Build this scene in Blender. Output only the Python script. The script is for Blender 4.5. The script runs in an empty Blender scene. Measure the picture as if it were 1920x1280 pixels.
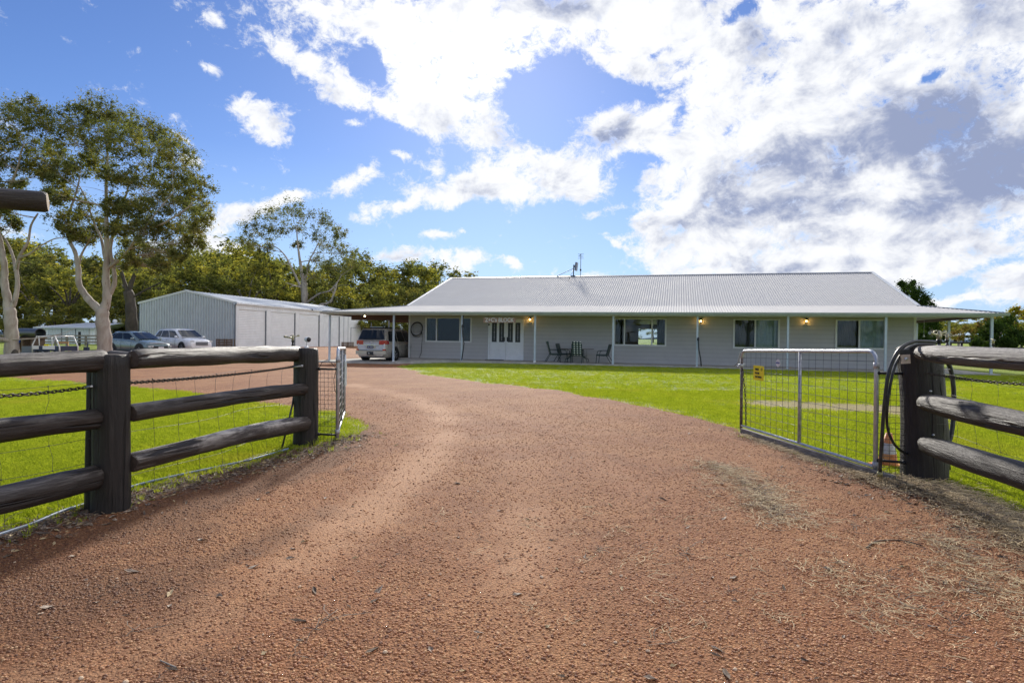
import bpy, bmesh, math, random
import numpy as np
from mathutils import Vector, Matrix, Quaternion, noise as mnoise
R = math.radians
random.seed(7)
rs = np.random.RandomState(11)
scene = bpy.context.scene
col = scene.collection

# ------------------------------------------------------------------ camera
EYE = 1.35
ROLL = 0.0100
PITCH = math.atan(3.8/1120.0)
FPX = 1120.0                      # focal length in pixels of a 1920 wide frame
right = Vector((math.cos(ROLL), 0, math.sin(ROLL)))
fwd = Vector((0, math.cos(PITCH), -math.sin(PITCH)))
up = right.cross(fwd).normalized()
cam_data = bpy.data.cameras.new('camera')
cam = bpy.data.objects.new('camera', cam_data)
col.objects.link(cam)
cam_data.sensor_width = 36.0
cam_data.lens = 36.0*FPX/1920.0
cam_data.clip_end = 6000
cam_data.clip_start = 0.05
m = Matrix((right, up, -fwd)).transposed().to_4x4()
m.translation = Vector((0, 0, EYE))
cam.matrix_world = m
scene.camera = cam

def ray(px, py):
    return (fwd + right*((px-960)/FPX) + up*((640-py)/FPX))
def P(px, py, Y):
    d = ray(px, py); t = Y/d.y
    return Vector((0, 0, EYE)) + d*t

# ------------------------------------------------------------------ world: sky with clouds
SUN_EL, SUN_AZ = R(27.0), R(-1.0)          # azimuth measured from +Y towards +X
world = bpy.data.worlds.new('World')
scene.world = world
world.use_nodes = True
wt = world.node_tree
for n in list(wt.nodes): wt.nodes.remove(n)
def wn(t, **k):
    n = wt.nodes.new(t)
    for a, b in k.items(): setattr(n, a, b)
    return n
def wl(a, b): wt.links.new(a, b)
def wmath(op, a, b=None, c=None, clamp=False):
    n = wn('ShaderNodeMath', operation=op); n.use_clamp = clamp
    for i, v in enumerate((a, b, c)):
        if v is None: continue
        if isinstance(v, (int, float)): n.inputs[i].default_value = v
        else: wl(v, n.inputs[i])
    return n.outputs[0]
def wrange(v, a, b, c=0.0, d=1.0, t='SMOOTHSTEP'):
    n = wn('ShaderNodeMapRange', interpolation_type=t)
    wl(v, n.inputs[0])
    for i, x in enumerate((a, b, c, d)): n.inputs[i+1].default_value = x
    return n.outputs[0]
def wmix(f, a, b, bt='MIX'):
    n = wn('ShaderNodeMix', data_type='RGBA', blend_type=bt)
    for s, v in ((n.inputs[0], f), (n.inputs[6], a), (n.inputs[7], b)):
        if isinstance(v, (int, float)): s.default_value = v
        elif isinstance(v, tuple): s.default_value = v + (1,) if len(v) == 3 else v
        else: wl(v, s)
    return n.outputs[2]
out = wn('ShaderNodeOutputWorld'); bg = wn('ShaderNodeBackground')
SKY = 0.10
bg.inputs[1].default_value = SKY
wl(bg.outputs[0], out.inputs[0])
sky = wn('ShaderNodeTexSky', sky_type='NISHITA')
sky.sun_disc = False
sky.sun_elevation = SUN_EL
sky.sun_rotation = SUN_AZ
sky.air_density = 1.0; sky.dust_density = 0.15; sky.ozone_density = 2.5
hsv = wn('ShaderNodeHueSaturation')
hsv.inputs['Saturation'].default_value = 1.10; hsv.inputs['Value'].default_value = 1.0; hsv.inputs['Hue'].default_value = 0.505
wl(sky.outputs[0], hsv.inputs['Color'])
skycol = wmix(1.0, hsv.outputs[0], (0.56, 0.62, 0.79), 'MULTIPLY')

tc = wn('ShaderNodeTexCoord')
vec = tc.outputs['Generated']
sep = wn('ShaderNodeSeparateXYZ'); wl(vec, sep.inputs[0])
skycol = wmix(wrange(sep.outputs['Z'], 0.28, 0.0, 0.0, 0.8, 'LINEAR'), skycol, (3.2, 4.6, 6.8))
def wnoise(v, scale, detail, rough, w=None, sx=1, sz=1.0, dist=0.0):
    mp = wn('ShaderNodeMapping'); wl(v, mp.inputs[0])
    mp.inputs['Scale'].default_value = (sx, sx, sz)
    if w: mp.inputs['Location'].default_value = w
    n = wn('ShaderNodeTexNoise'); wl(mp.outputs[0], n.inputs['Vector'])
    n.inputs['Scale'].default_value = scale; n.inputs['Detail'].default_value = detail
    n.inputs['Roughness'].default_value = rough; n.inputs['Distortion'].default_value = dist
    return n
nw = wnoise(vec, 7.0, 2, 0.5)
wsub = wn('ShaderNodeVectorMath', operation='SUBTRACT'); wl(nw.outputs['Color'], wsub.inputs[0]); wsub.inputs[1].default_value = (.5, .5, .5)
wsc = wn('ShaderNodeVectorMath', operation='SCALE'); wl(wsub.outputs[0], wsc.inputs[0]); wsc.inputs['Scale'].default_value = 0.07
wadd = wn('ShaderNodeVectorMath', operation='ADD'); wl(vec, wadd.inputs[0]); wl(wsc.outputs[0], wadd.inputs[1])
wv = wadd.outputs[0]
def blob(px, py, rx, ry, rot=0.0, s=1.0, prev=None):
    d = ray(px, py); L = d.length; c = d/L
    e1 = Vector((c.y, -c.x, 0)).normalized(); e2 = e1.cross(c)
    e2 = e2 if e2.z > 0 else -e2
    a = R(rot)
    f1 = e1*math.cos(a)+e2*math.sin(a); f2 = -e1*math.sin(a)+e2*math.cos(a)
    f3 = f1.cross(f2)
    M = Matrix((f1, f2, f3)).transposed()
    src = wv if prev is None else prev
    mp = wn('ShaderNodeMapping', vector_type='TEXTURE'); wl(src, mp.inputs[0])
    mp.inputs['Location'].default_value = c
    mp.inputs['Rotation'].default_value = M.to_euler()
    mp.inputs['Scale'].default_value = (rx/FPX/L, ry/FPX/L, 0.5)
    ln = wn('ShaderNodeVectorMath', operation='DOT_PRODUCT'); wl(mp.outputs[0], ln.inputs[0]); wl(mp.outputs[0], ln.inputs[1])
    e = wmath('EXPONENT', wmath('SUBTRACT', math.log(s), ln.outputs['Value']))     # s * exp(-d2)
    return e
def field(lst, op='ADD', acc0=None):
    acc = None
    for i, b in enumerate(lst):
        b = tuple(b)+(1.0,)*(6-len(b))
        pv = acc if acc is not None else acc0
        if i % 5 == 0:            # orders the evaluation so few values are alive at once
            src = wv
            if pv is not None:
                ma = wn('ShaderNodeVectorMath', operation='MULTIPLY_ADD'); wl(pv, ma.inputs[0]); ma.inputs[1].default_value = (1e-8,)*3; wl(wv, ma.inputs[2]); src = ma.outputs[0]
        v = blob(*b, prev=src)
        acc = v if acc is None else wmath(op, acc, v)
    return acc
CLOUDS = [
 (620,15,120,40,0,.8),(800,40,150,65,0,1.0),(960,50,130,70,0,1.1),(880,130,130,60,0,1.1),(930,190,70,40,-30,.9),(800,190,75,45,0,.8),(812,235,22,40,-5,.7),
 (575,118,80,36,-12,1.0),(640,165,50,34,0,.75),(740,205,60,30,-10,.8),(740,110,40,40,0,.8),(1180,35,130,50,0,1.0),(1120,100,50,25,0,.7),
 (402,32,42,14,-8,.75),(398,112,38,12,-22,.75),(470,205,34,34,0,.75),(520,240,46,28,-28,.95),(655,238,14,9,0,.6),
 (900,250,52,38,0,.9),(965,285,70,34,0,.9),(1060,320,75,36,0,1.0),(880,345,110,30,3,1.1),(1000,365,110,26,0,1.0),(730,392,75,16,8,.85),(790,362,40,18,0,.6),
 (750,300,32,9,0,.9),(818,300,20,20,-30,.65),(815,446,30,11,0,1.0),(862,440,12,6,0,.55),
 (690,330,22,16,30,.7),(640,355,40,20,12,.9),(560,368,34,12,8,.7),(500,388,60,14,18,.85),(430,395,56,26,0,.95),(392,425,40,34,0,.7),(410,470,70,32,0,1.1),(360,290,24,10,0,.75),(428,301,24,8,0,.65),(345,255,20,6,-20,.6),
 (740,478,46,18,0,1.1),(780,488,30,10,0,.7),(880,492,48,20,0,1.15),(965,498,26,14,-15,1.1),(1110,508,28,8,0,.8),(830,480,9,6,0,.5),
 (1150,230,80,48,0,1.15),(1215,270,50,26,0,.9),(1085,350,40,40,0,.7),(1130,408,45,12,8,.85),(1160,465,28,8,-20,.6),(1150,450,30,10,0,.45),
 (1230,100,80,50,0,.9),(1310,40,110,50,0,.9),(1330,150,110,60,0,1.0),(1290,300,60,80,0,.9),(1230,370,90,40,10,.9),(1230,440,70,28,10,.9),(1280,490,80,28,0,1.1),
 (1480,90,140,110,0,1.1),(1450,260,160,130,0,1.3),(1640,170,170,170,0,1.3),(1800,80,190,110,0,1.2),(1650,330,240,110,0,1.4),(1850,280,170,150,0,1.3),
 (1420,420,160,60,0,1.2),(1650,450,220,55,0,1.2),(1880,430,150,45,0,1.0),(1450,500,140,30,0,.9),(1700,505,70,22,0,.8),(1850,505,80,24,0,.9),(1880,545,80,26,0,1.0),(1750,560,170,12,0,1.0),
 (20,430,60,30,0,.6),(250,455,60,20,0,.6),(2050,380,160,200,0,1.2),(-120,250,120,60,10,.9),(-260,80,160,50,0,.9),(2250,150,250,120,0,1.2)]
HOLES = [(1035,195,66,52,20,1.0),(1180,380,40,20,0,.5),(688,98,26,24,0,1.0),(1395,32,36,20,25,1.0),(1238,82,24,10,20,.7),(1125,165,60,22,0,.9),(1215,172,34,14,-25,.8),(1262,225,12,34,0,.7),(1215,305,40,10,0,.7),(1190,345,24,24,0,.7),
 (1745,150,22,10,30,.9),(1795,540,60,18,0,.9),(560,75,16,30,0,.5),(1150,420,60,40,0,.3),(1200,405,60,10,5,.5),(940,210,60,30,0,.5),(1480,338,24,9,20,.6),(1900,500,60,14,10,.7)]
DARK = [(1020,10,110,30,0,1.0),(1155,245,42,24,0,.75),(940,262,34,14,0,.35),(1000,345,60,10,0,.35),
 (1780,245,150,70,-8,.8),(1680,275,130,42,14,1.0),(1880,310,110,60,0,.9),(1540,280,110,32,6,.9),(1420,90,90,30,0,.6),(1370,370,60,60,0,.6),(1480,400,70,30,0,.5),
 (1600,455,170,20,0,.6),(1520,495,150,12,0,.7),(1760,380,160,30,0,.6),(1790,525,130,16,0,.55),(1850,30,100,40,0,.4),(420,488,40,8,0,.4),(750,490,40,6,0,.4),(1620,60,60,40,0,.35)]
BRIGHT = [(880,110,150,75,0,1.0)]
F = field(CLOUDS)
F = wmath('MINIMUM', F, 1.1)
Hn = field(HOLES, acc0=F)
# broken cloud out of view, made brighter and denser at right to lift shaded walls
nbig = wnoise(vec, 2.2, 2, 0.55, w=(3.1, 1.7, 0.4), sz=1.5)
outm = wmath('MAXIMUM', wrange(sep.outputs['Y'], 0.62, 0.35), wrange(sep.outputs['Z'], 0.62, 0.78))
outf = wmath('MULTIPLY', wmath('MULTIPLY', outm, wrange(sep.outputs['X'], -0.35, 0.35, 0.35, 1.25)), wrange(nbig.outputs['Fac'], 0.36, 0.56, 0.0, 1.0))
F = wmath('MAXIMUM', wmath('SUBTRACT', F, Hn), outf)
n1 = wnoise(vec, 12.0, 7, 0.68, w=(1.3, 4.2, 2.2), sz=1.35, dist=.35)
sdv = Vector((math.sin(SUN_AZ)*math.cos(SUN_EL), math.cos(SUN_AZ)*math.cos(SUN_EL), math.sin(SUN_EL)))
toward = wn('ShaderNodeVectorMath', operation='SUBTRACT'); toward.inputs[0].default_value = sdv; wl(vec, toward.inputs[1])
tnorm = wn('ShaderNodeVectorMath', operation='NORMALIZE'); wl(toward.outputs[0], tnorm.inputs[0])
voff = wn('ShaderNodeVectorMath', operation='MULTIPLY_ADD'); wl(tnorm.outputs[0], voff.inputs[0]); voff.inputs[1].default_value = (.022,)*3; wl(vec, voff.inputs[2])
n1o = wnoise(voff.outputs[0], 12.0, 4, 0.62, w=(1.3, 4.2, 2.2), sz=1.35, dist=.35)
n1b = wnoise(vec, 45.0, 5, 0.72, w=(7.3, 1.2, 0.2), sz=1.2, dist=.5)
nn = wmath('ADD', wmath('MULTIPLY', n1.outputs['Fac'], 0.66), wmath('MULTIPLY', n1b.outputs['Fac'], 0.44))
dens = wmath('ADD', F, wmath('MULTIPLY', wmath('SUBTRACT', nn, 0.55), 3.9))
alpha = wrange(dens, 0.30, 1.0)
alpha = wmath('MULTIPLY', alpha, wrange(sep.outputs['Z'], -0.02, 0.03))
D = field(DARK, acc0=alpha)
n2 = wnoise(vec, 7.0, 5, 0.6, w=(5.3, 2.2, 9.2), sz=1.7)
thick = wrange(dens, 0.75, 1.9)
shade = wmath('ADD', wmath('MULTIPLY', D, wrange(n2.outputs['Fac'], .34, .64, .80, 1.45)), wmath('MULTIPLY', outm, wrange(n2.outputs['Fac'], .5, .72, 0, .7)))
shade = wmath('ADD', shade, wmath('MULTIPLY', wmath('SUBTRACT', n2.outputs['Fac'], 0.50), 2.0))
shade = wmath('ADD', shade, wmath('MULTIPLY', wmath('SUBTRACT', n1o.outputs['Fac'], n1.outputs['Fac']), 2.6))
shade = wmath('ADD', shade, 0.05)
shade = wmath('MULTIPLY', shade, wrange(dens, 0.30, 1.15))
shade = wrange(shade, -0.10, 1.20, 0.0, 0.95)
B = field(BRIGHT, acc0=D)
ccol = wmix(shade, wmix(outm, (6.6, 6.7, 6.9), (11.0, 11.0, 11.1)), wmix(outm, (1.9, 2.3, 3.6), (5.0, 5.1, 5.5)))  # unseen clouds brightened as fill light for the shaded fronts
ccol = wmix(wmath('MULTIPLY', B, 0.8, clamp=True), ccol, (9.5, 9.4, 9.2))
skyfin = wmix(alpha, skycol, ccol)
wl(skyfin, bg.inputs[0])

world.cycles.sampling_method = 'MANUAL'; world.cycles.sample_map_resolution = 256

# ------------------------------------------------------------------ sun, exposure
sd = bpy.data.lights.new('sun', 'SUN'); sd.energy = 3.4; sd.angle = R(4.0); sd.color = (1.0, 0.94, 0.84)
sun = bpy.data.objects.new('sun', sd); col.objects.link(sun)
sdir = Vector((math.sin(SUN_AZ)*math.cos(SUN_EL), math.cos(SUN_AZ)*math.cos(SUN_EL), math.sin(SUN_EL)))
sun.rotation_euler = sdir.to_track_quat('Z', 'Y').to_euler()
vs = scene.view_settings
vs.view_transform = 'Standard'; vs.look = 'None'; vs.exposure = 0.60; vs.gamma = 1.0; vs.use_curve_mapping = False
scene.render.engine = 'CYCLES'
scene.cycles.max_bounces = 8; scene.cycles.transparent_max_bounces = 24

# ------------------------------------------------------------------ materials
def new_mat(name):
    m = bpy.data.materials.new(name); m.use_nodes = True
    nt = m.node_tree; b = nt.nodes['Principled BSDF']
    return m, nt, b
def N(nt, t, **k):
    n = nt.nodes.new(t)
    for a, b in k.items(): setattr(n, a, b)
    return n
def mixc(nt, f, a, b, bt='MIX'):
    n = N(nt, 'ShaderNodeMix', data_type='RGBA', blend_type=bt)
    for s, v in ((n.inputs[0], f), (n.inputs[6], a), (n.inputs[7], b)):
        if isinstance(v, (int, float)): s.default_value = v
        elif isinstance(v, (tuple, list)): s.default_value = tuple(v)[:3] + (1,)
        else: nt.links.new(v, s)
    return n.outputs[2]
def rng_(nt, v, a, b, c=0.0, d=1.0):
    n = N(nt, 'ShaderNodeMapRange', interpolation_type='SMOOTHSTEP'); nt.links.new(v, n.inputs[0])
    for i, x in enumerate((a, b, c, d)): n.inputs[i+1].default_value = x
    return n.outputs[0]
def mth(nt, op, a, b=0.0, clamp=False):
    n = N(nt, 'ShaderNodeMath', operation=op); n.use_clamp = clamp
    for i, v in enumerate((a, b)):
        if isinstance(v, (int, float)): n.inputs[i].default_value = v
        else: nt.links.new(v, n.inputs[i])
    return n.outputs[0]
def nz(nt, scale, detail=5, rough=0.6, coord='Object', sc=(1, 1, 1), loc=(0, 0, 0), dist=0.0, src=None):
    if src is None:
        t = N(nt, 'ShaderNodeTexCoord'); src = t.outputs[coord]
    mp = N(nt, 'ShaderNodeMapping'); nt.links.new(src, mp.inputs[0])
    mp.inputs['Scale'].default_value = sc; mp.inputs['Location'].default_value = loc
    n = N(nt, 'ShaderNodeTexNoise'); nt.links.new(mp.outputs[0], n.inputs['Vector'])
    n.inputs['Scale'].default_value = scale; n.inputs['Detail'].default_value = detail
    n.inputs['Roughness'].default_value = rough; n.inputs['Distortion'].default_value = dist
    return n.outputs['Fac']
def bump(nt, b, h, strength=0.3, dist=0.02):
    bp = N(nt, 'ShaderNodeBump'); bp.inputs['Strength'].default_value = strength; bp.inputs['Distance'].default_value = dist
    nt.links.new(h, bp.inputs['Height']); nt.links.new(bp.outputs[0], b.inputs['Normal'])
    return bp
def simple(name, c, rough=0.5, metal=0.0, var=0.12, scale=6.0, c2=None, bmp=0.0, sc=(1, 1, 1), coat=0.0, spec=None):
    m, nt, b = new_mat(name)
    n = nz(nt, scale, 6, 0.65, sc=sc)
    ca = tuple(x*(1-var) for x in c[:3]); cb = c2 if c2 else tuple(min(1, x*(1+var)) for x in c[:3])
    nt.links.new(mixc(nt, rng_(nt, n, 0.35, 0.68), ca, cb), b.inputs['Base Color'])
    b.inputs['Roughness'].default_value = rough; b.inputs['Metallic'].default_value = metal
    nt.links.new(rng_(nt, n, 0.3, 0.75, max(0.02, rough-0.08), min(1, rough+0.12)), b.inputs['Roughness'])
    b.inputs['Coat Weight'].default_value = coat
    if spec is not None: b.inputs['Specular IOR Level'].default_value = spec
    if bmp: bump(nt, b, n, bmp, 0.01)
    return m
def emis(name, c, s):
    m, nt, b = new_mat(name)
    b.inputs['Base Color'].default_value = c+(1,); b.inputs['Emission Color'].default_value = c+(1,); b.inputs['Emission Strength'].default_value = s
    return m

M = {}
M['galv'] = simple('galvanised_steel', (.50, .53, .58), .42, .55, .16, 14)
M['galv_dull'] = simple('dull_galvanised_steel', (.36, .38, .42), .5, .4, .3, 20, c2=(.55, .55, .57))
M['rusty'] = simple('brown_weathered_pipe', (.13, .085, .07), .7, .2, .35, 20, c2=(.28, .24, .23))
M['post_paint'] = simple('pale_blue_grey_post_paint', (.50, .58, .64), .38, .0, .06, 4)
M['gutter'] = simple('grey_green_gutter_paint', (.40, .45, .43), .4, 0, .08, 3)
M['beam'] = simple('white_beam_paint', (.55, .58, .58), .45, 0, .06, 3)
M['fascia_brown'] = simple('brown_carport_beam', (.10, .045, .03), .6, 0, .2, 3)
M['cladding'] = simple('warm_grey_weatherboard_paint', (.49, .48, .47), .6, 0, .04, 1.3)
M['trim_white'] = simple('white_trim_paint', (.72, .73, .72), .4, 0, .04, 3)
M['door_white'] = simple('white_door_paint', (.78, .80, .82), .35, 0, .03, 3)
M['lap_shadow'] = simple('painted_lap_shadow', (.35, .345, .34), .8)  # shadow under each board lap, painted as a darker strip
M['concrete'] = simple('pale_concrete', (.42, .40, .36), .85, 0, .18, 2.5, bmp=.15)
M['concrete_dark'] = simple('dark_concrete', (.12, .115, .11), .8, 0, .25, 1.2, c2=(.20, .19, .175))  # darker concrete tone for the carport ramp
M['soffit'] = simple('dark_verandah_underside', (.16, .11, .09), .7, 0, .1, 3)
M['int_wall'] = simple('interior_wall_paint', (.30, .28, .26), .8, 0, .06, 1)
M['int_floor'] = simple('interior_floor', (.12, .09, .07), .5, 0, .15, 2)
M['curtain'] = simple('pale_curtain', (.62, .68, .66), .9, 0, .06, 8)
M['curtain_dark'] = simple('grey_curtain', (.075, .085, .085), .9, 0, .08, 8)
M['black_plastic'] = simple('black_plastic', (.018, .018, .02), .45, 0, .3, 20)
M['hose'] = simple('black_poly_pipe', (.022, .022, .024), .38, 0, .3, 12, c2=(.05, .05, .052))
M['white_plastic'] = simple('white_plastic', (.75, .76, .77), .35, 0, .03, 5)
M['orange'] = simple('faded_orange_plastic', (.72, .20, .05), .6, 0, .2, 12, c2=(.78, .36, .14))
M['cone_white'] = simple('scuffed_white_band', (.62, .60, .60), .6, 0, .2, 30)
M['yellow'] = simple('yellow_sign_paint', (.95, .78, .01), .4, 0, .05, 8)
M['ink'] = simple('black_ink', (.02, .02, .02), .5, 0, .1, 5)
M['blue_ink'] = simple('blue_ink', (.04, .08, .35), .5, 0, .1, 5)
M['brass'] = simple('weathered_brass', (.42, .36, .22), .4, .7, .4, 40, c2=(.62, .58, .42))
M['chain'] = simple('dark_rusted_chain', (.06, .05, .045), .6, .6, .4, 60, c2=(.12, .10, .085))
M['wire'] = simple('fence_wire', (.12, .115, .11), .5, .6, .3, 10)
M['gate_wire'] = simple('galvanised_wire', (.15, .155, .165), .4, .5, .2, 10)
M['dark_iron'] = simple('black_iron', (.03, .03, .035), .55, .5, .3, 20)
M['plank'] = simple('weathered_grey_plank', (.20, .175, .15), .85, 0, .25, 6, c2=(.32, .29, .26), sc=(8, 8, 1.2), bmp=.3)
M['oldwood'] = simple('old_brown_timber', (.16, .11, .07), .85, 0, .3, 8)
M['greywood'] = simple('old_grey_timber', (.24, .22, .19), .85, 0, .25, 8)
M['polypipe'] = simple('pale_blue_poly_pipe', (.25, .32, .42), .35, 0, .15, 5)
M['shedwall'] = simple('blue_grey_ribbed_steel', (.56, .60, .63), .42, .1, .05, 1.0)
M['shedroof'] = simple('zinc_roof_sheet', (.46, .50, .55), .7, .0, .08, .6)
M['shedwhite'] = simple('white_shed_steel', (.82, .83, .84), .45, .0, .05, 1.0)
M['roller'] = simple('off_white_roller_door', (.86, .87, .88), .45, 0, .04, 1.5)
M['trimgrey'] = simple('dark_grey_flashing', (.17, .19, .22), .45, 0, .06, 2)
M['roof'] = simple('light_grey_corrugated_steel', (.60, .585, .565), .85, .0, .04, .7, spec=.12)
M['ridge'] = simple('grey_ridge_capping', (.30, .32, .36), .5, .05, .06, 2)
M['tyre'] = simple('tyre_rubber', (.022, .022, .023), .8, 0, .2, 20)
M['rim'] = simple('alloy_rim', (.45, .46, .48), .3, .8, .08, 10)
M['clad_black'] = simple('black_body_cladding', (.03, .033, .037), .6, 0, .15, 10)
M['chrome'] = simple('chrome', (.7, .71, .73), .15, .95, .03, 5)
M['plate_white'] = simple('white_number_plate', (.75, .76, .8), .4, 0, .04, 60)
M['plate_dark'] = simple('dark_number_plate', (.05, .06, .12), .4, 0, .1, 60)
M['red_lens'] = simple('red_lamp_lens', (.42, .015, .02), .15, 0, .2, 30, coat=.6)
M['white_lens'] = simple('clear_lamp_lens', (.65, .67, .7), .12, 0, .2, 30, coat=.6)
M['green_metal'] = simple('dark_green_metal_frame', (.02, .045, .038), .45, .2, .15, 12)
M['table_top'] = simple('brown_grey_table_top', (.13, .11, .10), .35, 0, .12, 6)
M['leafdead'] = simple('dead_leaf', (.22, .14, .09), .7, 0, .4, 30, c2=(.48, .38, .29))
M['straw'] = simple('dry_straw', (.46, .33, .17), .8, 0, .3, 30, c2=(.74, .58, .34))
M['debris'] = simple('brown_litter', (.10, .065, .045), .85, 0, .4, 30, c2=(.26, .19, .13))
M['bluetarp'] = simple('blue_plastic', (.05, .12, .45), .5, 0, .2, 10)
M['navy'] = simple('dark_navy_paint', (.03, .045, .09), .5, 0, .2, 10)
M['bulb'] = emis('lantern_bulb', (1.0, .55, .12), 26.0)
M['flood'] = emis('flood_lamp', (1.0, .85, .55), 12.0)
M['lampglass'] = simple('amber_lantern_glass', (.55, .33, .10), .2, 0, .1, 20)
M['rock'] = simple('pale_pebble', (.60, .44, .30), .8, 0, .15, 20)

def paint(name, c, flake=.1):
    return simple(name, c, .22, .25, .02, 2, coat=.8)
M['paint_green'] = paint('grey_green_car_paint', (.22, .29, .30))
M['paint_white'] = simple('white_car_paint', (.86, .87, .90), .25, 0, .02, 2, coat=.5)
M['paint_beige'] = paint('champagne_car_paint', (.50, .47, .42))

def glass(name, tint, refl=1.0):
    m, nt, b = new_mat(name)
    nt.nodes.remove(b)
    o = nt.nodes['Material Output']
    t = N(nt, 'ShaderNodeBsdfTransparent'); t.inputs[0].default_value = tint+(1,)
    g = N(nt, 'ShaderNodeBsdfGlossy'); g.inputs['Roughness'].default_value = .02; g.inputs[0].default_value = (.9, .95, 1, 1)
    fr = N(nt, 'ShaderNodeLayerWeight'); fr.inputs[0].default_value = .5
    f2 = mth(nt, 'ADD', .018*refl, mth(nt, 'MULTIPLY', mth(nt, 'POWER', fr.outputs['Facing'], 4.0), .9), True)
    mx = N(nt, 'ShaderNodeMixShader'); nt.links.new(f2, mx.inputs[0]); nt.links.new(t.outputs[0], mx.inputs[1]); nt.links.new(g.outputs[0], mx.inputs[2])
    nt.links.new(mx.outputs[0], o.inputs[0])
    return m
M['glass'] = glass('window_glass', (.75, .8, .8), 1.2)
def cglass():
    m, nt, b = new_mat('dark_car_glass')
    b.inputs['Base Color'].default_value = (.012, .016, .02, 1); b.inputs['Roughness'].default_value = .03
    b.inputs['Specular IOR Level'].default_value = .45
    return m
M['carglass'] = cglass()
M['screen_dark'] = simple('dark_flyscreen', (.05, .06, .065), .6, 0, .15, 3)

def log_mat(name, dark, lightc, amount, topfade):
    m, nt, b = new_mat(name)
    t = N(nt, 'ShaderNodeTexCoord'); oi = N(nt, 'ShaderNodeObjectInfo')
    ad = N(nt, 'ShaderNodeVectorMath', operation='ADD'); nt.links.new(t.outputs['Object'], ad.inputs[0])
    cmb = N(nt, 'ShaderNodeCombineXYZ'); mr = mth(nt, 'MULTIPLY', oi.outputs['Random'], 40.0)
    nt.links.new(mr, cmb.inputs[0]); nt.links.new(mr, cmb.inputs[2]); nt.links.new(cmb.outputs[0], ad.inputs[1])
    s = ad.outputs[0]
    grain = nz(nt, 34, 8, .72, src=s, sc=(1, 1, .07), dist=.4)
    grain2 = nz(nt, 90, 6, .7, src=s, sc=(1, 1, .05))
    patch = nz(nt, 4.5, 6, .65, src=s, sc=(1, 1, .35), dist=.6)
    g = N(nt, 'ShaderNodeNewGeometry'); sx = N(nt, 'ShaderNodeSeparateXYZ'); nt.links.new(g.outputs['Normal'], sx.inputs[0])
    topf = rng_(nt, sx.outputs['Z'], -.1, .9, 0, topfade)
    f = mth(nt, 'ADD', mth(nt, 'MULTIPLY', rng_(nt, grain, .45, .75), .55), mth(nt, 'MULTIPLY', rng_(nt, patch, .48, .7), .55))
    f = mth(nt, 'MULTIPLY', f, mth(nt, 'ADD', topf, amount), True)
    c = mixc(nt, f, dark, lightc)
    crack = rng_(nt, nz(nt, 20, 3, .5, src=s, sc=(1, 1, .045), loc=(3, 3, 3), dist=.5), .33, .41)
    c = mixc(nt, crack, tuple(x*.35 for x in dark), c)
    nt.links.new(c, b.inputs['Base Color'])
    b.inputs['Roughness'].default_value = .55
    h = mth(nt, 'ADD', mth(nt, 'ADD', mth(nt, 'MULTIPLY', grain, .7), mth(nt, 'MULTIPLY', grain2, .25)), mth(nt, 'MULTIPLY', crack, 1.2))
    bump(nt, b, h, 1.0, .022)
    return m
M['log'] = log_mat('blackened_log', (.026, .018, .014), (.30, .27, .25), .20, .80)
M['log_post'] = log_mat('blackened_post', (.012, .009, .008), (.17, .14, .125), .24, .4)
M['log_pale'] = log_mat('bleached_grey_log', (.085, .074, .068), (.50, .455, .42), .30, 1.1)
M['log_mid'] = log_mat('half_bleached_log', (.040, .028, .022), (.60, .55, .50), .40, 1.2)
M['log_end'] = simple('sawn_log_end', (.26, .19, .13), .8, 0, .25, 25, c2=(.42, .34, .25), bmp=.3)
M['log_end_dark'] = simple('dark_log_end', (.05, .035, .028), .8, 0, .3, 25, bmp=.3)

def bark_mat(name, a, bcol, c3):
    m, nt, b = new_mat(name)
    n = nz(nt, 1.6, 7, .6, sc=(1, 1, .5), dist=.5); n2 = nz(nt, 5, 6, .7, sc=(1, 1, .25), loc=(4, 4, 4))
    c = mixc(nt, rng_(nt, n, .38, .62), a, bcol)
    c = mixc(nt, rng_(nt, n2, .58, .70), c, c3)
    nt.links.new(c, b.inputs['Base Color']); b.inputs['Roughness'].default_value = .8
    bump(nt, b, n2, .5, .04)
    return m
M['bark_pale'] = bark_mat('pale_gum_bark', (.30, .25, .21), (.44, .39, .34), (.17, .13, .10))
M['bark_dark'] = bark_mat('dark_rough_bark', (.05, .038, .03), (.09, .07, .055), (.03, .022, .018))
M['bark_grey'] = bark_mat('grey_bark', (.15, .125, .105), (.27, .24, .21), (.08, .065, .05))

def leaf_mat(name, a, b_, c3=None, trans=.45):
    m, nt, b = new_mat(name)
    nt.nodes.remove(b); o = nt.nodes['Material Output']
    att = N(nt, 'ShaderNodeAttribute'); att.attribute_name = 'shade'
    c = mixc(nt, att.outputs['Fac'], a, b_)
    if c3:
        att2 = N(nt, 'ShaderNodeAttribute'); att2.attribute_name = 'tint'
        c = mixc(nt, rng_(nt, att2.outputs['Fac'], .55, .9), c, c3)
    d = N(nt, 'ShaderNodeBsdfDiffuse'); nt.links.new(c, d.inputs[0])
    tr = N(nt, 'ShaderNodeBsdfTranslucent'); nt.links.new(mixc(nt, 1.0, c, (1.3, 1.35, .55), 'MULTIPLY'), tr.inputs[0])
    mx = N(nt, 'ShaderNodeMixShader'); mx.inputs[0].default_value = trans
    nt.links.new(d.outputs[0], mx.inputs[1]); nt.links.new(tr.outputs[0], mx.inputs[2]); nt.links.new(mx.outputs[0], o.inputs[0])
    return m
M['leaf_gum'] = leaf_mat('gum_leaves', (.085, .10, .045), (.22, .23, .10), (.27, .23, .08), .45)
M['leaf_wood'] = leaf_mat('wood_leaves', (.09, .105, .045), (.28, .28, .10), (.44, .38, .09), .5)
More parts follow.
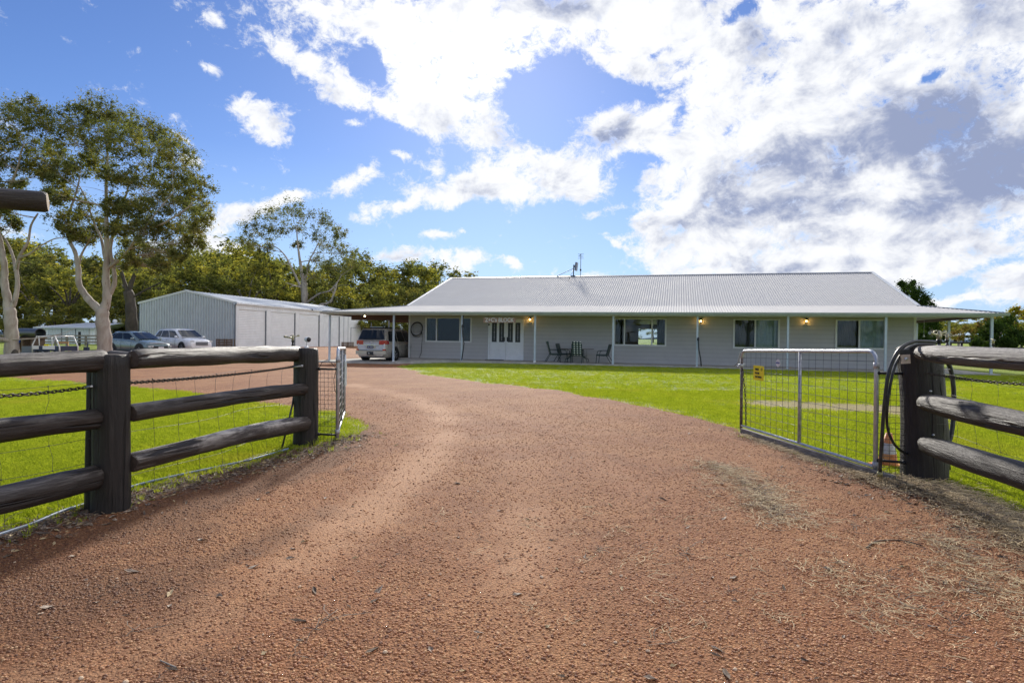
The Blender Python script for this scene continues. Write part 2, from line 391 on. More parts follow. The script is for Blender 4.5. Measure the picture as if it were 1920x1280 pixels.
M['leaf_dark'] = leaf_mat('dark_leaves', (.022, .045, .015), (.065, .10, .03), None, .3)
M['leaf_yellow'] = leaf_mat('yellow_leaves', (.16, .16, .03), (.42, .36, .06), (.36, .20, .06))
M['leaf_red'] = leaf_mat('reddish_leaves', (.13, .08, .045), (.28, .20, .08), (.14, .16, .05))

def grass_blade_mat():
    m, nt, b = new_mat('grass_blades')
    nt.nodes.remove(b); o = nt.nodes['Material Output']
    oi = N(nt, 'ShaderNodeObjectInfo')
    g = N(nt, 'ShaderNodeNewGeometry')
    pn = nz(nt, .55, 5, .6, src=g.outputs['Position'])
    c = mixc(nt, oi.outputs['Random'], (.22, .29, .024), (.46, .51, .065))
    c = mixc(nt, rng_(nt, pn, .50, .70, 0, .6), c, (.42, .40, .075))
    d = N(nt, 'ShaderNodeBsdfDiffuse'); nt.links.new(c, d.inputs[0])
    tr = N(nt, 'ShaderNodeBsdfTranslucent'); nt.links.new(mixc(nt, 1.0, c, (1.25, 1.25, .5), 'MULTIPLY'), tr.inputs[0])
    mx = N(nt, 'ShaderNodeMixShader'); mx.inputs[0].default_value = .5
    nt.links.new(d.outputs[0], mx.inputs[1]); nt.links.new(tr.outputs[0], mx.inputs[2]); nt.links.new(mx.outputs[0], o.inputs[0])
    return m
M['blade'] = grass_blade_mat()

# ------------------------------------------------------------------ object helpers
def tag(o, label=None, cat=None, group=None, kind=None):
    if label: o['label'] = label
    if cat: o['category'] = cat
    if group: o['group'] = group
    if kind: o['kind'] = kind
    return o
def empty(name, loc=(0, 0, 0), rot=(0, 0, 0), label=None, cat=None, group=None, parent=None):
    o = bpy.data.objects.new(name, None); col.objects.link(o)
    o.location = loc; o.rotation_euler = rot; o.empty_display_size = .2
    if parent: o.parent = parent
    return tag(o, label, cat, group)
class MB:
    def __init__(s): s.v = []; s.f = []; s.mi = []; s.sm = []; s.cur = 0; s.smooth = False
    def add(s, vs, fs, smooth=None):
        n = len(s.v); s.v += [tuple(x) for x in vs]
        sm = s.smooth if smooth is None else smooth
        for f in fs: s.f.append(tuple(i+n for i in f)); s.mi.append(s.cur); s.sm.append(sm)
        return s
    def box(s, c, d, rot=None):
        x, y, z = d[0]/2, d[1]/2, d[2]/2
        vs = [Vector((a*x, b*y, e*z)) for a in (-1, 1) for b in (-1, 1) for e in (-1, 1)]
        if rot is not None: vs = [rot @ q for q in vs]
        c = Vector(c); vs = [q+c for q in vs]
        return s.add(vs, [(0, 1, 3, 2), (4, 6, 7, 5), (0, 4, 5, 1), (2, 3, 7, 6), (0, 2, 6, 4), (1, 5, 7, 3)], False)
    def bx(s, x0, x1, y0, y1, z0, z1):
        return s.box(((x0+x1)/2, (y0+y1)/2, (z0+z1)/2), (abs(x1-x0), abs(y1-y0), abs(z1-z0)))
    def quad(s, a, b, c, d): return s.add([a, b, c, d], [(0, 1, 2, 3)], False)
    def poly(s, pts): return s.add(pts, [tuple(range(len(pts)))], False)
    def tube(s, pts, r, seg=8, cap=True, smooth=True):
        pts = [Vector(p) for p in pts]; n = len(pts)
        rr = [r]*n if isinstance(r, (int, float)) else list(r)
        vs = []; prev = None
        for i in range(n):
            t = (pts[min(i+1, n-1)]-pts[max(i-1, 0)])
            t = t.normalized() if t.length > 1e-9 else Vector((0, 0, 1))
            if prev is None:
                a = Vector((0, 0, 1)) if abs(t.z) < .9 else Vector((1, 0, 0))
                u = t.cross(a).normalized()
            else:
                u = (prev - t*prev.dot(t))
                u = u.normalized() if u.length > 1e-6 else t.orthogonal().normalized()
            prev = u; w = t.cross(u)
            for k in range(seg):
                an = 2*math.pi*k/seg
                vs.append(pts[i]+(u*math.cos(an)+w*math.sin(an))*rr[i])
        fs = []
        for i in range(n-1):
            for k in range(seg):
                a = i*seg+k; b = i*seg+(k+1) % seg
                fs.append((a, b, b+seg, a+seg))
        s.add(vs, fs, smooth)
        if cap:
            n0 = len(s.v)-len(vs)
            s.f.append(tuple(n0+k for k in reversed(range(seg)))); s.mi.append(s.cur); s.sm.append(False)
            s.f.append(tuple(n0+(n-1)*seg+k for k in range(seg))); s.mi.append(s.cur); s.sm.append(False)
        return s
    def rod(s, a, b, r, seg=8): return s.tube([a, b], r, seg)
    def lathe(s, prof, seg=16, axis='z', c=(0, 0, 0), smooth=True):
        vs = []
        for (r, h) in prof:
            for k in range(seg):
                an = 2*math.pi*k/seg; x, y = r*math.cos(an), r*math.sin(an)
                p = (x, y, h) if axis == 'z' else ((h, x, y) if axis == 'x' else (x, h, y))
                vs.append((p[0]+c[0], p[1]+c[1], p[2]+c[2]))
        fs = [(i*seg+k, i*seg+(k+1) % seg, (i+1)*seg+(k+1) % seg, (i+1)*seg+k) for i in range(len(prof)-1) for k in range(seg)]
        s.add(vs, fs, smooth)
        return s
    def sphere(s, c, r, seg=10, rings=6, sc=(1, 1, 1)):
        vs = []; 
        for i in range(rings+1):
            ph = math.pi*i/rings
            for k in range(seg):
                an = 2*math.pi*k/seg
                vs.append((c[0]+r*sc[0]*math.sin(ph)*math.cos(an), c[1]+r*sc[1]*math.sin(ph)*math.sin(an), c[2]+r*sc[2]*math.cos(ph)))
        fs = [(i*seg+k, (i+1)*seg+k, (i+1)*seg+(k+1) % seg, i*seg+(k+1) % seg) for i in range(rings) for k in range(seg)]
        return s.add(vs, fs, True)
    def build(s, name, mat, parent=None, loc=(0, 0, 0), rot=None, face='out'):
        me = bpy.data.meshes.new(name); me.from_pydata(s.v, [], s.f)
        mats = mat if isinstance(mat, (list, tuple)) else [mat]
        for q in mats: me.materials.append(q)
        if len(mats) > 1: me.polygons.foreach_set('material_index', s.mi)
        me.polygons.foreach_set('use_smooth', s.sm)
        me.update()
        bm = bmesh.new(); bm.from_mesh(me)
        if face == 'out': bmesh.ops.recalc_face_normals(bm, faces=bm.faces)
        elif face == 'up':
            for f in bm.faces:
                if f.normal.z < 0: f.normal_flip()
        elif isinstance(face, (tuple, Vector)):      # faces look away from this point
            c = Vector(face)
            for f in bm.faces:
                if f.normal.dot(f.calc_center_median()-c) < 0: f.normal_flip()
        bm.to_mesh(me); bm.free()
        o = bpy.data.objects.new(name, me); col.objects.link(o); o.location = loc
        if rot is not None: o.rotation_euler = rot
        if parent: o.parent = parent
        return o
def copy_tree(o, parent=None):
    c = o.copy(); col.objects.link(c); c.parent = parent
    for ch in list(o.children): copy_tree(ch, c)
    return c
def np_mesh(name, verts, faces, mats, parent=None, smooth=False, attrs=None, mi=None, loc=(0, 0, 0)):
    """verts (n,3), faces (m,k) with constant k"""
    me = bpy.data.meshes.new(name)
    nv, (nf, k) = len(verts), faces.shape
    me.vertices.add(nv); me.vertices.foreach_set('co', np.asarray(verts, dtype=np.float32).ravel())
    me.loops.add(nf*k); me.loops.foreach_set('vertex_index', faces.astype(np.int32).ravel())
    me.polygons.add(nf); me.polygons.foreach_set('loop_start', np.arange(0, nf*k, k, dtype=np.int32))
    me.polygons.foreach_set('loop_total', np.full(nf, k, dtype=np.int32))
    me.polygons.foreach_set('use_smooth', np.full(nf, smooth))
    for q in mats: me.materials.append(q)
    if mi is not None: me.polygons.foreach_set('material_index', mi.astype(np.int32))
    me.update(calc_edges=True); me.validate()
    if attrs:
        for an, (dom, data) in attrs.items():
            a = me.attributes.new(an, 'FLOAT', dom); a.data.foreach_set('value', np.asarray(data, dtype=np.float32))
    o = bpy.data.objects.new(name, me); col.objects.link(o); o.location = loc
    if parent: o.parent = parent
    return o

# ------------------------------------------------------------------ terrain
def S(t):
    t = np.clip(t, 0, 1); return t*t*(3-2*t)
def _hash(i, j, s):
    h = (i.astype(np.int64)*374761393 + j.astype(np.int64)*668265263 + s*982451653) & 0xffffffff
    h = ((h ^ (h >> 13))*1274126177) & 0xffffffff
    return ((h ^ (h >> 16)) & 0xffff)/65535.0
def vn(x, y, f, s=0):
    x = np.asarray(x, dtype=float)*f; y = np.asarray(y, dtype=float)*f
    i = np.floor(x); j = np.floor(y); u = x-i; v = y-j; u = u*u*(3-2*u); v = v*v*(3-2*v)
    return (_hash(i, j, s)*(1-u)+_hash(i+1, j, s)*u)*(1-v)+(_hash(i, j+1, s)*(1-u)+_hash(i+1, j+1, s)*u)*v
def fb(x, y, f, o=4, s=0):
    a = 0; w = 1; t = 0
    for k in range(o):
        a = a+w*(vn(x, y, f*2**k, s+k*7)-.5); t += w; w *= .5
    return a/t*2
def gz(x, y):
    x = np.asarray(x, dtype=float); y = np.asarray(y, dtype=float)
    z = .10*S((y-10)/16)*S((x+7)/5)
    z = z - .0035*np.clip(x, 0, 25)*S((y-10)/16)
    z = z + .40*S((y-38)/12)*S((-x-11)/8)
    z = z - .07*np.exp(-(((x+8.2)/3.6)**2+((y-33.5)/5)**2)**2)
    z = z + 1.7*S((y-42)/70)*S((x-5)/30)
    z = z + .05*np.exp(-(((x-4.2)/.8)**2+((y-5.9)/.6)**2))
    z = z + .04*fb(x, y, .12, 3, 5)*S((np.hypot(x, y)-3)/20)*(1-.9*np.exp(-(((x-7)/17)**2+((y-33)/9)**2)**2))
    return z
def G(px, py):
    d = ray(px, py); t = 2.0/d.y; last = t
    while t < 400:
        p = Vector((0, 0, EYE))+d*t
        if p.z <= float(gz(p.x, p.y)): break
        last = t; t += max(.02, t*.004)
    lo, hi = last, t
    for _ in range(14):
        mid = (lo+hi)/2; p = Vector((0, 0, EYE))+d*mid
        if p.z <= float(gz(p.x, p.y)): hi = mid
        else: lo = mid
    return Vector((0, 0, EYE))+d*hi
def gp(x, y, dz=0.0): return Vector((x, y, float(gz(x, y))+dz))

def axis_pts(segs):
    out = []
    for a, b, st in segs:
        out += list(np.arange(a, b, st))
    return np.array(out+[segs[-1][1]])
def grid_mesh(name, xs, ys, zfun, mat, keep=None, attrs=None):
    X, Y = np.meshgrid(xs, ys); Z = zfun(X, Y)
    nx, ny = len(xs), len(ys)
    V = np.stack([X.ravel(), Y.ravel(), Z.ravel()], 1)
    i = np.arange(nx-1); j = np.arange(ny-1); I, J = np.meshgrid(i, j)
    a = (J*nx+I).ravel(); F_ = np.stack([a, a+1, a+1+nx, a+nx], 1)
    if keep is not None:
        k = keep(X, Y).ravel(); m = k[F_].any(1); F_ = F_[m]
        used = np.zeros(len(V), bool); used[F_.ravel()] = True
        idx = np.cumsum(used)-1; V = V[used]; F_ = idx[F_]
        at = {q: ('POINT', w(X, Y).ravel()[used]) for q, w in (attrs or {}).items()}
    else: at = {q: ('POINT', w(X, Y).ravel()) for q, w in (attrs or {}).items()}
    return np_mesh(name, V, F_, [mat], smooth=True, attrs=at)

# outline of the gravel drive, in metres on the ground
def GG(*pp): return [tuple(G(*q)[:2]) for q in pp]
edge_right = GG((745, 688), (790, 701), (885, 714), (960, 723), (1054, 736), (1147, 753), (1222, 764), (1297, 785), (1372, 804), (1400, 822), (1480, 850), (1560, 880), (1650, 908), (1745, 926), (1850, 975), (1960, 1040))
edge_left = GG((-60, 1022), (120, 965), (245, 925), (390, 893), (520, 858), (605, 836), (660, 818), (690, 800), (680, 788), (662, 780), (647, 773), (596, 769.5), (544, 760), (483, 754), (382, 737), (325, 730), (240, 725), (160, 715), (45, 709))
poly = ([(4.6, 2.5), (4.6, -3.0), (-4.4, -3.0), (-3.9, 2.2)] + edge_left[0:] +
        [(-19.5, 22.0), (-24.0, 31.0), (-30.0, 38.5), (-31.5, 46.0), (-24.0, 50.5), (-18.0, 69.0), (-14.0, 70.0), (-6.0, 50.0), (-4.2, 40), (-4.5, 33.2), (-5.6, 32.3)] + edge_right)
poly = np.array(poly)
def sdf_poly(X, Y, pl):
    shp = np.shape(X); x = np.ravel(X); y = np.ravel(Y)
    d = np.full(x.shape, 1e9); inside = np.zeros(x.shape, bool)
    n = len(pl)
    for i in range(n):
        ax, ay = pl[i]; bx, by = pl[(i+1) % n]
        ex, ey = bx-ax, by-ay; wx, wy = x-ax, y-ay
        t = np.clip((wx*ex+wy*ey)/(ex*ex+ey*ey+1e-9), 0, 1)
        d = np.minimum(d, (wx-ex*t)**2+(wy-ey*t)**2)
        c = ((ay > y) != (by > y)) & (x < (bx-ax)*(y-ay)/((by-ay) if abs(by-ay) > 1e-9 else 1e-9)+ax)
        inside ^= c
    d = np.sqrt(d); return np.where(inside, d, -d).reshape(shp)
def gsdf(X, Y):
    s = sdf_poly(X, Y, poly)
    k = S((np.hypot(X, Y)-3)/18)
    return s + fb(X, Y, 1.6, 4, 3)*(.10+.28*k) + fb(X, Y, .35, 2, 9)*.25*k
def polyline_dist(X, Y, pl):
    shp = np.shape(X); x = np.ravel(X); y = np.ravel(Y); d = np.full(x.shape, 1e9)
    for (ax, ay), (bx, by) in zip(pl[:-1], pl[1:]):
        ex, ey = bx-ax, by-ay; wx, wy = x-ax, y-ay
        t = np.clip((wx*ex+wy*ey)/(ex*ex+ey*ey+1e-9), 0, 1)
        d = np.minimum(d, (wx-ex*t)**2+(wy-ey*t)**2)
    return np.sqrt(d).reshape(shp)
track1 = GG((40, 1290), (250, 1215), (420, 1130), (600, 1020), (720, 930), (800, 860), (840, 810), (830, 775), (770, 745), (660, 722))
track2 = GG((960, 1290), (965, 1100), (985, 980), (990, 905), (960, 840), (880, 790), (780, 750), (680, 725))
track3 = GG((1330, 1290), (1300, 1150), (1250, 1000), (1180, 900), (1080, 830), (960, 780), (820, 738))
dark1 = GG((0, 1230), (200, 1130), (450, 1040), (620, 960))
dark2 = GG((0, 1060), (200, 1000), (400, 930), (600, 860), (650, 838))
def track(X, Y):
    a = np.exp(-(polyline_dist(X, Y, track1)/.42)**2)*.66
    b = np.exp(-(polyline_dist(X, Y, track2)/.40)**2)*.42
    c = np.exp(-(polyline_dist(X, Y, track3)/.30)**2)*.25
    n = fb(X, Y, 1.1, 4, 21)
    return np.clip(np.maximum(np.maximum(a, b), c)*(1+.5*n)+.10*n, 0, 1)
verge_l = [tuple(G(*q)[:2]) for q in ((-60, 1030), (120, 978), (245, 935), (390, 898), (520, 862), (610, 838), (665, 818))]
def dark_gravel(X, Y):  # darker gravel tone at the left, along the verge and in patches
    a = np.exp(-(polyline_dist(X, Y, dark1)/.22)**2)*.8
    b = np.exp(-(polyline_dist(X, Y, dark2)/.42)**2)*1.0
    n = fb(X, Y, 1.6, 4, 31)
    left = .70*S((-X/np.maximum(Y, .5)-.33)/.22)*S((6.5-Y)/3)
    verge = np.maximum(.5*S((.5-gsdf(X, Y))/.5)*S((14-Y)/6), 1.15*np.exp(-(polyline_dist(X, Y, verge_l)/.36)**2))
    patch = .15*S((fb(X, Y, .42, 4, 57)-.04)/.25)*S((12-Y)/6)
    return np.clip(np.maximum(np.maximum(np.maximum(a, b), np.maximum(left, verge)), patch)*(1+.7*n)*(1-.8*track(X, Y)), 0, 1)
def gzone(X, Y):
    s = gsdf(X, Y)
    t = track(X, Y)
    z = gz(X, Y)+.014+np.clip(s, -.6, 0)*.16 - .020*t*S((14-np.hypot(X, Y))/6)
    return z + .010*fb(X, Y, 2.5, 4, 41)*S(s/.3)*S((16-np.hypot(X, Y))/8)

def lawn_mat():
    m, nt, b = new_mat('lawn_grass')
    g = N(nt, 'ShaderNodeNewGeometry'); pos = g.outputs['Position']
    n1 = nz(nt, .30, 6, .62, src=pos); n2 = nz(nt, 2.2, 7, .7, src=pos); n3 = nz(nt, 38, 6, .75, src=pos)
    nl = nz(nt, .8, 5, .6, src=pos, sc=(.25, 1, 1), loc=(9, 3, 0))
    c = mixc(nt, rng_(nt, n2, .35, .65), (.18, .245, .022), (.33, .395, .045))
    c = mixc(nt, rng_(nt, n3, .42, .60, 0, .75), c, (.06, .11, .012))
    n4 = nz(nt, 6.5, 6, .7, src=pos, loc=(2, 7, 1))
    c = mixc(nt, rng_(nt, n4, .46, .62, 0, .55), c, (.10, .145, .02))
    c = mixc(nt, rng_(nt, n1, .46, .66, 0, .75), c, (.34, .335, .08))
    c = mixc(nt, rng_(nt, nl, .55, .70, 0, .6), c, (.34, .27, .11))
    dry = N(nt, 'ShaderNodeAttribute'); dry.attribute_name = 'dry'
    dn = mth(nt, 'ADD', dry.outputs['Fac'], mth(nt, 'MULTIPLY', mth(nt, 'SUBTRACT', n2, .5), 1.3))
    c = mixc(nt, rng_(nt, dn, .35, .75), c, mixc(nt, n3, (.20, .125, .065), (.52, .40, .23)))
    lush = N(nt, 'ShaderNodeAttribute'); lush.attribute_name = 'lush'
    c = mixc(nt, lush.outputs['Fac'], c, mixc(nt, rng_(nt, n3, .4, .6), (.035, .075, .01), (.12, .21, .018)))
    nt.links.new(c, b.inputs['Base Color']); b.inputs['Roughness'].default_value = .8
    b.inputs['Specular IOR Level'].default_value = .25
    b.inputs['Sheen Weight'].default_value = .25; b.inputs['Sheen Tint'].default_value = (.6, .8, .1, 1)
    bump(nt, b, mth(nt, 'ADD', n3, mth(nt, 'MULTIPLY', n2, .6)), .9, .05)
    return m
bare = GG((1470, 758), (1560, 762), (1640, 766), (1700, 771), (1760, 778))
lushl = GG((1430, 742), (1560, 746), (1720, 752))
browns = GG((1290, 729), (1390, 731), (1500, 733)); 
verge_r = [tuple(G(*q)[:2]) for q in ((1400, 815), (1480, 842), (1560, 870), (1650, 902), (1745, 915), (1850, 965), (1960, 1030))]
slabline = [(-2, 31.0), (22.5, 25.0)]
def dry(X, Y):
    d = np.exp(-(polyline_dist(X, Y, bare)/.95)**2)*1.7
    d = np.maximum(d, np.exp(-(polyline_dist(X, Y, browns)/.5)**2)*.55)
    d = np.maximum(d, np.exp(-(polyline_dist(X, Y, verge_l)/.28)**2)*1.1)
    d = np.maximum(d, np.exp(-(polyline_dist(X, Y, verge_r)/.38)**2)*1.1)
    d = np.maximum(d, np.exp(-((gsdf(X, Y)+.1)/.30)**2)*.75)
    d = np.maximum(d, np.exp(-(np.hypot(X+2.05, Y-8.4)/1.0)**2)*.7)
    return d
def lush(X, Y): return np.exp(-(polyline_dist(X, Y, lushl)/.9)**2)*.9
xs = axis_pts([(-1500, -300, 150), (-300, -60, 20), (-60, -12, 1.0), (-12, 12, .22), (12, 40, .8), (40, 90, 4), (90, 300, 20), (300, 1500, 150)])
ys = axis_pts([(-300, -20, 40), (-20, 2, 1.5), (2, 14, .2), (14, 40, .5), (40, 80, 2), (80, 200, 8), (200, 400, 25), (400, 3000, 200)])
lawn = grid_mesh('ground', xs, ys, lambda X, Y: gz(X, Y)-.07*S((gsdf(X, Y)-.05)/.5), lawn_mat(), attrs={'dry': dry, 'lush': lush}); tag(lawn, kind='structure')

def gravel_mat():
    m, nt, b = new_mat('red_brown_gravel')
    g = N(nt, 'ShaderNodeNewGeometry'); pos = g.outputs['Position']
    tr = N(nt, 'ShaderNodeAttribute'); tr.attribute_name = 'track'
    dp = N(nt, 'ShaderNodeAttribute'); dp.attribute_name = 'dark_gravel'
    vo = N(nt, 'ShaderNodeTexVoronoi'); nt.links.new(pos, vo.inputs['Vector']); vo.inputs['Scale'].default_value = 85; vo.inputs['Randomness'].default_value = 1
    v2 = N(nt, 'ShaderNodeTexVoronoi'); nt.links.new(pos, v2.inputs['Vector']); v2.inputs['Scale'].default_value = 38
    big = nz(nt, .6, 6, .65, src=pos); mid = nz(nt, 5, 7, .7, src=pos); fine = nz(nt, 130, 5, .8, src=pos)
    sep_ = N(nt, 'ShaderNodeSeparateColor'); nt.links.new(vo.outputs['Color'], sep_.inputs[0])
    sep2 = N(nt, 'ShaderNodeSeparateColor'); nt.links.new(v2.outputs['Color'], sep2.inputs[0])
    c = mixc(nt, sep_.outputs[0], (.20, .085, .042), (.44, .225, .115))
    c = mixc(nt, rng_(nt, sep_.outputs[1], .88, .97), c, (.62, .42, .25))
    c = mixc(nt, rng_(nt, sep2.outputs[0], .6, .9, 0, .5), c, (.48, .27, .145))
    c = mixc(nt, rng_(nt, mid, .4, .62, 0, .55), c, (.28, .135, .07))
    c = mixc(nt, rng_(nt, big, .40, .62, 0, .5), c, (.50, .30, .16))
    big2 = nz(nt, 1.7, 5, .6, src=pos, loc=(5, 8, 0))
    c = mixc(nt, rng_(nt, big2, .50, .70, 0, .4), c, (.20, .10, .055))
    comp = mixc(nt, fine, (.44, .27, .17), (.58, .38, .25))
    tn = mth(nt, 'ADD', tr.outputs['Fac'], mth(nt, 'MULTIPLY', mth(nt, 'SUBTRACT', mid, .5), .9))
    c = mixc(nt, rng_(nt, tn, .25, .75, 0, .85), c, comp)
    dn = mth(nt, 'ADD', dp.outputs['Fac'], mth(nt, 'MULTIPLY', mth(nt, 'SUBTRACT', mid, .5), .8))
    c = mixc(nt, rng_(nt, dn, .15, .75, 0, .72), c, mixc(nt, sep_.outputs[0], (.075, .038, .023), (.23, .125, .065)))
    edge = rng_(nt, vo.outputs['Distance'], 0.25, .75)
    c = mixc(nt, mth(nt, 'MULTIPLY', edge, .5), c, (.10, .045, .025))
    c = mixc(nt, 1.0, c, (.97, .81, .635), 'MULTIPLY')
    nt.links.new(c, b.inputs['Base Color']); b.inputs['Roughness'].default_value = .85
    b.inputs['Specular IOR Level'].default_value = .3
    h = mth(nt, 'ADD', mth(nt, 'MULTIPLY', mth(nt, 'SUBTRACT', 1.0, vo.outputs['Distance']), .7), mth(nt, 'MULTIPLY', v2.outputs['Distance'], -.4))
    h = mth(nt, 'ADD', h, mth(nt, 'MULTIPLY', fine, .3))
    inv = mth(nt, 'SUBTRACT', 1.0, mth(nt, 'MULTIPLY', tr.outputs['Fac'], .7))
    h = mth(nt, 'ADD', mth(nt, 'MULTIPLY', h, inv), mth(nt, 'MULTIPLY', mid, .8))
    bump(nt, b, h, 1.0, .012)
    return m
gxs = axis_pts([(-34, -8, .35), (-8, -4.6, .12), (-4.6, 5.2, .055), (5.2, 8, .2)])
gys = axis_pts([(-3, 2, .4), (2, 9.5, .055), (9.5, 20, .15), (20, 72, .4)])
gravel = grid_mesh('gravel_driveway', gxs, gys, gzone, gravel_mat(), keep=lambda X, Y: gsdf(X, Y) > -.45, attrs={'track': track, 'dark_gravel': dark_gravel})
tag(gravel, kind='structure')

# ------------------------------------------------------------------ instancing of uncountable cover by geometry nodes
def scatter(name, pts, scale, rotz, protos, tilt=None, kind='stuff', label=None, cat=None, darken=None):
    """one object whose points carry small loose pieces"""
    n = len(pts)
    me = bpy.data.meshes.new(name); me.vertices.add(n); me.vertices.foreach_set('co', np.asarray(pts, dtype=np.float32).ravel())
    a = me.attributes.new('psc', 'FLOAT', 'POINT'); a.data.foreach_set('value', np.asarray(scale, dtype=np.float32))
    if darken is not None: a = me.attributes.new('darken', 'FLOAT', 'POINT'); a.data.foreach_set('value', np.asarray(darken, dtype=np.float32))
    rot = np.zeros((n, 3), dtype=np.float32); rot[:, 2] = rotz
    if tilt is not None: rot[:, 0] = tilt[:, 0]; rot[:, 1] = tilt[:, 1]
    a = me.attributes.new('prot', 'FLOAT_VECTOR', 'POINT'); a.data.foreach_set('vector', rot.ravel())
    a = me.attributes.new('pid', 'INT', 'POINT'); a.data.foreach_set('value', rs.randint(0, len(protos), n).astype(np.int32))
    o = bpy.data.objects.new(name, me); col.objects.link(o)
    pc = bpy.data.collections.new(name+'_pieces')
    for p in protos: pc.objects.link(p)
    ng = bpy.data.node_groups.new(name, 'GeometryNodeTree')
    ng.interface.new_socket(name='Geometry', in_out='INPUT', socket_type='NodeSocketGeometry')
    ng.interface.new_socket(name='Geometry', in_out='OUTPUT', socket_type='NodeSocketGeometry')
    nd = ng.nodes; gi = nd.new('NodeGroupInput'); go = nd.new('NodeGroupOutput')
    ip = nd.new('GeometryNodeInstanceOnPoints'); ci = nd.new('GeometryNodeCollectionInfo')
    ci.inputs['Collection'].default_value = pc; ci.inputs['Separate Children'].default_value = True; ci.inputs['Reset Children'].default_value = True
    def na(nm, t):
        q = nd.new('GeometryNodeInputNamedAttribute'); q.data_type = t; q.inputs[0].default_value = nm
        return [s for s in q.outputs if s.enabled][0]
    lk = ng.links
    lk.new(gi.outputs[0], ip.inputs['Points']); lk.new(ci.outputs[0], ip.inputs['Instance'])
    ip.inputs['Pick Instance'].default_value = True
    lk.new(na('pid', 'INT'), ip.inputs['Instance Index']); lk.new(na('psc', 'FLOAT'), ip.inputs['Scale'])
    e2r = nd.new('FunctionNodeEulerToRotation'); lk.new(na('prot', 'FLOAT_VECTOR'), e2r.inputs[0]); lk.new(e2r.outputs[0], ip.inputs['Rotation'])
    lk.new(ip.outputs[0], go.inputs[0])
    md = o.modifiers.new('scatter', 'NODES'); md.node_group = ng
    tag(o, label, cat, None, kind)
    return o
def proto(name, V, Fc, mat, attrs=None):
    me = bpy.data.meshes.new(name); me.from_pydata([tuple(v) for v in V], [], Fc); me.materials.append(mat); me.update()
    return bpy.data.objects.new(name, me)

def stone_mat():
    m, nt, b = new_mat('gravel_stone')
    oi = N(nt, 'ShaderNodeObjectInfo'); r = oi.outputs['Random']
    wa = N(nt, 'ShaderNodeAttribute'); wa.attribute_type = 'INSTANCER'; wa.attribute_name = 'darken'; darken = wa.outputs['Fac']
    cr = N(nt, 'ShaderNodeValToRGB'); nt.links.new(r, cr.inputs[0])
    e = cr.color_ramp; e.elements[0].position = 0; e.elements[0].color = (.15, .065, .035, 1); e.elements[1].position = 1; e.elements[1].color = (.70, .50, .32, 1)
    for p, c in ((.25, (.27, .115, .055)), (.5, (.37, .175, .085)), (.75, (.46, .24, .12)), (.93, (.55, .34, .19))):
        q = e.elements.new(p); q.color = c+(1,)
    nt.links.new(mixc(nt, darken, mixc(nt, 1.0, cr.outputs[0], (1.0, .84, .66), 'MULTIPLY'), mixc(nt, 1.0, cr.outputs[0], (.42, .36, .31), 'MULTIPLY')), b.inputs['Base Color']); b.inputs['Roughness'].default_value = .7
    return m
SM = stone_mat()
stones = []
for k in range(5):
    V = []; mb = MB(); mb.sphere((0, 0, 0), 1, 7, 4, (1, .8+.1*(k % 3), .52))
    V = [Vector(v)*(1+.28*(mnoise.noise(Vector(v)*1.4+Vector((k*5, 0, 0))))) for v in mb.v]
    p = proto('pebble', V, mb.f, SM); p.data.polygons.foreach_set('use_smooth', [True]*len(p.data.polygons)); stones.append(p)
def sample(n, y0, y1, wedge, cond, pw=1.0):
    """points in the wedge of ground in front of the gate, denser near"""
    out = []
    tot = 0
    while tot < n:
        u = rs.rand(n*2)
        y = y0*(y1/y0)**(u**pw) if y0 > 0 else y0+(y1-y0)*u
        x = (rs.rand(n*2)*2-1)*(wedge*y+.4)
        k = cond(x, y)
        q = np.stack([x[k], y[k]], 1); out.append(q); tot += len(q)
    return np.concatenate(out)[:n]
def gcond(x, y):
    s = gsdf(x, y); t = track(x, y)
    return (s > -.02) & (rs.rand(len(x)) > t*.88) & (rs.rand(len(x)) < .45+.55*vn(x, y, 2.3, 77))
q = sample(105000, 1.9, 17, .90, lambda x, y: gcond(x, y) & (rs.rand(len(x)) < S((17-y)/8)))
sc = (.0028+.0060*rs.rand(len(q))**3.0)*(1+.05*q[:, 1])
z = gzone(q[:, 0], q[:, 1])+sc*.08
scatter('gravel_stones', np.stack([q[:, 0], q[:, 1], z], 1), sc, rs.rand(len(q))*6.28, stones, darken=np.clip(dark_gravel(q[:, 0], q[:, 1])*1.1, 0, 1))
# paler larger pebbles
q = sample(150, 2.0, 9, .90, lambda x, y: gsdf(x, y) > .1)
sc = .006+.008*rs.rand(len(q))**3
stp = []
for s_ in stones[:3]:
    c_ = s_.copy(); c_.data = s_.data.copy(); c_.data.materials[0] = M['rock']; stp.append(c_)
scatter('pale_pebbles', np.stack([q[:, 0], q[:, 1], gzone(q[:, 0], q[:, 1])+sc*.3], 1), sc, rs.rand(len(q))*6.28, stp)

# grass tufts
def tuft(seed, nb, hgt, spread, wid, lean=.5, mat=None):
    r = np.random.RandomState(seed); V = []; Fc = []
    for i in range(nb):
        a = r.rand()*6.28; rad = spread*math.sqrt(r.rand()); x, y = rad*math.cos(a), rad*math.sin(a)
        h = hgt*(.5+.6*r.rand()); b = r.rand()*6.28; ln = lean*h*(.3+r.rand()); dx, dy = math.cos(b)*ln, math.sin(b)*ln
        w = wid*(.6+.7*r.rand()); px_, py_ = -math.sin(b+.6)*w/2, math.cos(b+.6)*w/2
        n = len(V)
        V += [(x-px_, y-py_, -.005), (x+px_, y+py_, -.005), (x+dx*.35+px_*.8, y+dy*.35+py_*.8, h*.6), (x+dx*.35-px_*.8, y+dy*.35-py_*.8, h*.6), (x+dx, y+dy, h)]
        Fc += [(n, n+1, n+2, n+3), (n+3, n+2, n+4)]
    return proto('grass_tuft', V, Fc, mat or M['blade'])
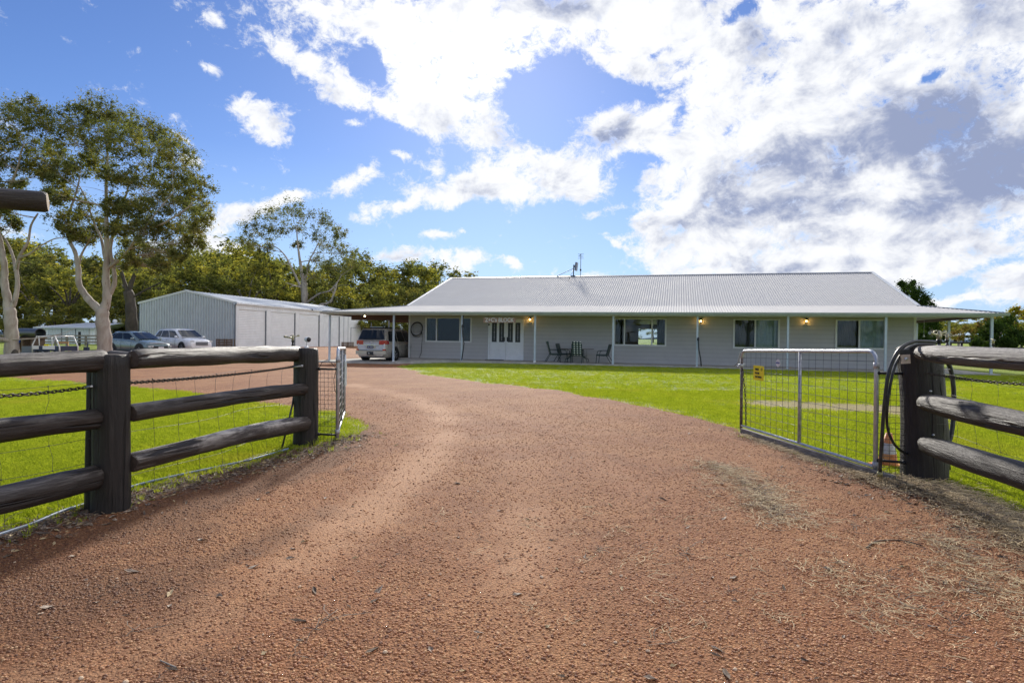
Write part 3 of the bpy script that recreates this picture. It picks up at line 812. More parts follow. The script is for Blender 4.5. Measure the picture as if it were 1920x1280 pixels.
short = [tuft(k, 18, .027, .06, .0042, .9) for k in range(5)]
longt = [tuft(20+k, 13, .12, .05, .007, .75) for k in range(4)]
def lcond(x, y):
    s = gsdf(x, y); d = dry(x, y)
    return (s < -.05) & (rs.rand(len(x)) > d*.92) & (rs.rand(len(x)) < .35+.65*vn(x, y, 1.1, 55)) & (x*.2656+y < 31.1) & (y < 30)
q = sample(62000, 3.4, 16, .92, lcond)
sc = (.75+.6*rs.rand(len(q)))*(1+.03*q[:, 1])
scatter('lawn_blades', np.stack([q[:, 0], q[:, 1], gz(q[:, 0], q[:, 1])], 1), sc, rs.rand(len(q))*6.28, short)
q = sample(26000, 14, 30, .92, lcond)
sc = (1.1+.9*rs.rand(len(q)))
scatter('far_lawn_blades', np.stack([q[:, 0], q[:, 1], gz(q[:, 0], q[:, 1])], 1), sc, rs.rand(len(q))*6.28, short)
# weedy long tufts along the left fence, round posts and the clover strip
pts = []
for (a, b, w, n) in ((verge_l, None, .16, 330), (lushl, None, .7, 700)):
    seg = np.array(a)
    for i in range(n):
        k = rs.randint(0, len(seg)-1); t = rs.rand(); p = seg[k]*(1-t)+seg[k+1]*t + rs.randn(2)*w
        if a is verge_l: p = p+np.array([-.12, .16])
        pts.append(p)
pts = np.array(pts)
scatter('weed_tufts', np.stack([pts[:, 0], pts[:, 1], gz(pts[:, 0], pts[:, 1])+.005], 1), .25+.6*rs.rand(len(pts))**1.5, rs.rand(len(pts))*6.28, longt)

# dry straw and litter
def strand(seed, L, w, mat, nseg=4, curl=.5):
    r = np.random.RandomState(seed); V = []; Fc = []
    for s_ in range(5):
        p = np.array([r.randn()*L*.3, r.randn()*L*.3, .004+.012*r.rand()]); a = r.rand()*6.28; el = (r.rand()-.3)*.5; n = len(V)
        for i in range(nseg+1):
            nx_, ny_ = -math.sin(a)*w, math.cos(a)*w
            V += [(p[0]-nx_, p[1]-ny_, p[2]), (p[0]+nx_, p[1]+ny_, p[2]+w*.6)]
            p = p+np.array([math.cos(a), math.sin(a), el])*L/nseg; a += r.randn()*curl; el *= .4; p[2] = max(p[2], .003)
        Fc += [(n+2*i, n+2*i+1, n+2*i+3, n+2*i+2) for i in range(nseg)]
    return proto('straw_piece', V, Fc, mat)
straw = [strand(k, .085, .0013, M['straw']) for k in range(5)]+[strand(9, .08, .0022, M['debris'])]
def around(pl, w, n, off=(0, 0)):
    seg = np.array(pl); L = np.hypot(*(seg[1:]-seg[:-1]).T); k = rs.choice(len(L), n, p=L/L.sum()); t = rs.rand(n)[:, None]
    return seg[k]*(1-t)+seg[k+1]*t+rs.randn(n, 2)*w+np.array(off)
st_patch = GG((1335, 872), (1400, 905), (1440, 950), (1480, 985))
st_low = GG((1560, 1060), (1640, 1130), (1700, 1180)); st_low2 = GG((1760, 1000), (1880, 1100), (1930, 1180))
A = np.concatenate([around(verge_r[:5], .11, 2300, (.0, -.06)), around(verge_r[3:], .17, 3600, (.05, -.10)), around(st_patch, .10, 420), around(st_patch, .22, 420), around(st_low, .15, 90), around(st_low2, .22, 420), around(GG((1100, 980), (1300, 1200)), .5, 60)])
zz = np.maximum(gzone(A[:, 0], A[:, 1]), gz(A[:, 0], A[:, 1]))
heap = .035*np.exp(-(polyline_dist(A[:, 0], A[:, 1], verge_r[3:])/.25)**2)*rs.rand(len(A))
scatter('dry_straw', np.stack([A[:, 0], A[:, 1], zz+.003+heap], 1), .5+.8*rs.rand(len(A)), rs.rand(len(A))*6.28, straw, tilt=(rs.rand(len(A), 2)-.5)*.3)
# leaf litter
def leafp(seed, mat, L=.035, w=.011):
    r = np.random.RandomState(seed)
    V = [(-L, 0, .003), (-L*.3, w, .006+.006*r.rand()), (L*.4, w*.8, .004), (L, 0, .008*r.rand()+.002), (L*.4, -w*.8, .009), (-L*.3, -w, .003), (0, 0, .001)]
    return proto('fallen_leaf', V, [(0, 6, 1), (1, 6, 2), (2, 6, 3), (3, 6, 4), (4, 6, 5), (5, 6, 0)], mat)
lv = [leafp(1, M['leafdead']), leafp(2, M['leafdead'], .028, .013), leafp(3, M['debris'], .045, .009), leafp(4, M['straw'], .03, .009), strand(14, .12, .0022, M['debris'], 4, .3)]
A = np.concatenate([around(verge_l, .15, 2300, (.02, -.05)), around(verge_r[2:], .28, 800, (-.05, -.3)), sample(260, 2.3, 14, .88, lambda x, y: gsdf(x, y) > 0)])
zz = np.maximum(gzone(A[:, 0], A[:, 1]), gz(A[:, 0], A[:, 1]))
scatter('leaf_litter', np.stack([A[:, 0], A[:, 1], zz+.002], 1), .45+.85*rs.rand(len(A))**2, rs.rand(len(A))*6.28, lv, tilt=(rs.rand(len(A), 2)-.5)*.5)

# ------------------------------------------------------------------ logs
def log(name, p0, p1, r0, r1, mat, parent, seed=0, flat=0.0, segs=22, seg=20, ends=(None, None), rough=.07, knob=0.0, taper_end=(0, 0)):
    """weathered round timber from p0 to p1, its own z axis along the log"""
    p0 = Vector(p0); p1 = Vector(p1); d = p1-p0; L = d.length
    q = d.to_track_quat('Z', 'Y')
    V = []; rad = lambda t: r0+(r1-r0)*t
    bend = (mnoise.noise(Vector((seed*3.1, .2, .7)))*.03*L, mnoise.noise(Vector((.3, seed*2.3, .1)))*.02*L)
    zs = [0, .006/L*1.0, .02/L] + [i/segs for i in range(1, segs)] + [1-.02/L, 1-.006/L, 1]
    for t in zs:
        rr = rad(t)
        e = min(t, 1-t)*L
        rr *= 1-(.16*(1-min(1, e/.02)))
        if taper_end[0] and t < .12: rr *= 1-taper_end[0]*(1-(t/.12))
        if taper_end[1] and t > .88: rr *= 1-taper_end[1]*((t-.88)/.12)
        bx_ = math.sin(math.pi*t)*bend[0]; by_ = math.sin(math.pi*t)*bend[1]
        for k in range(seg):
            a = 2*math.pi*k/seg
            n = mnoise.fractal(Vector((math.cos(a)*1.1+seed*7.7, math.sin(a)*1.1, t*L*1.3)), 1, 2, 4)
            n2 = mnoise.noise(Vector((a*2.5+seed, t*L*.5, 3.3)))
            r = rr*(1+rough*2.2*n+rough*.9*n2)
            V.append((r*math.cos(a)+bx_, r*math.sin(a)*(1-flat)+by_, t*L))
    F_ = []; mi = []
    nr = len(zs)
    for i in range(nr-1):
        for k in range(seg): F_.append((i*seg+k, i*seg+(k+1) % seg, (i+1)*seg+(k+1) % seg, (i+1)*seg+k)); mi.append(0)
    n = len(V); V.append((0, 0, -.002)); V.append((0, 0, L+.002))
    for k in range(seg):
        F_.append((n, (k+1) % seg, k)); mi.append(1)
        F_.append((n+1, (nr-1)*seg+k, (nr-1)*seg+(k+1) % seg)); mi.append(2)
    me = bpy.data.meshes.new(name); me.from_pydata(V, [], F_)
    for mm in (mat, ends[0] or M['log_end_dark'], ends[1] or M['log_end_dark']): me.materials.append(mm)
    me.polygons.foreach_set('material_index', mi); me.polygons.foreach_set('use_smooth', [x == 0 for x in mi]); me.update()
    o = bpy.data.objects.new(name, me); col.objects.link(o)
    base = parent.location if parent else Vector((0, 0, 0))
    o.location = p0-base; o.rotation_mode = 'QUATERNION'; o.rotation_quaternion = q
    if parent: o.parent = parent
    return o

# ---- left post and rail fence
def base_at(px, py): return G(px, py)
p1b = G(203, 968); Y1 = p1b.y+.12
p2b = G(573, 836); Y2 = p2b.y+.10
fl = empty('post_and_rail_fence', (p1b.x, Y1, 0), label='blackened log post and rail fence with chain and wire left of the driveway', cat='fence')
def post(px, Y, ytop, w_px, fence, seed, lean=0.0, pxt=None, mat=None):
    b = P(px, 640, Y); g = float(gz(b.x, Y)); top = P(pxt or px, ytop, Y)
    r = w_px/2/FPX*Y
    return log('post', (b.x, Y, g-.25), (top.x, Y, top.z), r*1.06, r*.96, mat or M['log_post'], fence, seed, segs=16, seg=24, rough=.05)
post(209, Y1, 664, 62, fl, 1)
# the side cheek of the notched post
pb = P(181, 640, Y1+.05); log('post', (pb.x, Y1+.05, -.2), (pb.x+.01, Y1+.05, P(181, 668, Y1).z), .075, .07, M['log_post'], fl, 5)
post(575, Y2, 652, 44, fl, 2)
Y0 = 3.55
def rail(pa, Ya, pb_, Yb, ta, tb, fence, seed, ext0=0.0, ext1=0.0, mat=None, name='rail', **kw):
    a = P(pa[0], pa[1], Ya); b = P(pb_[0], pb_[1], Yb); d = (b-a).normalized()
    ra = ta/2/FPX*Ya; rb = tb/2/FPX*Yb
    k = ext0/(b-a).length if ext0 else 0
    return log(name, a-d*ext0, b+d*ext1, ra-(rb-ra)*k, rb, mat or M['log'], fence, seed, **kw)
# section A: out of frame post to post 1
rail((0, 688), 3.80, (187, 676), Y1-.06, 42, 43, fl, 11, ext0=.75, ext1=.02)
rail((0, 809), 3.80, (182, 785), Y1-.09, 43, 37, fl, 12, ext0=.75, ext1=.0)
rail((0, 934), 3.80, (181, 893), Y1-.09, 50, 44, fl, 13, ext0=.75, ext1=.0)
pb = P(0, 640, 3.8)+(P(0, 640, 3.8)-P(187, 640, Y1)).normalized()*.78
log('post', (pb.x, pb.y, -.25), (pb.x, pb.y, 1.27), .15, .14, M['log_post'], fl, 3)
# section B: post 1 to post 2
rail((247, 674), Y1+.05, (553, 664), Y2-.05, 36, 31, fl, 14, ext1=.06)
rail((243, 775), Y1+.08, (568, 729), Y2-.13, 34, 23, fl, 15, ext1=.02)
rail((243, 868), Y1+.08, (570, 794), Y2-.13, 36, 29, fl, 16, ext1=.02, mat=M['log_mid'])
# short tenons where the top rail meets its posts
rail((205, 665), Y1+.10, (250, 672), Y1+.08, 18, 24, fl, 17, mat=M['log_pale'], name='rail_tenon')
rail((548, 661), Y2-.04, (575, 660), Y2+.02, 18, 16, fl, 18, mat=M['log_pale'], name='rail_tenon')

link_me = None
def link_mesh():
    V = []; Fc = []; L, W, r = .0165, .009, .0036; nseg = 12; ns = 5
    for i in range(nseg):
        a = 2*math.pi*i/nseg; cx = math.copysign(max(0, abs(math.cos(a))*1)*1, math.cos(a))
        c = Vector((L*math.copysign(abs(math.cos(a))**.7, math.cos(a)), W*math.copysign(abs(math.sin(a))**.8, math.sin(a)), 0)); nrm = Vector((math.cos(a), math.sin(a), 0))
        for k in range(ns):
            b = 2*math.pi*k/ns; V.append(c+nrm*r*math.cos(b)+Vector((0, 0, 1))*r*math.sin(b))
    Fc = [(i*ns+k, ((i+1) % nseg)*ns+k, ((i+1) % nseg)*ns+(k+1) % ns, i*ns+(k+1) % ns) for i in range(nseg) for k in range(ns)]
    me = bpy.data.meshes.new('link'); me.from_pydata(V, [], Fc); me.materials.append(M['chain']); me.polygons.foreach_set('use_smooth', [True]*len(Fc)); me.update()
    return me
link_me = link_mesh()
def chain(a, b, sag, parent, scale=1.25):
    a = Vector(a); b = Vector(b); e = bpy.data.objects.new('chain', None); col.objects.link(e); e.parent = parent; e.location = a-parent.location
    L = (b-a).length; n = int(L/(.0255*scale)); 
    f = lambda t: a.lerp(b, t)-Vector((0, 0, sag*4*t*(1-t)))
    for i in range(n):
        t = (i+.5)/n; c = f(t); d = (f(t+.01)-f(t-.01)).normalized()
        o = bpy.data.objects.new('link', link_me); col.objects.link(o); o.parent = e
        o.location = c-a; q = d.to_track_quat('X', 'Z'); o.rotation_mode = 'QUATERNION'
        o.rotation_quaternion = q @ Quaternion((1, 0, 0), math.pi/2*(i % 2)+.35); o.scale = (scale,)*3
    return e
chain(P(-70, 745, 3.6), P(168, 725, Y1-.02), .015, fl)
chain(P(236, 718, Y1+.06), P(552, 687, Y2-.05), .02, fl)
mbk = MB(); mbk.rod(P(550, 688, Y2-.12), P(566, 686, Y2-.16), .012); mbk.sphere(P(566, 686, Y2-.16), .018)
mbk.rod(P(160, 726, Y1-.05), P(172, 724, Y1-.14), .008)
mb2 = MB(); mb2.v = [tuple(Vector(v)-fl.location) for v in mbk.v]; mb2.f = mbk.f; mb2.mi = mbk.mi; mb2.sm = mbk.sm
tag(mb2.build('chain_bolt', M['galv_dull'], fl), kind='stuff')

def knotted_wire(a, b, zt, levels, parent, step=.30, off=Vector((0, 0, 0)), seed=1, r=.0016, slack=.03):
    """ringlock field wire: line wires with knotted uprights"""
    a = Vector(a); b = Vector(b); L = (b-a).length; mb = MB(); rr = np.random.RandomState(seed)
    base = parent.location
    hor = (b-a).normalized(); nrm = Vector((-hor.y, hor.x, 0))
    def pt(s, h):
        p = a+hor*s; w = .02*math.sin(s*3.1+h*4)+.012*math.sin(s*7.3+1)
        return Vector((p.x, p.y, float(gz(p.x, p.y))+h+.01*math.sin(s*4+h)))+nrm*w+off-base
    for h in levels:
        mb.tube([pt(L*i/24, h) for i in range(25)], r, 4)
    s = .12
    while s < L:
        k = []
        for j, h in enumerate(levels):
            k.append(pt(s+slack*math.sin(h*4.5+s)+.006*rr.randn(), h))
            if j and h < levels[-1]+.01: 
                c = k[-1]; mb.sphere(c, .0055, 5, 3, (.8, .8, 1.6))
        kk = []
        for u, v in zip(k[:-1], k[1:]): kk += [u, (u+v)/2+hor*(.012*rr.randn())]
        kk.append(k[-1]); mb.tube(kk, r, 4)
        s += step
    return mb.build('wire_mesh', M['wire'], parent)
back = Vector((-.14, .12, 0))
knotted_wire((P(0, 640, 3.8).x-.5, 3.0, 0), (p1b.x, Y1, 0), 1, [.03, .2, .38, .56, .78, .98], fl, .30, back*.9, 3)
knotted_wire((p1b.x, Y1, 0), (p2b.x, Y2, 0), 1, [.03, .2, .38, .56, .78, .98], fl, .29, back*.8, 4)

# overhead log at upper left, on its own post outside the picture
lg = empty('overhead_entrance_log', (-4.4, 3.9, 0), label='dark round log end jutting in high at the left edge, pale sawn face', cat='log')
a = P(-60, 372, 3.75); b = P(90, 379, 3.95)
dd = (b-a).normalized()
log('beam', a-dd*1.0, b, .062, .068, M['log'], lg, 31, ends=(None, M['log_end']), rough=.02)
pp_ = a-dd*.7
log('post', (pp_.x, pp_.y, -.2), (pp_.x, pp_.y, pp_.z-.06), .13, .12, M['log_post'], lg, 32)

# ---- right fence
pRb = G(1738, 903); YR = pRb.y+.16
fr_ = empty('post_and_rail_fence', (pRb.x, YR, 0), label='blackened log fence with a pale bleached top rail right of the driveway', cat='fence')
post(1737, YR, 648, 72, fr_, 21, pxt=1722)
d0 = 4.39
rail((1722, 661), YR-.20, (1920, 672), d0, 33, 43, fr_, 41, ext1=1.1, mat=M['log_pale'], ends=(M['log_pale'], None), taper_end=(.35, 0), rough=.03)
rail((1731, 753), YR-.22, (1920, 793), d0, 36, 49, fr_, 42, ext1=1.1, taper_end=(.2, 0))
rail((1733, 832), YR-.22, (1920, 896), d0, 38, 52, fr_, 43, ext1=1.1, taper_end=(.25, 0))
e = P(1920, 640, d0); s_ = P(1731, 640, YR-.2); dd = (e-s_).normalized(); pe = e+dd*1.15
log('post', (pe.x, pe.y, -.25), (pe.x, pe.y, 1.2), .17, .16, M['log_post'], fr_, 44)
mb = MB(); 
for (x, y) in ((1745, 733), (1750, 815)): mb.sphere(P(x, y, YR-.27)-fr_.location, .012, 8, 5, (1, 1, .7))
tag(mb.build('bolt_head', M['galv'], fr_), kind='stuff')
chain(P(1738, 699, YR-.19), P(1960, 722, 4.45), .02, fr_, 1.15)
knotted_wire((P(1760, 640, YR).x, YR+.1, 0), (e.x+.35, d0-.4, 0), 1, [.03, .2, .38, .56, .78, .98], fr_, .30, Vector((.22, .12, 0)), 6)
mb = MB()
for yy in (691, 790): 
    for k in range(14):
        a0 = -math.pi*k/13; a1 = -math.pi*(k+1)/13
        c = P(1737, yy, YR)-fr_.location; rr_ = .19
        if k < 13: mb.rod(c+Vector((math.cos(a0)*rr_, math.sin(a0)*rr_, 0)), c+Vector((math.cos(a1)*rr_, math.sin(a1)*rr_, 0)), .0018, 4)
tag(mb.build('tie_wire', M['wire'], fr_), kind='stuff')

# gate call button on the right post
ic = empty('gate_call_button', P(1698, 673, YR-.21), rot=(0, R(-4), R(-12)), label='small beige call button panel under a black cap on the right gate post', cat='button')
mb = MB(); mb.box((0, 0, 0), (.075, .018, .085)); mb.build('panel', simple('beige_panel', (.52, .43, .36), .4), ic)
mb = MB(); mb.lathe([(.0, -.013), (.016, -.013), (.017, 0)], 14, 'y'); mb.build('button', M['galv'], ic)
mb = MB(); mb.box((-.005, .01, .068), (.095, .035, .045)); mb.build('cap', M['black_plastic'], ic)

# ------------------------------------------------------------------ farm gates
def farm_gate(near, far, htop_n, htop_f, hbot_n, hbot_f, label, brown_far=True, seed=0):
    near = Vector(near); far = Vector(far)
    root = empty('farm_gate', near, label=label, cat='gate')
    d = far-near; L = d.length; hd = d.normalized(); r = .021
    def q(t, z): return Vector((d.x*t, d.y*t, 0))+Vector((0, 0, z))
    Hn = lambda t: htop_n+(htop_f-htop_n)*t
    Bn = lambda t: hbot_n+(hbot_f-hbot_n)*t
    def arc(t0, z0, sx, sz, rad=.11, n=6):
        """quarter circle ending"""
        out = []
        for i in range(n+1):
            a = math.pi/2*i/n
            out.append((t0+sx*rad/L*(1-math.cos(a)), z0-rad+rad*math.sin(a)))
        return out
    # frame: near upright, corner, top pipe, corner
    pts = [q(0, Bn(0)-.06), q(0, Hn(0)-.11)]
    pts += [q(t, z) for t, z in arc(0, Hn(0), 1, 1)][1:]
    top = [q(t, Hn(t)) for t in (.2, .5, .8)]
    c2 = [q(t, z) for t, z in arc(1, Hn(1), -1, 1)]
    pts += top + list(reversed(c2))
    mb = MB(); mb.tube(pts, r, 10); mb.build('frame', M['galv'], root)
    mb = MB(); mb.tube([q(1, Hn(1)-.11), q(1, Bn(1)-.06)], r*1.02, 10); mb.build('end_upright', M['rusty'] if brown_far else M['galv'], root)
    mb = MB(); mb.tube([q(0.0, Bn(0)), q(1, Bn(1))], .016, 8); mb.build('bottom_pipe', M['galv'], root)
    mb = MB(); mb.tube([q(.463, Hn(.463)), q(.463, Bn(.463))], .019, 8); mb.build('centre_upright', M['galv_dull'], root)
    mb = MB(); n = 20
    rr = np.random.RandomState(seed)
    for i in range(1, n):
        t = i/n; ww = [q(t+.0012*rr.randn(), Hn(t)-(Hn(t)-Bn(t))*k/4) for k in range(5)]; mb.tube(ww, .0026, 5)
    for i in range(1, 11):
        f = i/11.0
        mb.tube([q(t, Hn(t)-(Hn(t)-Bn(t))*f+.004*math.sin(t*9+i)) for t in (0, .25, .5, .75, 1)], .0026, 5)
    mb.build('wire_mesh', M['gate_wire'], root)
    for z in (Hn(0)-.14, Bn(0)+.02): mb = MB(); mb.tube([q(0, z-.03), q(0, z+.03)], r*1.35, 10); mb.build('hinge_collar', M['galv_dull'], root)
    return root
# right gate (open, standing along the lawn edge)
gn = G(1641, 893); gn.z = 0; gf = G(1389.5, 808); gf.z = 0
Zn = gn.y; Zf = gf.y
zt_n = P(1632, 658.5, Zn).z; zt_f = P(1390, 657.5, Zf).z; zb_n = P(1638, 875, Zn).z; zb_f = P(1390, 797, Zf).z
gate_r = farm_gate(gn, gf, zt_n, zt_f, zb_n, zb_f, 'open wire mesh farm gate on the right, carrying a yellow sign', seed=3)
# left gate, nearly edge on
hn = G(632.5, 835); hn.z = 0
hf = Vector((P(647, 640, hn.y+3.05).x, hn.y+3.05, 0))
gate_l = farm_gate(hn, hf, P(632, 653.5, hn.y).z, P(646, 652.5, hf.y).z, P(632, 812, hn.y).z, P(647, 772, hf.y).z, 'open wire mesh farm gate on the left, seen almost edge on', brown_far=False, seed=5)
mb = MB(); mb.box((0, 0, 0), (.03, .012, .42)); 
w_ = mb.build('reflector_strip', M['white_plastic'], gate_l, loc=(hf-hn)*.985+Vector((.02, 0, P(644, 700, hf.y).z)))

# gate chain hanging from the far end of the right gate
gc = empty('gate_chain', (gf.x, gf.y, 0), label='short dark chain hanging inside the far upright of the right gate', cat='chain')
a = P(1392, 690, Zf-.03); b = P(1398, 797, Zf-.12)
n = 22
for i in range(n):
    t = (i+.5)/n; c = a.lerp(b, t)+Vector((.02*math.sin(t*3), 0, 0)); o = bpy.data.objects.new('link', link_me); col.objects.link(o); o.parent = gc
    o.location = c-gc.location; o.rotation_euler = (R(90*(i % 2)), R(82), 0); o.scale = (1.3,)*3
# latch rope knot at the far end
lt = empty('gate_latch', P(1389, 685, Zf), label='grey knotted latch with a looped strap at the far end of the right gate', cat='latch')
mb = MB(); mb.sphere((0, 0, 0), .035, 10, 6, (1.3, 1, .8)); mb.sphere((-.04, -.01, -.02), .02, 8, 5); mb.rod((-.05, 0, -.02), (.05, -.02, .03), .011)
mb.build('knot', M['galv_dull'], lt)
mb = MB(); mb.tube([(-.005, 0, .2), (-.03, -.01, .12), (-.05, -.02, .04), (-.11, -.02, -.01), (-.04, -.01, -.02)], .007, 6); mb.build('strap', M['greywood'], lt)

# hinges, infill mesh between gate and post
def infill(gnear, pX, pY, ztop, zbot, mesh, label, post_name_side, zlo=.02, zhi=None, pxs=None):
    root = empty('hinge_panel', (gnear.x, gnear.y, 0), label=label, cat='wire panel')
    dx = Vector((pX-gnear.x, pY-gnear.y, 0))
    for z in (ztop, zbot):
        mb = MB(); mb.rod((0, 0, z), dx+Vector((0, 0, z)), .013, 8); mb.sphere(dx*.97+Vector((0, 0, z)), .022, 8, 5); mb.sphere(dx*.06+Vector((0, 0, z)), .022, 8, 5)
        mb.build('hinge_bar', M['dark_iron'], root)
    mb = MB(); zh = ztop
    nv = max(3, int(dx.length/.055))
    for i in range(nv+1):
        t = (i+.5)/(nv+1); mb.tube([dx*t+Vector((0, .01*math.sin(k), zlo+(zh-zlo)*k/4)) for k in range(5)], .0022, 4)
    nh = int((zh-zlo)/.055)
    for j in range(nh): mb.rod(Vector((0, 0, zlo+.055*j)), dx+Vector((0, 0, zlo+.055*j)), .0022, 4)
    mb.build('wire_mesh', M['wire'], root)
    return root
px_post = P(1699, 640, YR-.02)
infill(gn, px_post.x, px_post.y, P(1640, 699, Zn).z, P(1640, 862, Zn).z, None, 'narrow mesh panel with two black hinge bars right of the right gate', 'right')
pl_post = P(598, 640, Y2)
infill(hn, pl_post.x, pl_post.y, P(632, 692, hn.y).z, P(632, 815, hn.y).z, None, 'narrow mesh panel with black hinge bars beside the left gate', 'left')
mb = MB(); c0 = P(632, 692, hn.y); c1 = P(598, 692, Y2)
mb.tube([c1+Vector((0, -.02, 0)), c1.lerp(c0, .2)+Vector((0, -.02, .09)), c1.lerp(c0, .5)+Vector((0, -.02, .12)), c1.lerp(c0, .8)+Vector((0, -.02, .06)), c0+Vector((0, -.03, 0)), c0+Vector((-.03, -.03, -.12)), c0+Vector((-.02, -.03, -.26)), c0+Vector((.01, -.03, -.30))], .004, 5)
tag(mb.build('tie_strap', M['dark_iron']), 'thin black looped tie above the hinge of the left gate', 'strap')
mb = MB(); mb.tube([G(528, 843)+Vector((0, 0, .0)), P(548, 760, Y2-.1), P(552, 735, Y2-.05)], .012, 8)
tag(mb.build('riser_pipe', M['hose']), 'black pipe leaning behind the rails beside the second left post', 'pipe')

# timber plank lying under the right gate
pa = G(1391, 812); pb_ = G(1674, 906); d_ = (pb_-pa); mid = (pa+pb_)/2
ang = math.atan2(d_.y, d_.x)
mb = MB(); mb.box((0, 0, .045), (.05, .05, .05)); mb = MB()
nseg = 12; L = d_.length
for i in range(nseg+1):
    x = -L/2+L*i/nseg; wob = .006*math.sin(i*1.7)
    for (yy, zz) in ((-.025, .0), (.025, .0), (.025, .075), (-.025, .075)): mb.v.append((yy+wob, zz, x))
for i in range(nseg):
    for k in range(4): mb.f.append((i*4+k, i*4+(k+1) % 4, (i+1)*4+(k+1) % 4, (i+1)*4+k)); mb.mi.append(0); mb.sm.append(False)
mb.f += [(3, 2, 1, 0), tuple(nseg*4+k for k in range(4))]; mb.mi += [0, 0]; mb.sm += [False, False]
pk = mb.build('timber_plank', M['plank'])
dh = d_.normalized(); Mx = Matrix((Vector((dh.y, -dh.x, 0)).normalized(), dh.cross(Vector((dh.y, -dh.x, 0)).normalized()), dh)).transposed()
if Mx[2][1] < 0: Mx = Matrix((-Vector((dh.y, -dh.x, 0)).normalized(), dh.cross(-Vector((dh.y, -dh.x, 0)).normalized()), dh)).transposed()
pk.rotation_euler = Mx.to_euler(); pk.location = mid+Vector((0, 0, .0))
tag(pk, 'long grey timber plank lying on the ground under the right gate', 'plank')

# yellow sign and white badge on the right gate
def on_gate(px, py, off=.03):
    # intersection of the pixel's ray with the gate's vertical plane
    d = ray(px, py); gd = (gf-gn); n = Vector((gd.y, -gd.x, 0)).normalized(); o = Vector((0, 0, EYE))
    t = (gn-o).dot(n)/d.dot(n); p = o+d*t
    nn = n if n.y < 0 else -n
    if nn.x > 0: nn = -nn
    return p+nn*off
c00 = on_gate(1416.5, 713); c10 = on_gate(1436, 713); c01 = on_gate(1416.5, 686)
gd = (gn-gf).normalized(); gang = math.atan2(gd.y, gd.x)
W_ = (c10-c00).length; H_ = c01.z-c00.z
def text_obj(txt, size, mat, parent, loc, rot=(R(90), 0, 0), ext=.001, align='CENTER', name='lettering', bold=0.0, sx=1.0):
    cu = bpy.data.curves.new('lettering', 'FONT'); cu.body = txt; cu.size = size; cu.extrude = ext; cu.align_x = align; cu.align_y = 'CENTER'; cu.offset = bold
    t = bpy.data.objects.new('lettering', cu); col.objects.link(t)
    dg = bpy.context.evaluated_depsgraph_get(); me = bpy.data.meshes.new_from_object(t.evaluated_get(dg))
    bpy.data.objects.remove(t); me.materials.clear(); me.materials.append(mat)
    o = bpy.data.objects.new(name, me); col.objects.link(o); o.location = loc; o.rotation_euler = rot; o.scale = (sx, 1, 1)
    if parent: o.parent = parent
    return o
sg = empty('warning_sign', (c00+c10)/2+Vector((0, 0, H_/2)), rot=(0, 0, gang), label='small yellow SMILE YOU\'RE ON CAMERA sign on the right gate', cat='sign')
mb = MB(); mb.box((0, 0, 0), (W_, .004, H_)); mb.build('board', M['yellow'], sg)
ys_ = H_/2
text_obj('SMILE', H_*.20, M['ink'], sg, (-W_*.13, -.004, H_*.24), sx=W_/.30, bold=.002)
text_obj("YOU'RE", H_*.18, M['ink'], sg, (-W_*.12, -.004, -H_*.02), sx=W_/.30, bold=.002)
text_obj('ON CAMERA', H_*.17, M['ink'], sg, (0, -.004, -H_*.27), sx=W_/.33*.98, bold=.002)
mb = MB()
for i in range(24):
    a0, a1 = 2*math.pi*i/24, 2*math.pi*(i+1)/24; rr_ = H_*.10
    mb.rod((W_*.31+rr_*math.cos(a0), -.004, H_*.27+rr_*math.sin(a0)), (W_*.31+rr_*math.cos(a1), -.004, H_*.27+rr_*math.sin(a1)), .0018, 4)
for s2 in (-1, 1): mb.sphere((W_*.31+s2*H_*.035, -.004, H_*.30), .004, 6, 4)
for i in range(6):
    a0, a1 = R(210+20*i), R(230+20*i); rr_ = H_*.06
    mb.rod((W_*.31+rr_*math.cos(a0), -.004, H_*.275+rr_*math.sin(a0)), (W_*.31+rr_*math.cos(a1), -.004, H_*.275+rr_*math.sin(a1)), .0018, 4)
mb.build('smiling_face', M['ink'], sg)
bc = on_gate(1463, 680.5); s_m = (on_gate(1467, 680)-on_gate(1459, 680)).length/8
bg_ = empty('gate_badge', bc, rot=(0, 0, gang), label='small white eight sided badge with blue marks on the right gate', cat='badge')
w2, h2 = 4.0*s_m, 7.5/FPX*bc.y
mb = MB(); o8 = [(-w2, h2*.35), (-w2*.45, h2*.85), (0, h2), (w2*.45, h2*.85), (w2, h2*.35), (w2, -h2*.35), (w2*.45, -h2*.85), (0, -h2), (-w2*.45, -h2*.85), (-w2, -h2*.35)]
n = len(o8); mb.add([(x, -.002, z) for x, z in o8]+[(x, .002, z) for x, z in o8], [tuple(range(n)), tuple(reversed(range(n, 2*n)))]+[(i, i+n, (i+1) % n+n, (i+1) % n) for i in range(n)], False)
mb.build('plate', M['white_plastic'], bg_)
text_obj('KPN', h2*.6, M['blue_ink'], bg_, (0, -.004, 0), sx=.75*w2/h2*2.0, bold=.001)

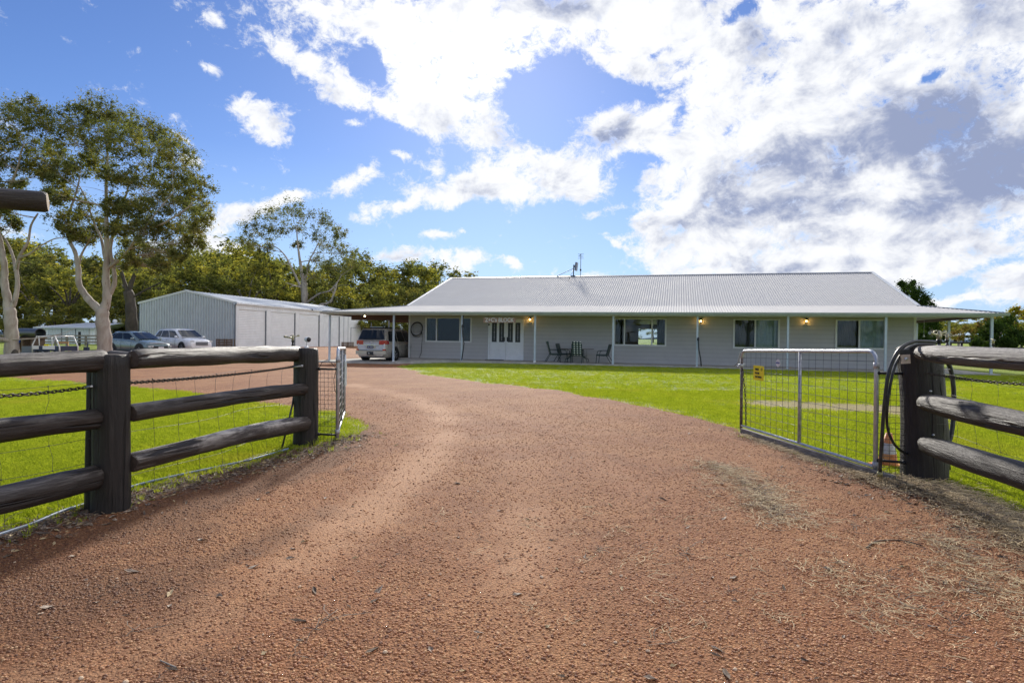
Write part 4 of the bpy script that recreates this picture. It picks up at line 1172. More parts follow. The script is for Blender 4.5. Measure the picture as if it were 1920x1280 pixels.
# ------------------------------------------------------------------ hoses and taps at the right post
YH = YR-.02
def pts3(lst): return [P(x, y, Y) for x, y, Y in lst]
def smooth_pts(p, n=6):
    p = [Vector(q) for q in p]; out = []
    for i in range(len(p)-1):
        a = p[max(i-1, 0)]; b = p[i]; c = p[i+1]; d = p[min(i+2, len(p)-1)]
        for k in range(n):
            t = k/n
            out.append(.5*((2*b)+(c-a)*t+(2*a-5*b+4*c-d)*t*t+(3*b-a-3*c+d)*t**3))
    return out+[p[-1]]
hs = MB()
hs.tube(smooth_pts(pts3([(1754, 641, YH-.1), (1735, 640, YH-.14), (1712, 641, YH-.16), (1690, 652, YH-.18), (1676, 672, YH-.2), (1665, 706, YH-.2), (1658, 760, YH-.18), (1653, 830, YH-.16), (1650, 884, YH-.14)])), .0165, 10)
tag(hs.build('poly_pipe', M['hose']), 'thick black poly pipe arching down to the ground left of the right gate post', 'pipe')
hs = MB()
hs.tube(smooth_pts(pts3([(1752, 645, YH+.02), (1735, 645, YH-.03), (1712, 648, YH-.08), (1690, 664, YH-.14), (1674, 700, YH-.17), (1664, 760, YH-.16), (1664, 800, YH-.14), (1674, 828, YH-.12), (1690, 845, YH-.06), (1712, 855, YH+.1)])), .0125, 10)
tag(hs.build('poly_pipe', M['hose']), 'thinner black poly pipe looping low behind the right gate post', 'pipe')
hs = MB()
hs.tube(smooth_pts(pts3([(1770, 672, YR+.15), (1782, 690, YR+.18), (1788, 730, YR+.2), (1788, 775, YR+.2), (1784, 812, YR+.18), (1776, 838, YR+.16)])), .021, 10)
tag(hs.build('poly_pipe', M['hose']), 'bowed black pipe just right of the right gate post', 'pipe')
hs = MB(); hs.tube(smooth_pts(pts3([(1762, 650, YR+.12), (1765, 720, YR+.14), (1772, 800, YR+.15), (1780, 880, YR+.15)])), .014, 8)
hs.tube(pts3([(1764, 668, YR+.11), (1765, 690, YR+.12)]), .024, 10)
tag(hs.build('standpipe', M['hose']), 'straight black standpipe behind the right gate post', 'pipe')
mb = MB()
mb.tube(pts3([(1650, 884, YH-.14), (1650, 893, YH-.14)]), .024, 10)
tag(mb.build('pipe_fitting', simple('olive_brass_fitting', (.30, .27, .12), .4, .4, .2, 20)), 'olive fitting at the foot of the arching poly pipe', 'fitting')
def sprinkler(loc, rot, label, s=1.0):
    root = empty('impact_sprinkler', loc, rot=(0, 0, rot), label=label, cat='sprinkler')
    root.scale = (s, s, s)
    mb = MB(); mb.lathe([(0, -.05), (.017, -.05), (.017, -.03), (.012, -.03), (.012, .0), (.02, .002), (.02, .02), (0, .02)], 10); mb.build('base', M['black_plastic'], root)
    mb = MB(); mb.lathe([(.013, 0), (.015, .03), (.02, .04), (.016, .06), (.012, .085), (.0, .09)], 10); mb.build('body', M['brass'], root)
    mb = MB(); mb.rod((0, 0, .05), (-.10, 0, .068), .010, 8); mb.rod((-.09, 0, .066), (-.115, 0, .071), .014, 8); mb.build('nozzle', M['brass'], root)
    mb = MB(); mb.tube([(0, 0, .085), (.03, 0, .07), (.055, 0, .075), (.07, 0, .085)], .007, 6); mb.box((.07, 0, .082), (.03, .012, .022)); mb.tube([(.0, .02, .09), (-.03, .02, .085), (-.05, .012, .06)], .005, 6); mb.build('hammer_arm', M['brass'], root)
    return root
sprinkler(P(549, 641, Y2+.28), 0, 'small brass sprinkler on top of the left top rail near its far end', 1.0)
sprinkler(P(1761, 641, YR+.05), .4, 'brass tap and sprinkler cluster above the right gate post', 1.25)
sprinkler(P(1776, 640, YR+.25), math.pi, 'brass sprinkler head just right of the tap cluster on the right', .9)
sprinkler(P(1862, 647, 11.0), 1.0, 'lone dark sprinkler in the garden before the verandah corner post', 1.3)

# security camera on the second left post
cm = empty('security_camera', P(575, 652, Y2), rot=(0, 0, R(0)), label='small white security camera with black face on the second left post', cat='camera')
mb = MB(); mb.lathe([(0, .0), (.028, .0), (.028, .008), (.018, .02), (.010, .024), (0, .024)], 14); mb.build('base', M['white_plastic'], cm)
mb = MB(); mb.tube([(0, 0, .02), (-.005, 0, .05), (.005, -.01, .075)], .006, 8); mb.build('stem', M['white_plastic'], cm)
mb = MB(); mb.lathe([(0, .035), (.025, .034), (.033, .02), (.034, -.02), (.031, -.03)], 16, 'y'); b_ = mb.build('housing', M['white_plastic'], cm, loc=(.012, -.005, .105), rot=(0, 0, R(48)))
mb = MB(); mb.lathe([(.031, -.030), (.026, -.036), (0, -.037)], 16, 'y'); mb.build('face', M['black_plastic'], cm, loc=(.012, -.005, .105), rot=(0, 0, R(48)))
mb = MB(); mb.lathe([(.010, -.037), (.009, -.040), (0, -.040)], 10, 'y'); mb.build('lens', M['carglass'], cm, loc=(.012, -.005, .105), rot=(0, 0, R(48)))

# traffic cone behind the gate
tcn = G(1666, 886); tcn.y += .35
tcn = gp(P(1667, 640, tcn.y).x, tcn.y)
co = empty('traffic_cone', tcn, rot=(R(3), R(-2), .4), label='faded orange traffic cone with scuffed white band behind the hinge mesh', cat='cone')
hc = P(1667, 811, tcn.y).z-tcn.z
mb = MB(); mb.lathe([(.10, .02), (.098, .03), (.076, .42*hc)], 20); mb.build('lower_cone', M['orange'], co)
mb = MB(); mb.lathe([(.0765, .42*hc), (.052, .72*hc)], 20); mb.build('white_band', M['cone_white'], co)
mb = MB(); mb.lathe([(.052, .72*hc), (.030, hc), (.022, hc), (.020, hc-.02)], 20); mb.build('upper_cone', M['orange'], co)
mb = MB(); mb.box((0, 0, .015), (.27, .27, .03)); mb.build('base', M['orange'], co)

# pale poly pipe along the left fence
pts = [G(x, y)+Vector((0, 0, .035+.006*math.sin(x))) for x, y in ((-80, 1040), (0, 1011), (60, 990), (120, 966), (200, 938), (250, 917), (320, 900), (400, 882), (470, 866), (540, 846))]
mb = MB(); mb.tube(smooth_pts(pts), .011, 8)
tag(mb.build('irrigation_pipe', M['polypipe']), 'thin pale blue pipe lying along the foot of the left fence', 'pipe')

# loose sticks and big leaves on the drive
def stick(pts, r, label, mat='greywood'):
    mb = MB(); pp = [Vector((q.x, q.y, float(gzone(np.array([q.x]), np.array([q.y]))[0])+r)) for q in [G(*p) for p in pts]]
    mb.tube(smooth_pts(pp), [r*(1-.5*i/(len(smooth_pts(pp)))) for i in range(len(smooth_pts(pp)))], 6)
    tag(mb.build('twig', M[mat]), label, 'twig')
stick([(1625, 1032), (1645, 1020), (1690, 1019), (1730, 1029)], .006, 'bent brown twig lying on the gravel at lower right', 'debris')
stick([(330, 1255), (300, 1240)], .004, 'short pale twig on the compacted wheel track at lower left')
def big_leaf(px, py, L, w, a, mat, label):
    g = G(px, py); z = float(gzone(np.array([g.x]), np.array([g.y]))[0])
    mb = MB(); V = [(-L, 0, .004), (-L*.4, w, .012), (L*.4, w*.8, .006), (L, 0, .012), (L*.4, -w*.8, .016), (-L*.4, -w, .006), (0, 0, .003)]
    T = [(x, y, zz-.002) for x, y, zz in V]
    mb.add(V, [(0, 6, 1), (1, 6, 2), (2, 6, 3), (3, 6, 4), (4, 6, 5), (5, 6, 0)], True); mb.add(T, [(1, 6, 0), (2, 6, 1), (3, 6, 2), (4, 6, 3), (5, 6, 4), (0, 6, 5)], True)
    tag(mb.build('fallen_leaf', M[mat], loc=(g.x, g.y, z+.002), rot=(0, 0, a)), label, 'leaf')
big_leaf(1028, 1181, .016, .010, .6, 'straw', 'pale cream leaf lying on the gravel at lower centre')
big_leaf(496, 1233, .015, .011, .9, 'straw', 'pale yellow rounded leaf on the gravel at lower left')
big_leaf(505, 928, .032, .010, .5, 'leafdead', 'curled grey leaf on the dark gravel below the lower rail')
big_leaf(380, 1018, .030, .010, .1, 'leafdead', 'curled dry leaf on the drive left of the wheel track')
big_leaf(572, 1018, .030, .008, .2, 'straw', 'thin straw coloured leaf on the wheel track')
big_leaf(1695, 1068, .030, .009, -.2, 'straw', 'pale leaf on the gravel below the bent twig')
big_leaf(1605, 970, .030, .012, -.1, 'leafdead', 'curled dry leaf on the gravel in front of the right post')
big_leaf(1424, 914, .022, .012, 0, 'leaf_dark', 'small green leaf beside the pale straw patch')
mb = MB(); mb.sphere((0, 0, .01), .018, 9, 6, (1.1, .9, .7)); g = G(1354, 911)
tag(mb.build('pebble', M['rock'], loc=g+Vector((0, 0, .014))), 'single pale round pebble left of the straw patch', 'stone')

# ------------------------------------------------------------------ house
HX0, HY0, HA, SP, SH = -2.662, 31.9, .2695, 3.996, .005
HW, HD = 2.14, 7.05
ZS, ZB, ZJ, ZR = .204, 2.604, 3.227, 5.575
UL, UR = -4.08, 6*SP-2.14
house = empty('farmhouse', (HX0, HY0, 0), (0, SH, -HA), 'long single storey grey weatherboard house with light corrugated roof and full verandah', 'house')
HM = Matrix.Translation((HX0, HY0, 0)) @ house.rotation_euler.to_matrix().to_4x4()
HMi = HM.inverted()
def hp(px, py, V):
    o = HMi @ Vector((0, 0, EYE)); d = HMi.to_3x3() @ ray(px, py); t = (V-o.y)/d.y
    return o+d*t
def hw(U, V, z): return HM @ Vector((U, V, z))
HROT = (0, SH, -HA)
def part(name, mb, mat, parent=house): return mb.build(name, mat, parent, face='up' if name.endswith('roof') else 'out')

# corrugated sheet between an eave curve and a ridge curve (u -> point)
def corr(mb, u0, u1, f_low, f_high, pitch=.125, amp=.019, nsub=6, nv=1, nrm=(0, 0, 1)):
    n = max(2, int(abs(u1-u0)/pitch*nsub)); V = []; Fc = []
    for i in range(n+1):
        u = u0+(u1-u0)*i/n; h = amp*math.sin(2*math.pi*i/nsub)
        a = Vector(f_low(u)); b = Vector(f_high(u))
        for k in range(nv+1): 
            p = a.lerp(b, k/nv); V.append((p.x, p.y, p.z+h))
    for i in range(n):
        for k in range(nv): 
            a = i*(nv+1)+k; Fc.append((a, a+nv+1, a+nv+2, a+1))
    mb.add(V, Fc, True)
G0, G1 = -2*SP-.35, 6*SP+.35           # gutter line ends
VG = -.35; ZG = 2.775
VBK = HW*2+2*HD                         # back verandah edge is VBK+.35
zv = lambda v: ZG+(ZJ-ZG)*(v-VG)/(HW-VG)
# front and back main roof planes
mb = MB(); corr(mb, UL-.12, UR+.12, lambda u: (u, HW, ZJ), lambda u: (u, HW+HD, ZR)); part('front_roof', mb, M['roof'])
mb = MB(); corr(mb, UL-.12, UR+.12, lambda u: (u, HW+2*HD, ZJ), lambda u: (u, HW+HD, ZR), pitch=.3, nsub=4); part('back_roof', mb, M['roof'])
mb = MB()
def top_v(u):
    if u < UL: return VG+(HW-VG)*(u-G0)/(UL-G0)
    if u > UR: return VG+(HW-VG)*(G1-u)/(G1-UR)
    return HW
corr(mb, G0+.02, G1-.02, lambda u: (u, VG, ZG), lambda u: (u, top_v(u), zv(top_v(u))+.004)); part('front_verandah_roof', mb, M['roof'])
def side_roof(mb, U_in, U_out):
    f = lambda v: (U_out+(U_in-U_out)*0, v, ZG)
    def hi(v):
        t = 1.0
        if v < HW: t = (v-VG)/(HW-VG)
        if v > HW+2*HD: t = (VBK-VG-v)/(HW-VG)
        return (U_out+(U_in-U_out)*t, v, ZG+(ZJ-ZG)*t+.004)
    corr(mb, VG+.01, VBK-VG-.01, f, hi)
mb = MB(); side_roof(mb, UL-.02, G0); part('carport_roof', mb, M['roof'])
mb = MB(); side_roof(mb, UR+.02, G1); part('side_verandah_roof', mb, M['roof'])
mb = MB(); corr(mb, G0, G1, lambda u: (u, VBK-VG, ZG), lambda u: (u, HW+2*HD, ZJ), pitch=.3, nsub=4); part('back_verandah_roof', mb, M['roof'])
# ridge, barge and hip cappings
mb = MB()
for s_ in (-1, 1):
    mb.poly([(UL-.16, HW+HD, ZR+.045), (UR+.16, HW+HD, ZR+.045), (UR+.16, HW+HD+s_*.17, ZR-.02), (UL-.16, HW+HD+s_*.17, ZR-.02)])
part('ridge_cap', mb, M['ridge'])
def bar(mb, a, b, w, h): 
    a = Vector(a); b = Vector(b); d = b-a; rot = d.to_track_quat('Y', 'Z').to_matrix(); mb.box((a+b)/2, (w, d.length, h), rot)
for U_, nm in ((UL-.14, 'left'), (UR+.14, 'right')):
    mb = MB(); bar(mb, (U_, HW, ZJ+.015), (U_, HW+HD, ZR+.015), .16, .05); bar(mb, (U_+(.05 if nm == 'left' else -.05)*0, HW, ZJ-.10), (U_, HW+HD, ZR-.10), .04, .16)
    bar(mb, (U_, HW+2*HD, ZJ+.015), (U_, HW+HD, ZR+.015), .16, .05)
    part('barge_cap', mb, M['trim_white'])
    mb = MB(); mb.poly([(U_+(.06 if nm == 'left' else -.06), HW, ZJ-.05), (U_+(.06 if nm == 'left' else -.06), HW+HD, ZR-.04), (U_+(.06 if nm == 'left' else -.06), HW+2*HD, ZJ-.05)]); part('gable_infill', mb, M['cladding'])
mb = MB(); bar(mb, (G1-.02, VG, ZG+.03), (UR+.1, HW, ZJ+.02), .14, .03); part('hip_cap', mb, M['ridge'])
mb = MB(); bar(mb, (G0+.02, VG, ZG+.03), (UL-.1, HW, ZJ+.02), .14, .03); part('hip_cap', mb, M['ridge'])
# gutters and beams
def gutter(a, b, nm='gutter'):
    a = Vector(a); b = Vector(b); d = (b-a).normalized(); o = Vector((d.y, -d.x, 0)); mb = MB()
    prof = [(0, -.115), (.085, -.115), (.125, -.03), (.125, .0), (.112, .0), (.10, -.025), (0.01, -.09)]
    V = [p+o*x+Vector((0, 0, z)) for p in (a, b) for x, z in prof]; n = len(prof)
    mb.add(V, [(i, (i+1) % n, (i+1) % n+n, i+n) for i in range(n)]+[tuple(range(n)), tuple(reversed(range(n, 2*n)))], False)
    return part(nm, mb, M['gutter'])
gutter((G0-.05, VG, ZG+.005), (G1+.12, VG, ZG+.005))
gutter((G1, VG, ZG+.005), (G1, VBK-VG, ZG+.005)); gutter((G0, VBK-VG, ZG+.005), (G0, VG, ZG+.005))
mb = MB(); mb.bx(G0+.15, G1-.3, VG+.26, VG+.34, ZB-.0, ZB+.15); part('verandah_beam', mb, M['beam'])
mb = MB(); mb.bx(G0+.10, G1-.25, VG+.02, VG+.05, ZB+.035, ZG-.07); part('fascia', mb, M['gutter'])
mb = MB(); mb.bx(G1-.42, G1-.34, VG+.34, VBK, ZB, ZB+.14); part('side_beam', mb, M['soffit'])
mb = MB(); mb.bx(G0+.34, G0+.42, VG+.34, VBK, ZB-.02, ZB+.14); part('carport_beam', mb, M['fascia_brown'])
mb = MB(); mb.bx(G0+.42, UL-.02, HW+.0, HW+.09, ZB-.22, ZB+.10); mb.bx(G0+.42, UL-.02, HW+5, HW+5.09, ZB-.22, ZB+.10); part('carport_crossbeam', mb, M['fascia_brown'])
mb = MB()
for k in range(int((G1-G0)/.9)):
    u = G0+.6+.9*k; a = (u, VG+.06, zv(VG)-.06); b = (u, top_v(u), zv(top_v(u))-.06); bar(mb, a, b, .045, .07)
part('rafters', mb, M['soffit'])
# verandah soffit wall plate strip closing house top
mb = MB(); mb.bx(UL, UR, HW, HW+.1, ZB+.02, ZJ-.03); part('wall_head', mb, M['cladding'])
# posts
for k in range(-2, 7):
    u = k*SP; zlow = ZS-.11 if k >= 0 else (-.03 if k == -1 else -.02)
    mb = MB(); mb.bx(u-.045, u+.045, -.045+VG+.3, .045+VG+.3, zlow, ZB); 
    o_ = part('verandah_post', mb, M['post_paint'])
    if k in (1, 3, -1):
        mb = MB(); mb.bx(u-.052, u+.052, VG+.248, VG+.352, zlow, zlow+(.2 if k == 1 else .14)); mb.build('post_base', M['white_plastic'], o_)
for (u, v) in ((G1-.38, HW+1.9), (G1-.38, HW+6), (G1-.38, HW+10), (G1-.38, VBK-.2), (G0+.38, HW+5), (G0+.38, HW+11)):
    mb = MB(); mb.bx(u-.045, u+.045, v-.045, v+.045, 0.0, ZB); part('verandah_post', mb, M['post_paint'])
# downpipes with flex hoses on the posts at 866 and 1308
for (px, ytop, kk) in ((869, 612, 0), (1311, 636, 3)):
    mb = MB(); u = kk*SP
    z1 = hp(px, ytop, -.05).z
    mb.tube([(u+.07, VG+.25, ZB), (u+.075, VG+.25, z1+.05)], .028, 8) if kk == 0 else None
    mb.tube([(u+.045, VG+.22, z1+.1), (u+.05, VG+.20, z1), (u+.08, VG+.2, z1-.5), (u+.16, VG+.19, z1-.9), (u+.2 if kk else u+.05, VG+.18, ZS+.02)], .03, 8)
    mb.tube([(u+.04, VG+.22, z1+.06), (u+.045, VG+.22, z1-.06)], .05, 8)
    part('drain_hose', mb, M['hose'])
# walls with openings
win = {}
def opening(pxa, pxb, ytop, ybot):
    a = hp(pxa, ybot, HW); b = hp(pxb, ybot, HW); zt = hp((pxa+pxb)/2, ytop, HW).z if ytop else 2.55
    return [a.x, b.x, (a.z+b.z)/2, zt]
W1 = opening(799, 883.5, None, 639.5); W2 = opening(1151.5, 1248, None, 646.5); W3 = opening(1375.5, 1460, 594, 651.5); W4 = opening(1567, 1658.5, 594.5, 652.5)
DR = opening(916.5, 980.5, None, 670.5)
W3[3] = 2.55; W4[3] = 2.55; DR[3] = 2.46
DR[2] = ZS+.02
def wall_boards(mb, u0, u1, z0, z1, holes, h=.205, place=lambda u, y, z: (u, HW+y, z)):
    zb = z0
    while zb < z1-1e-6:
        zt = min(zb+h, z1); cuts = sorted(set([zb, zt]+[z for H_ in holes for z in H_[2:4] if zb < z < zt]))
        us = sorted(set([u0, u1]+[u for H_ in holes for u in H_[0:2] if u0 < u < u1]))
        for za, zc in zip(cuts[:-1], cuts[1:]):
            run = None; segs_ = []
            for a, b in zip(us[:-1], us[1:]):
                um, zm = (a+b)/2, (za+zc)/2
                if any(H_[0] < um < H_[1] and H_[2] < zm < H_[3] for H_ in holes):
                    run = None; continue
                if run is None: segs_.append([a, b]); run = 1
                else: segs_[-1][1] = b
            for a, b in segs_:
                ya = -.014*(1-(za-zb)/h)-.004; yc = -.014*(1-(zc-zb)/h)-.004
                zs_ = za
                if za == zb and zc-za > .03:
                    mb.cur = 1; mb.quad(place(a, -.002, za), place(b, -.002, za), place(b, -.002, za+.014), place(a, -.002, za+.014)); mb.cur = 0; zs_ = za+.014  # strip coloured as the lap's shadow line
                mb.quad(place(a, ya, zs_), place(b, ya, zs_), place(b, yc, zc), place(a, yc, zc))
                if za == zb: mb.quad(place(a, 0, zs_), place(b, 0, zs_), place(b, ya, zs_), place(a, ya, zs_))
        zb += h
mb = MB(); wall_boards(mb, UL, UR, ZS-.02, ZB+.1, [W1, W2, W3, W4, DR]); ww = mb.build('front_wall', [M['cladding'], M['lap_shadow']], house, face=(9.0, 9.0, 1.5))
mb = MB(); wall_boards(mb, HW, HW+2*HD, ZS-.02, ZJ, [], place=lambda u, y, z: (UR-y, u, z)); mb.build('side_wall', [M['cladding'], M['lap_shadow']], house, face=(9.0, 9.0, 1.5))
mb = MB(); wall_boards(mb, HW, HW+2*HD, ZS-.25, ZJ, [], place=lambda u, y, z: (UL+y, u, z)); mb.build('side_wall', [M['cladding'], M['lap_shadow']], house, face=(9.0, 9.0, 1.5))
bk0 = hp(1197, 640, HW+2*HD); bk1 = hp(1233, 640, HW+2*HD)
mb = MB(); wall_boards(mb, UL, UR, ZS-.02, ZB+.1, [[bk0.x, bk1.x, ZS+.03, 2.3]], place=lambda u, y, z: (u, HW+2*HD-y, z)); part('back_wall', mb, [M['cladding'], M['lap_shadow']])
mb = MB()
for U_ in (UL, UR): mb.bx(U_-.05, U_+.05, HW-.035, HW+.03, ZS-.2, ZB+.1)
part('corner_trim', mb, M['trim_white'])
# interior shell
mb = MB(); mb.bx(UL+.05, UR-.05, HW+.12, HW+2*HD-.1, ZS-.05, ZS); part('floor', mb, M['int_floor'])
mb = MB(); mb.bx(UL, UR, HW+.02, HW+2*HD-.02, 2.62, 2.68); part('ceiling', mb, M['trim_white'])
mb = MB()
for u in (W1[1]+1.0, DR[1]+1.6, W2[1]+.8, W3[1]+1.2): mb.bx(u-.05, u+.05, HW+.1, HW+2*HD-.1, ZS, 2.62)
mb.bx(DR[1]+1.65, bk0.x-.5, HW+6.0, HW+6.1, ZS, 2.62)
mb.bx(W3[0]-.8, UR-.1, HW+4, HW+4.1, ZS, 2.62); mb.bx(UL+.1, DR[1]+1.5, HW+4.5, HW+4.6, ZS, 2.62)
part('partition', mb, M['int_wall'])
def window(op, divs, curt, name='window'):
    u0, u1, z0, z1 = op; root = bpy.data.objects.new(name, None); col.objects.link(root); root.parent = house
    y = HW-.03; fw = .05
    mb = MB(); mb.bx(u0-.04, u1+.04, y-.035, y+.09, z0-.06, z0+.02); mb.bx(u0-.04, u0+.045, y-.03, y+.088, z0+.02, z1+.02); mb.bx(u1-.045, u1+.04, y-.03, y+.088, z0+.02, z1+.02); mb.bx(u0+.035, u1-.035, y-.016, y+.086, z1-.035, z1+.02)
    for d in divs: mb.bx(d-.035, d+.035, y-.03, y+.08, z0+.02, z1-.035)
    mb.build('frame', M['trim_white'], root)
    ed = [u0+.035]+list(divs)+[u1-.035]
    for a, b in zip(ed[:-1], ed[1:]):
        mb = MB(); mb.bx(a+(.0 if a == ed[0] else .03), b-(.0 if b == ed[-1] else .03), y+.03, y+.036, z0+.02, z1-.035); mb.build('pane', M['glass'], root)
    for (a, b, mt, dep) in curt:
        mb = MB(); n = max(6, int((b-a)/.035)); V = []; Fc = []
        for i in range(n+1):
            x = a+(b-a)*i/n; yy = HW+dep+.03*math.sin(i*1.35)+.01*math.sin(i*.7)
            V += [(x, yy, z0-.2), (x, yy, z1+.1)]
        mb.add(V, [(2*i, 2*i+2, 2*i+3, 2*i+1) for i in range(n)], True); mb.build('curtain', M[mt], root)
    return root
ux = lambda px: hp(px, 620, HW).x
window(W1, [ux(819), ux(863)], [(W1[0], ux(817), 'curtain_dark', .15), (ux(866), W1[1], 'curtain_dark', .15)])
window(W2, [ux(1171), ux(1222.5)], [(W2[0], ux(1163), 'curtain_dark', .16), (ux(1232), W2[1], 'curtain_dark', .16)])
window(W3, [ux(1416)], [(W3[0], ux(1415), 'curtain_dark', .2), (ux(1417), W3[1], 'curtain', .14)])
window(W4, [ux(1611)], [(W4[0], ux(1610), 'curtain_dark', .2), (ux(1611), W4[1], 'curtain', .14)])
# double entrance door
dr = bpy.data.objects.new('entrance_door', None); col.objects.link(dr); dr.parent = house
u0, u1, z0, z1 = DR; y = HW-.02
mb = MB(); mb.bx(u0-.04, u0+.06, y-.04, y+.06, z0, z1+.04); mb.bx(u1-.06, u1+.04, y-.04, y+.06, z0, z1+.04); mb.bx(u0+.06, u1-.06, y-.038, y+.058, z1-.06, z1+.04); mb.bx(u0-.0, u1+.0, y-.06, y+.03, z0-.03, z0)
mb.build('door_frame', M['door_white'], dr)
um = (u0+u1)/2
for s_, (a, b) in enumerate(((u0+.065, um-.008), (um+.008, u1-.065))):
    lf = bpy.data.objects.new('door_leaf', None)
    w = b-a; st = .10; gz0, gz1 = z0+.98, z1-.16; cx_ = (a+b)/2
    mb = MB(); yy0, yy1 = y-.005, y+.035
    gl = [(a+st, cx_-.07), (cx_+.07, b-st)]
    mb.bx(a, b, yy0, yy1, z0+.01, gz0); mb.bx(a, b, yy0, yy1, gz1, z1-.065)
    for p_, q_ in ((a, gl[0][0]), (gl[0][1], gl[1][0]), (gl[1][1], b)): mb.bx(p_, q_, yy0, yy1, gz0, gz1)
    for p_, q_ in gl:
        for (c0_, c1_, d0_, d1_) in ((p_-.02, q_+.02, z0+.14, z0+.16), (p_-.02, q_+.02, z0+.66, z0+.68), (p_-.02, p_, z0+.16, z0+.66), (q_, q_+.02, z0+.16, z0+.66)): mb.bx(c0_, c1_, yy0-.012, yy0-.001, d0_, d1_)
    leaf = mb.build('door_leaf', M['door_white'], dr)
    for p_, q_ in gl:
        g_ = MB(); g_.bx(p_, q_, yy0+.012, yy0+.022, gz0, gz1); g_.build('glass_light', M['screen_dark'], leaf)
        g_ = MB(); g_.bx((p_+q_)/2-.012, (p_+q_)/2+.012, yy0+.004, yy0+.011, gz0+.1, gz1-.1)
        for zz in (.3, .6, .9): g_.sphere(((p_+q_)/2, yy0+.008, gz0+zz*.9), .03, 6, 4, (1, .3, 1.5))
        g_.build('lead_pattern', M['galv_dull'], leaf)
    hx = um+(-.09 if s_ == 0 else .09)
    g_ = MB(); g_.bx(hx-.03, hx+.03, yy0-.02, yy0-.001, z0+1.02, z0+1.26); g_.rod((hx, yy0-.05, z0+1.16), (hx+(-.13 if s_ == 0 else .13), yy0-.05, z0+1.16), .012); g_.rod((hx, yy0-.05, z0+1.16), (hx, yy0, z0+1.16), .012)
    g_.build('handle', M['dark_iron'], leaf)
mb = MB(); mb.box((0, 0, .012), (.95, .5, .022)); tag(mb.build('doormat', M['clad_black'], loc=hw(u0+.45, HW-.42, ZS+.0), rot=HROT), 'thin dark doormat before the left leaf of the white double door', 'mat')
mb = MB(); mb.sphere((0, 0, 0), .05, 8, 6, (.8, .7, 1.3)); mb.rod((0, 0, 0), (0, .06, .02), .012); tag(mb.build('door_camera', M['black_plastic'], loc=hp_w if False else hw(ux(917.5), HW-.09, hp(917, 608.5, HW).z), rot=HROT), 'small black device on the wall at the upper left of the double door', 'camera')
# slabs
def slab(mb, pts, z0, z1):
    n = len(pts); mb.add([(x, y, z0) for x, y in pts]+[(x, y, z1) for x, y in pts], [tuple(reversed(range(n))), tuple(range(n, 2*n))]+[(i, (i+1) % n, (i+1) % n+n, i+n) for i in range(n)], False)
mb = MB(); slab(mb, [(-1.55, -.16), (G1-.05, -.16), (G1-.05, VBK+.1), (UR+.0, VBK+.1), (UR+.0, HW+.02), (-4.0, HW+.02), (-4.0, 1.2), (-2.6, 0.25)], ZS-.30, ZS); part('verandah_slab', mb, M['concrete'])
mb = MB()
zc0, zc1 = -.005, .14
V = [(-8.7, -.6, zc0), (-4.0, -.6, zc0), (-1.56, -.17, ZS-.02), (-2.6, .24, ZS-.01), (-4.0, 1.19, ZS-.01), (-4.0, 2.1, .10), (-8.7, 2.1, .0)]
mb.add([(x, y, z) for x, y, z in V], [(0, 1, 5, 6), (1, 2, 3), (1, 3, 4), (1, 4, 5)], False)
mb.add([(x, y, z-.25) for x, y, z in V[:3]]+[V[0], V[1], V[2]], [(0, 1, 4, 3), (1, 2, 5, 4)], False)
part('carport_apron', mb, M['concrete'])
mb = MB(); mb.add([(-4.1, .1, .05), (-1.9, .0, ZS+.003), (-2.7, .75, ZS+.004), (-4.0, 2.1, .12), (-5.0, 2.1, .06)], [(0, 1, 2, 3, 4)], False); part('dark_ramp', mb, M['concrete_dark'])
mb = MB(); slab(mb, [(-8.7, 2.1), (UL-.02, 2.1), (UL-.02, 15), (-8.7, 15)], -.3, .0); part('carport_slab', mb, M['concrete'])
mb = MB(); slab(mb, [(-6.3, 2.6), (UL-.03, 2.6), (UL-.03, 12), (-6.3, 12)], .0, .006)
# fence / stuff behind the carport
# name sign under the beam
sgp = hp(936.5, 600, .05)
hs_ = empty('house_name_sign', hw(sgp.x, .05, hp(936, 600, .05).z), HROT, 'reddish timber sign reading Z+C\'s BLOCK hanging above the white double door', 'sign')
sl = (hp(908, 600, .05).x-hp(905, 600, .05).x)/3; wS = 60*sl
mb = MB(); mb.box((0, 0, 0), (wS, .03, 9*sl)); mb.build('board', simple('reddish_timber', (.42, .27, .21), .7, 0, .2, 8, sc=(.3, 2, 2)), hs_)
mb = MB()
for s_ in (-1, 1): mb.rod((s_*wS*.35, 0, 4.5*sl), (s_*wS*.35, 0, ZB-hs_.location.z-.0), .006)
mb.build('hanger', M['dark_iron'], hs_)
text_obj("Z+C's BLOCK", 10.2*sl, M['white_plastic'], hs_, (-wS*.0, -.02, 0), ext=.006, bold=.006, sx=.86)
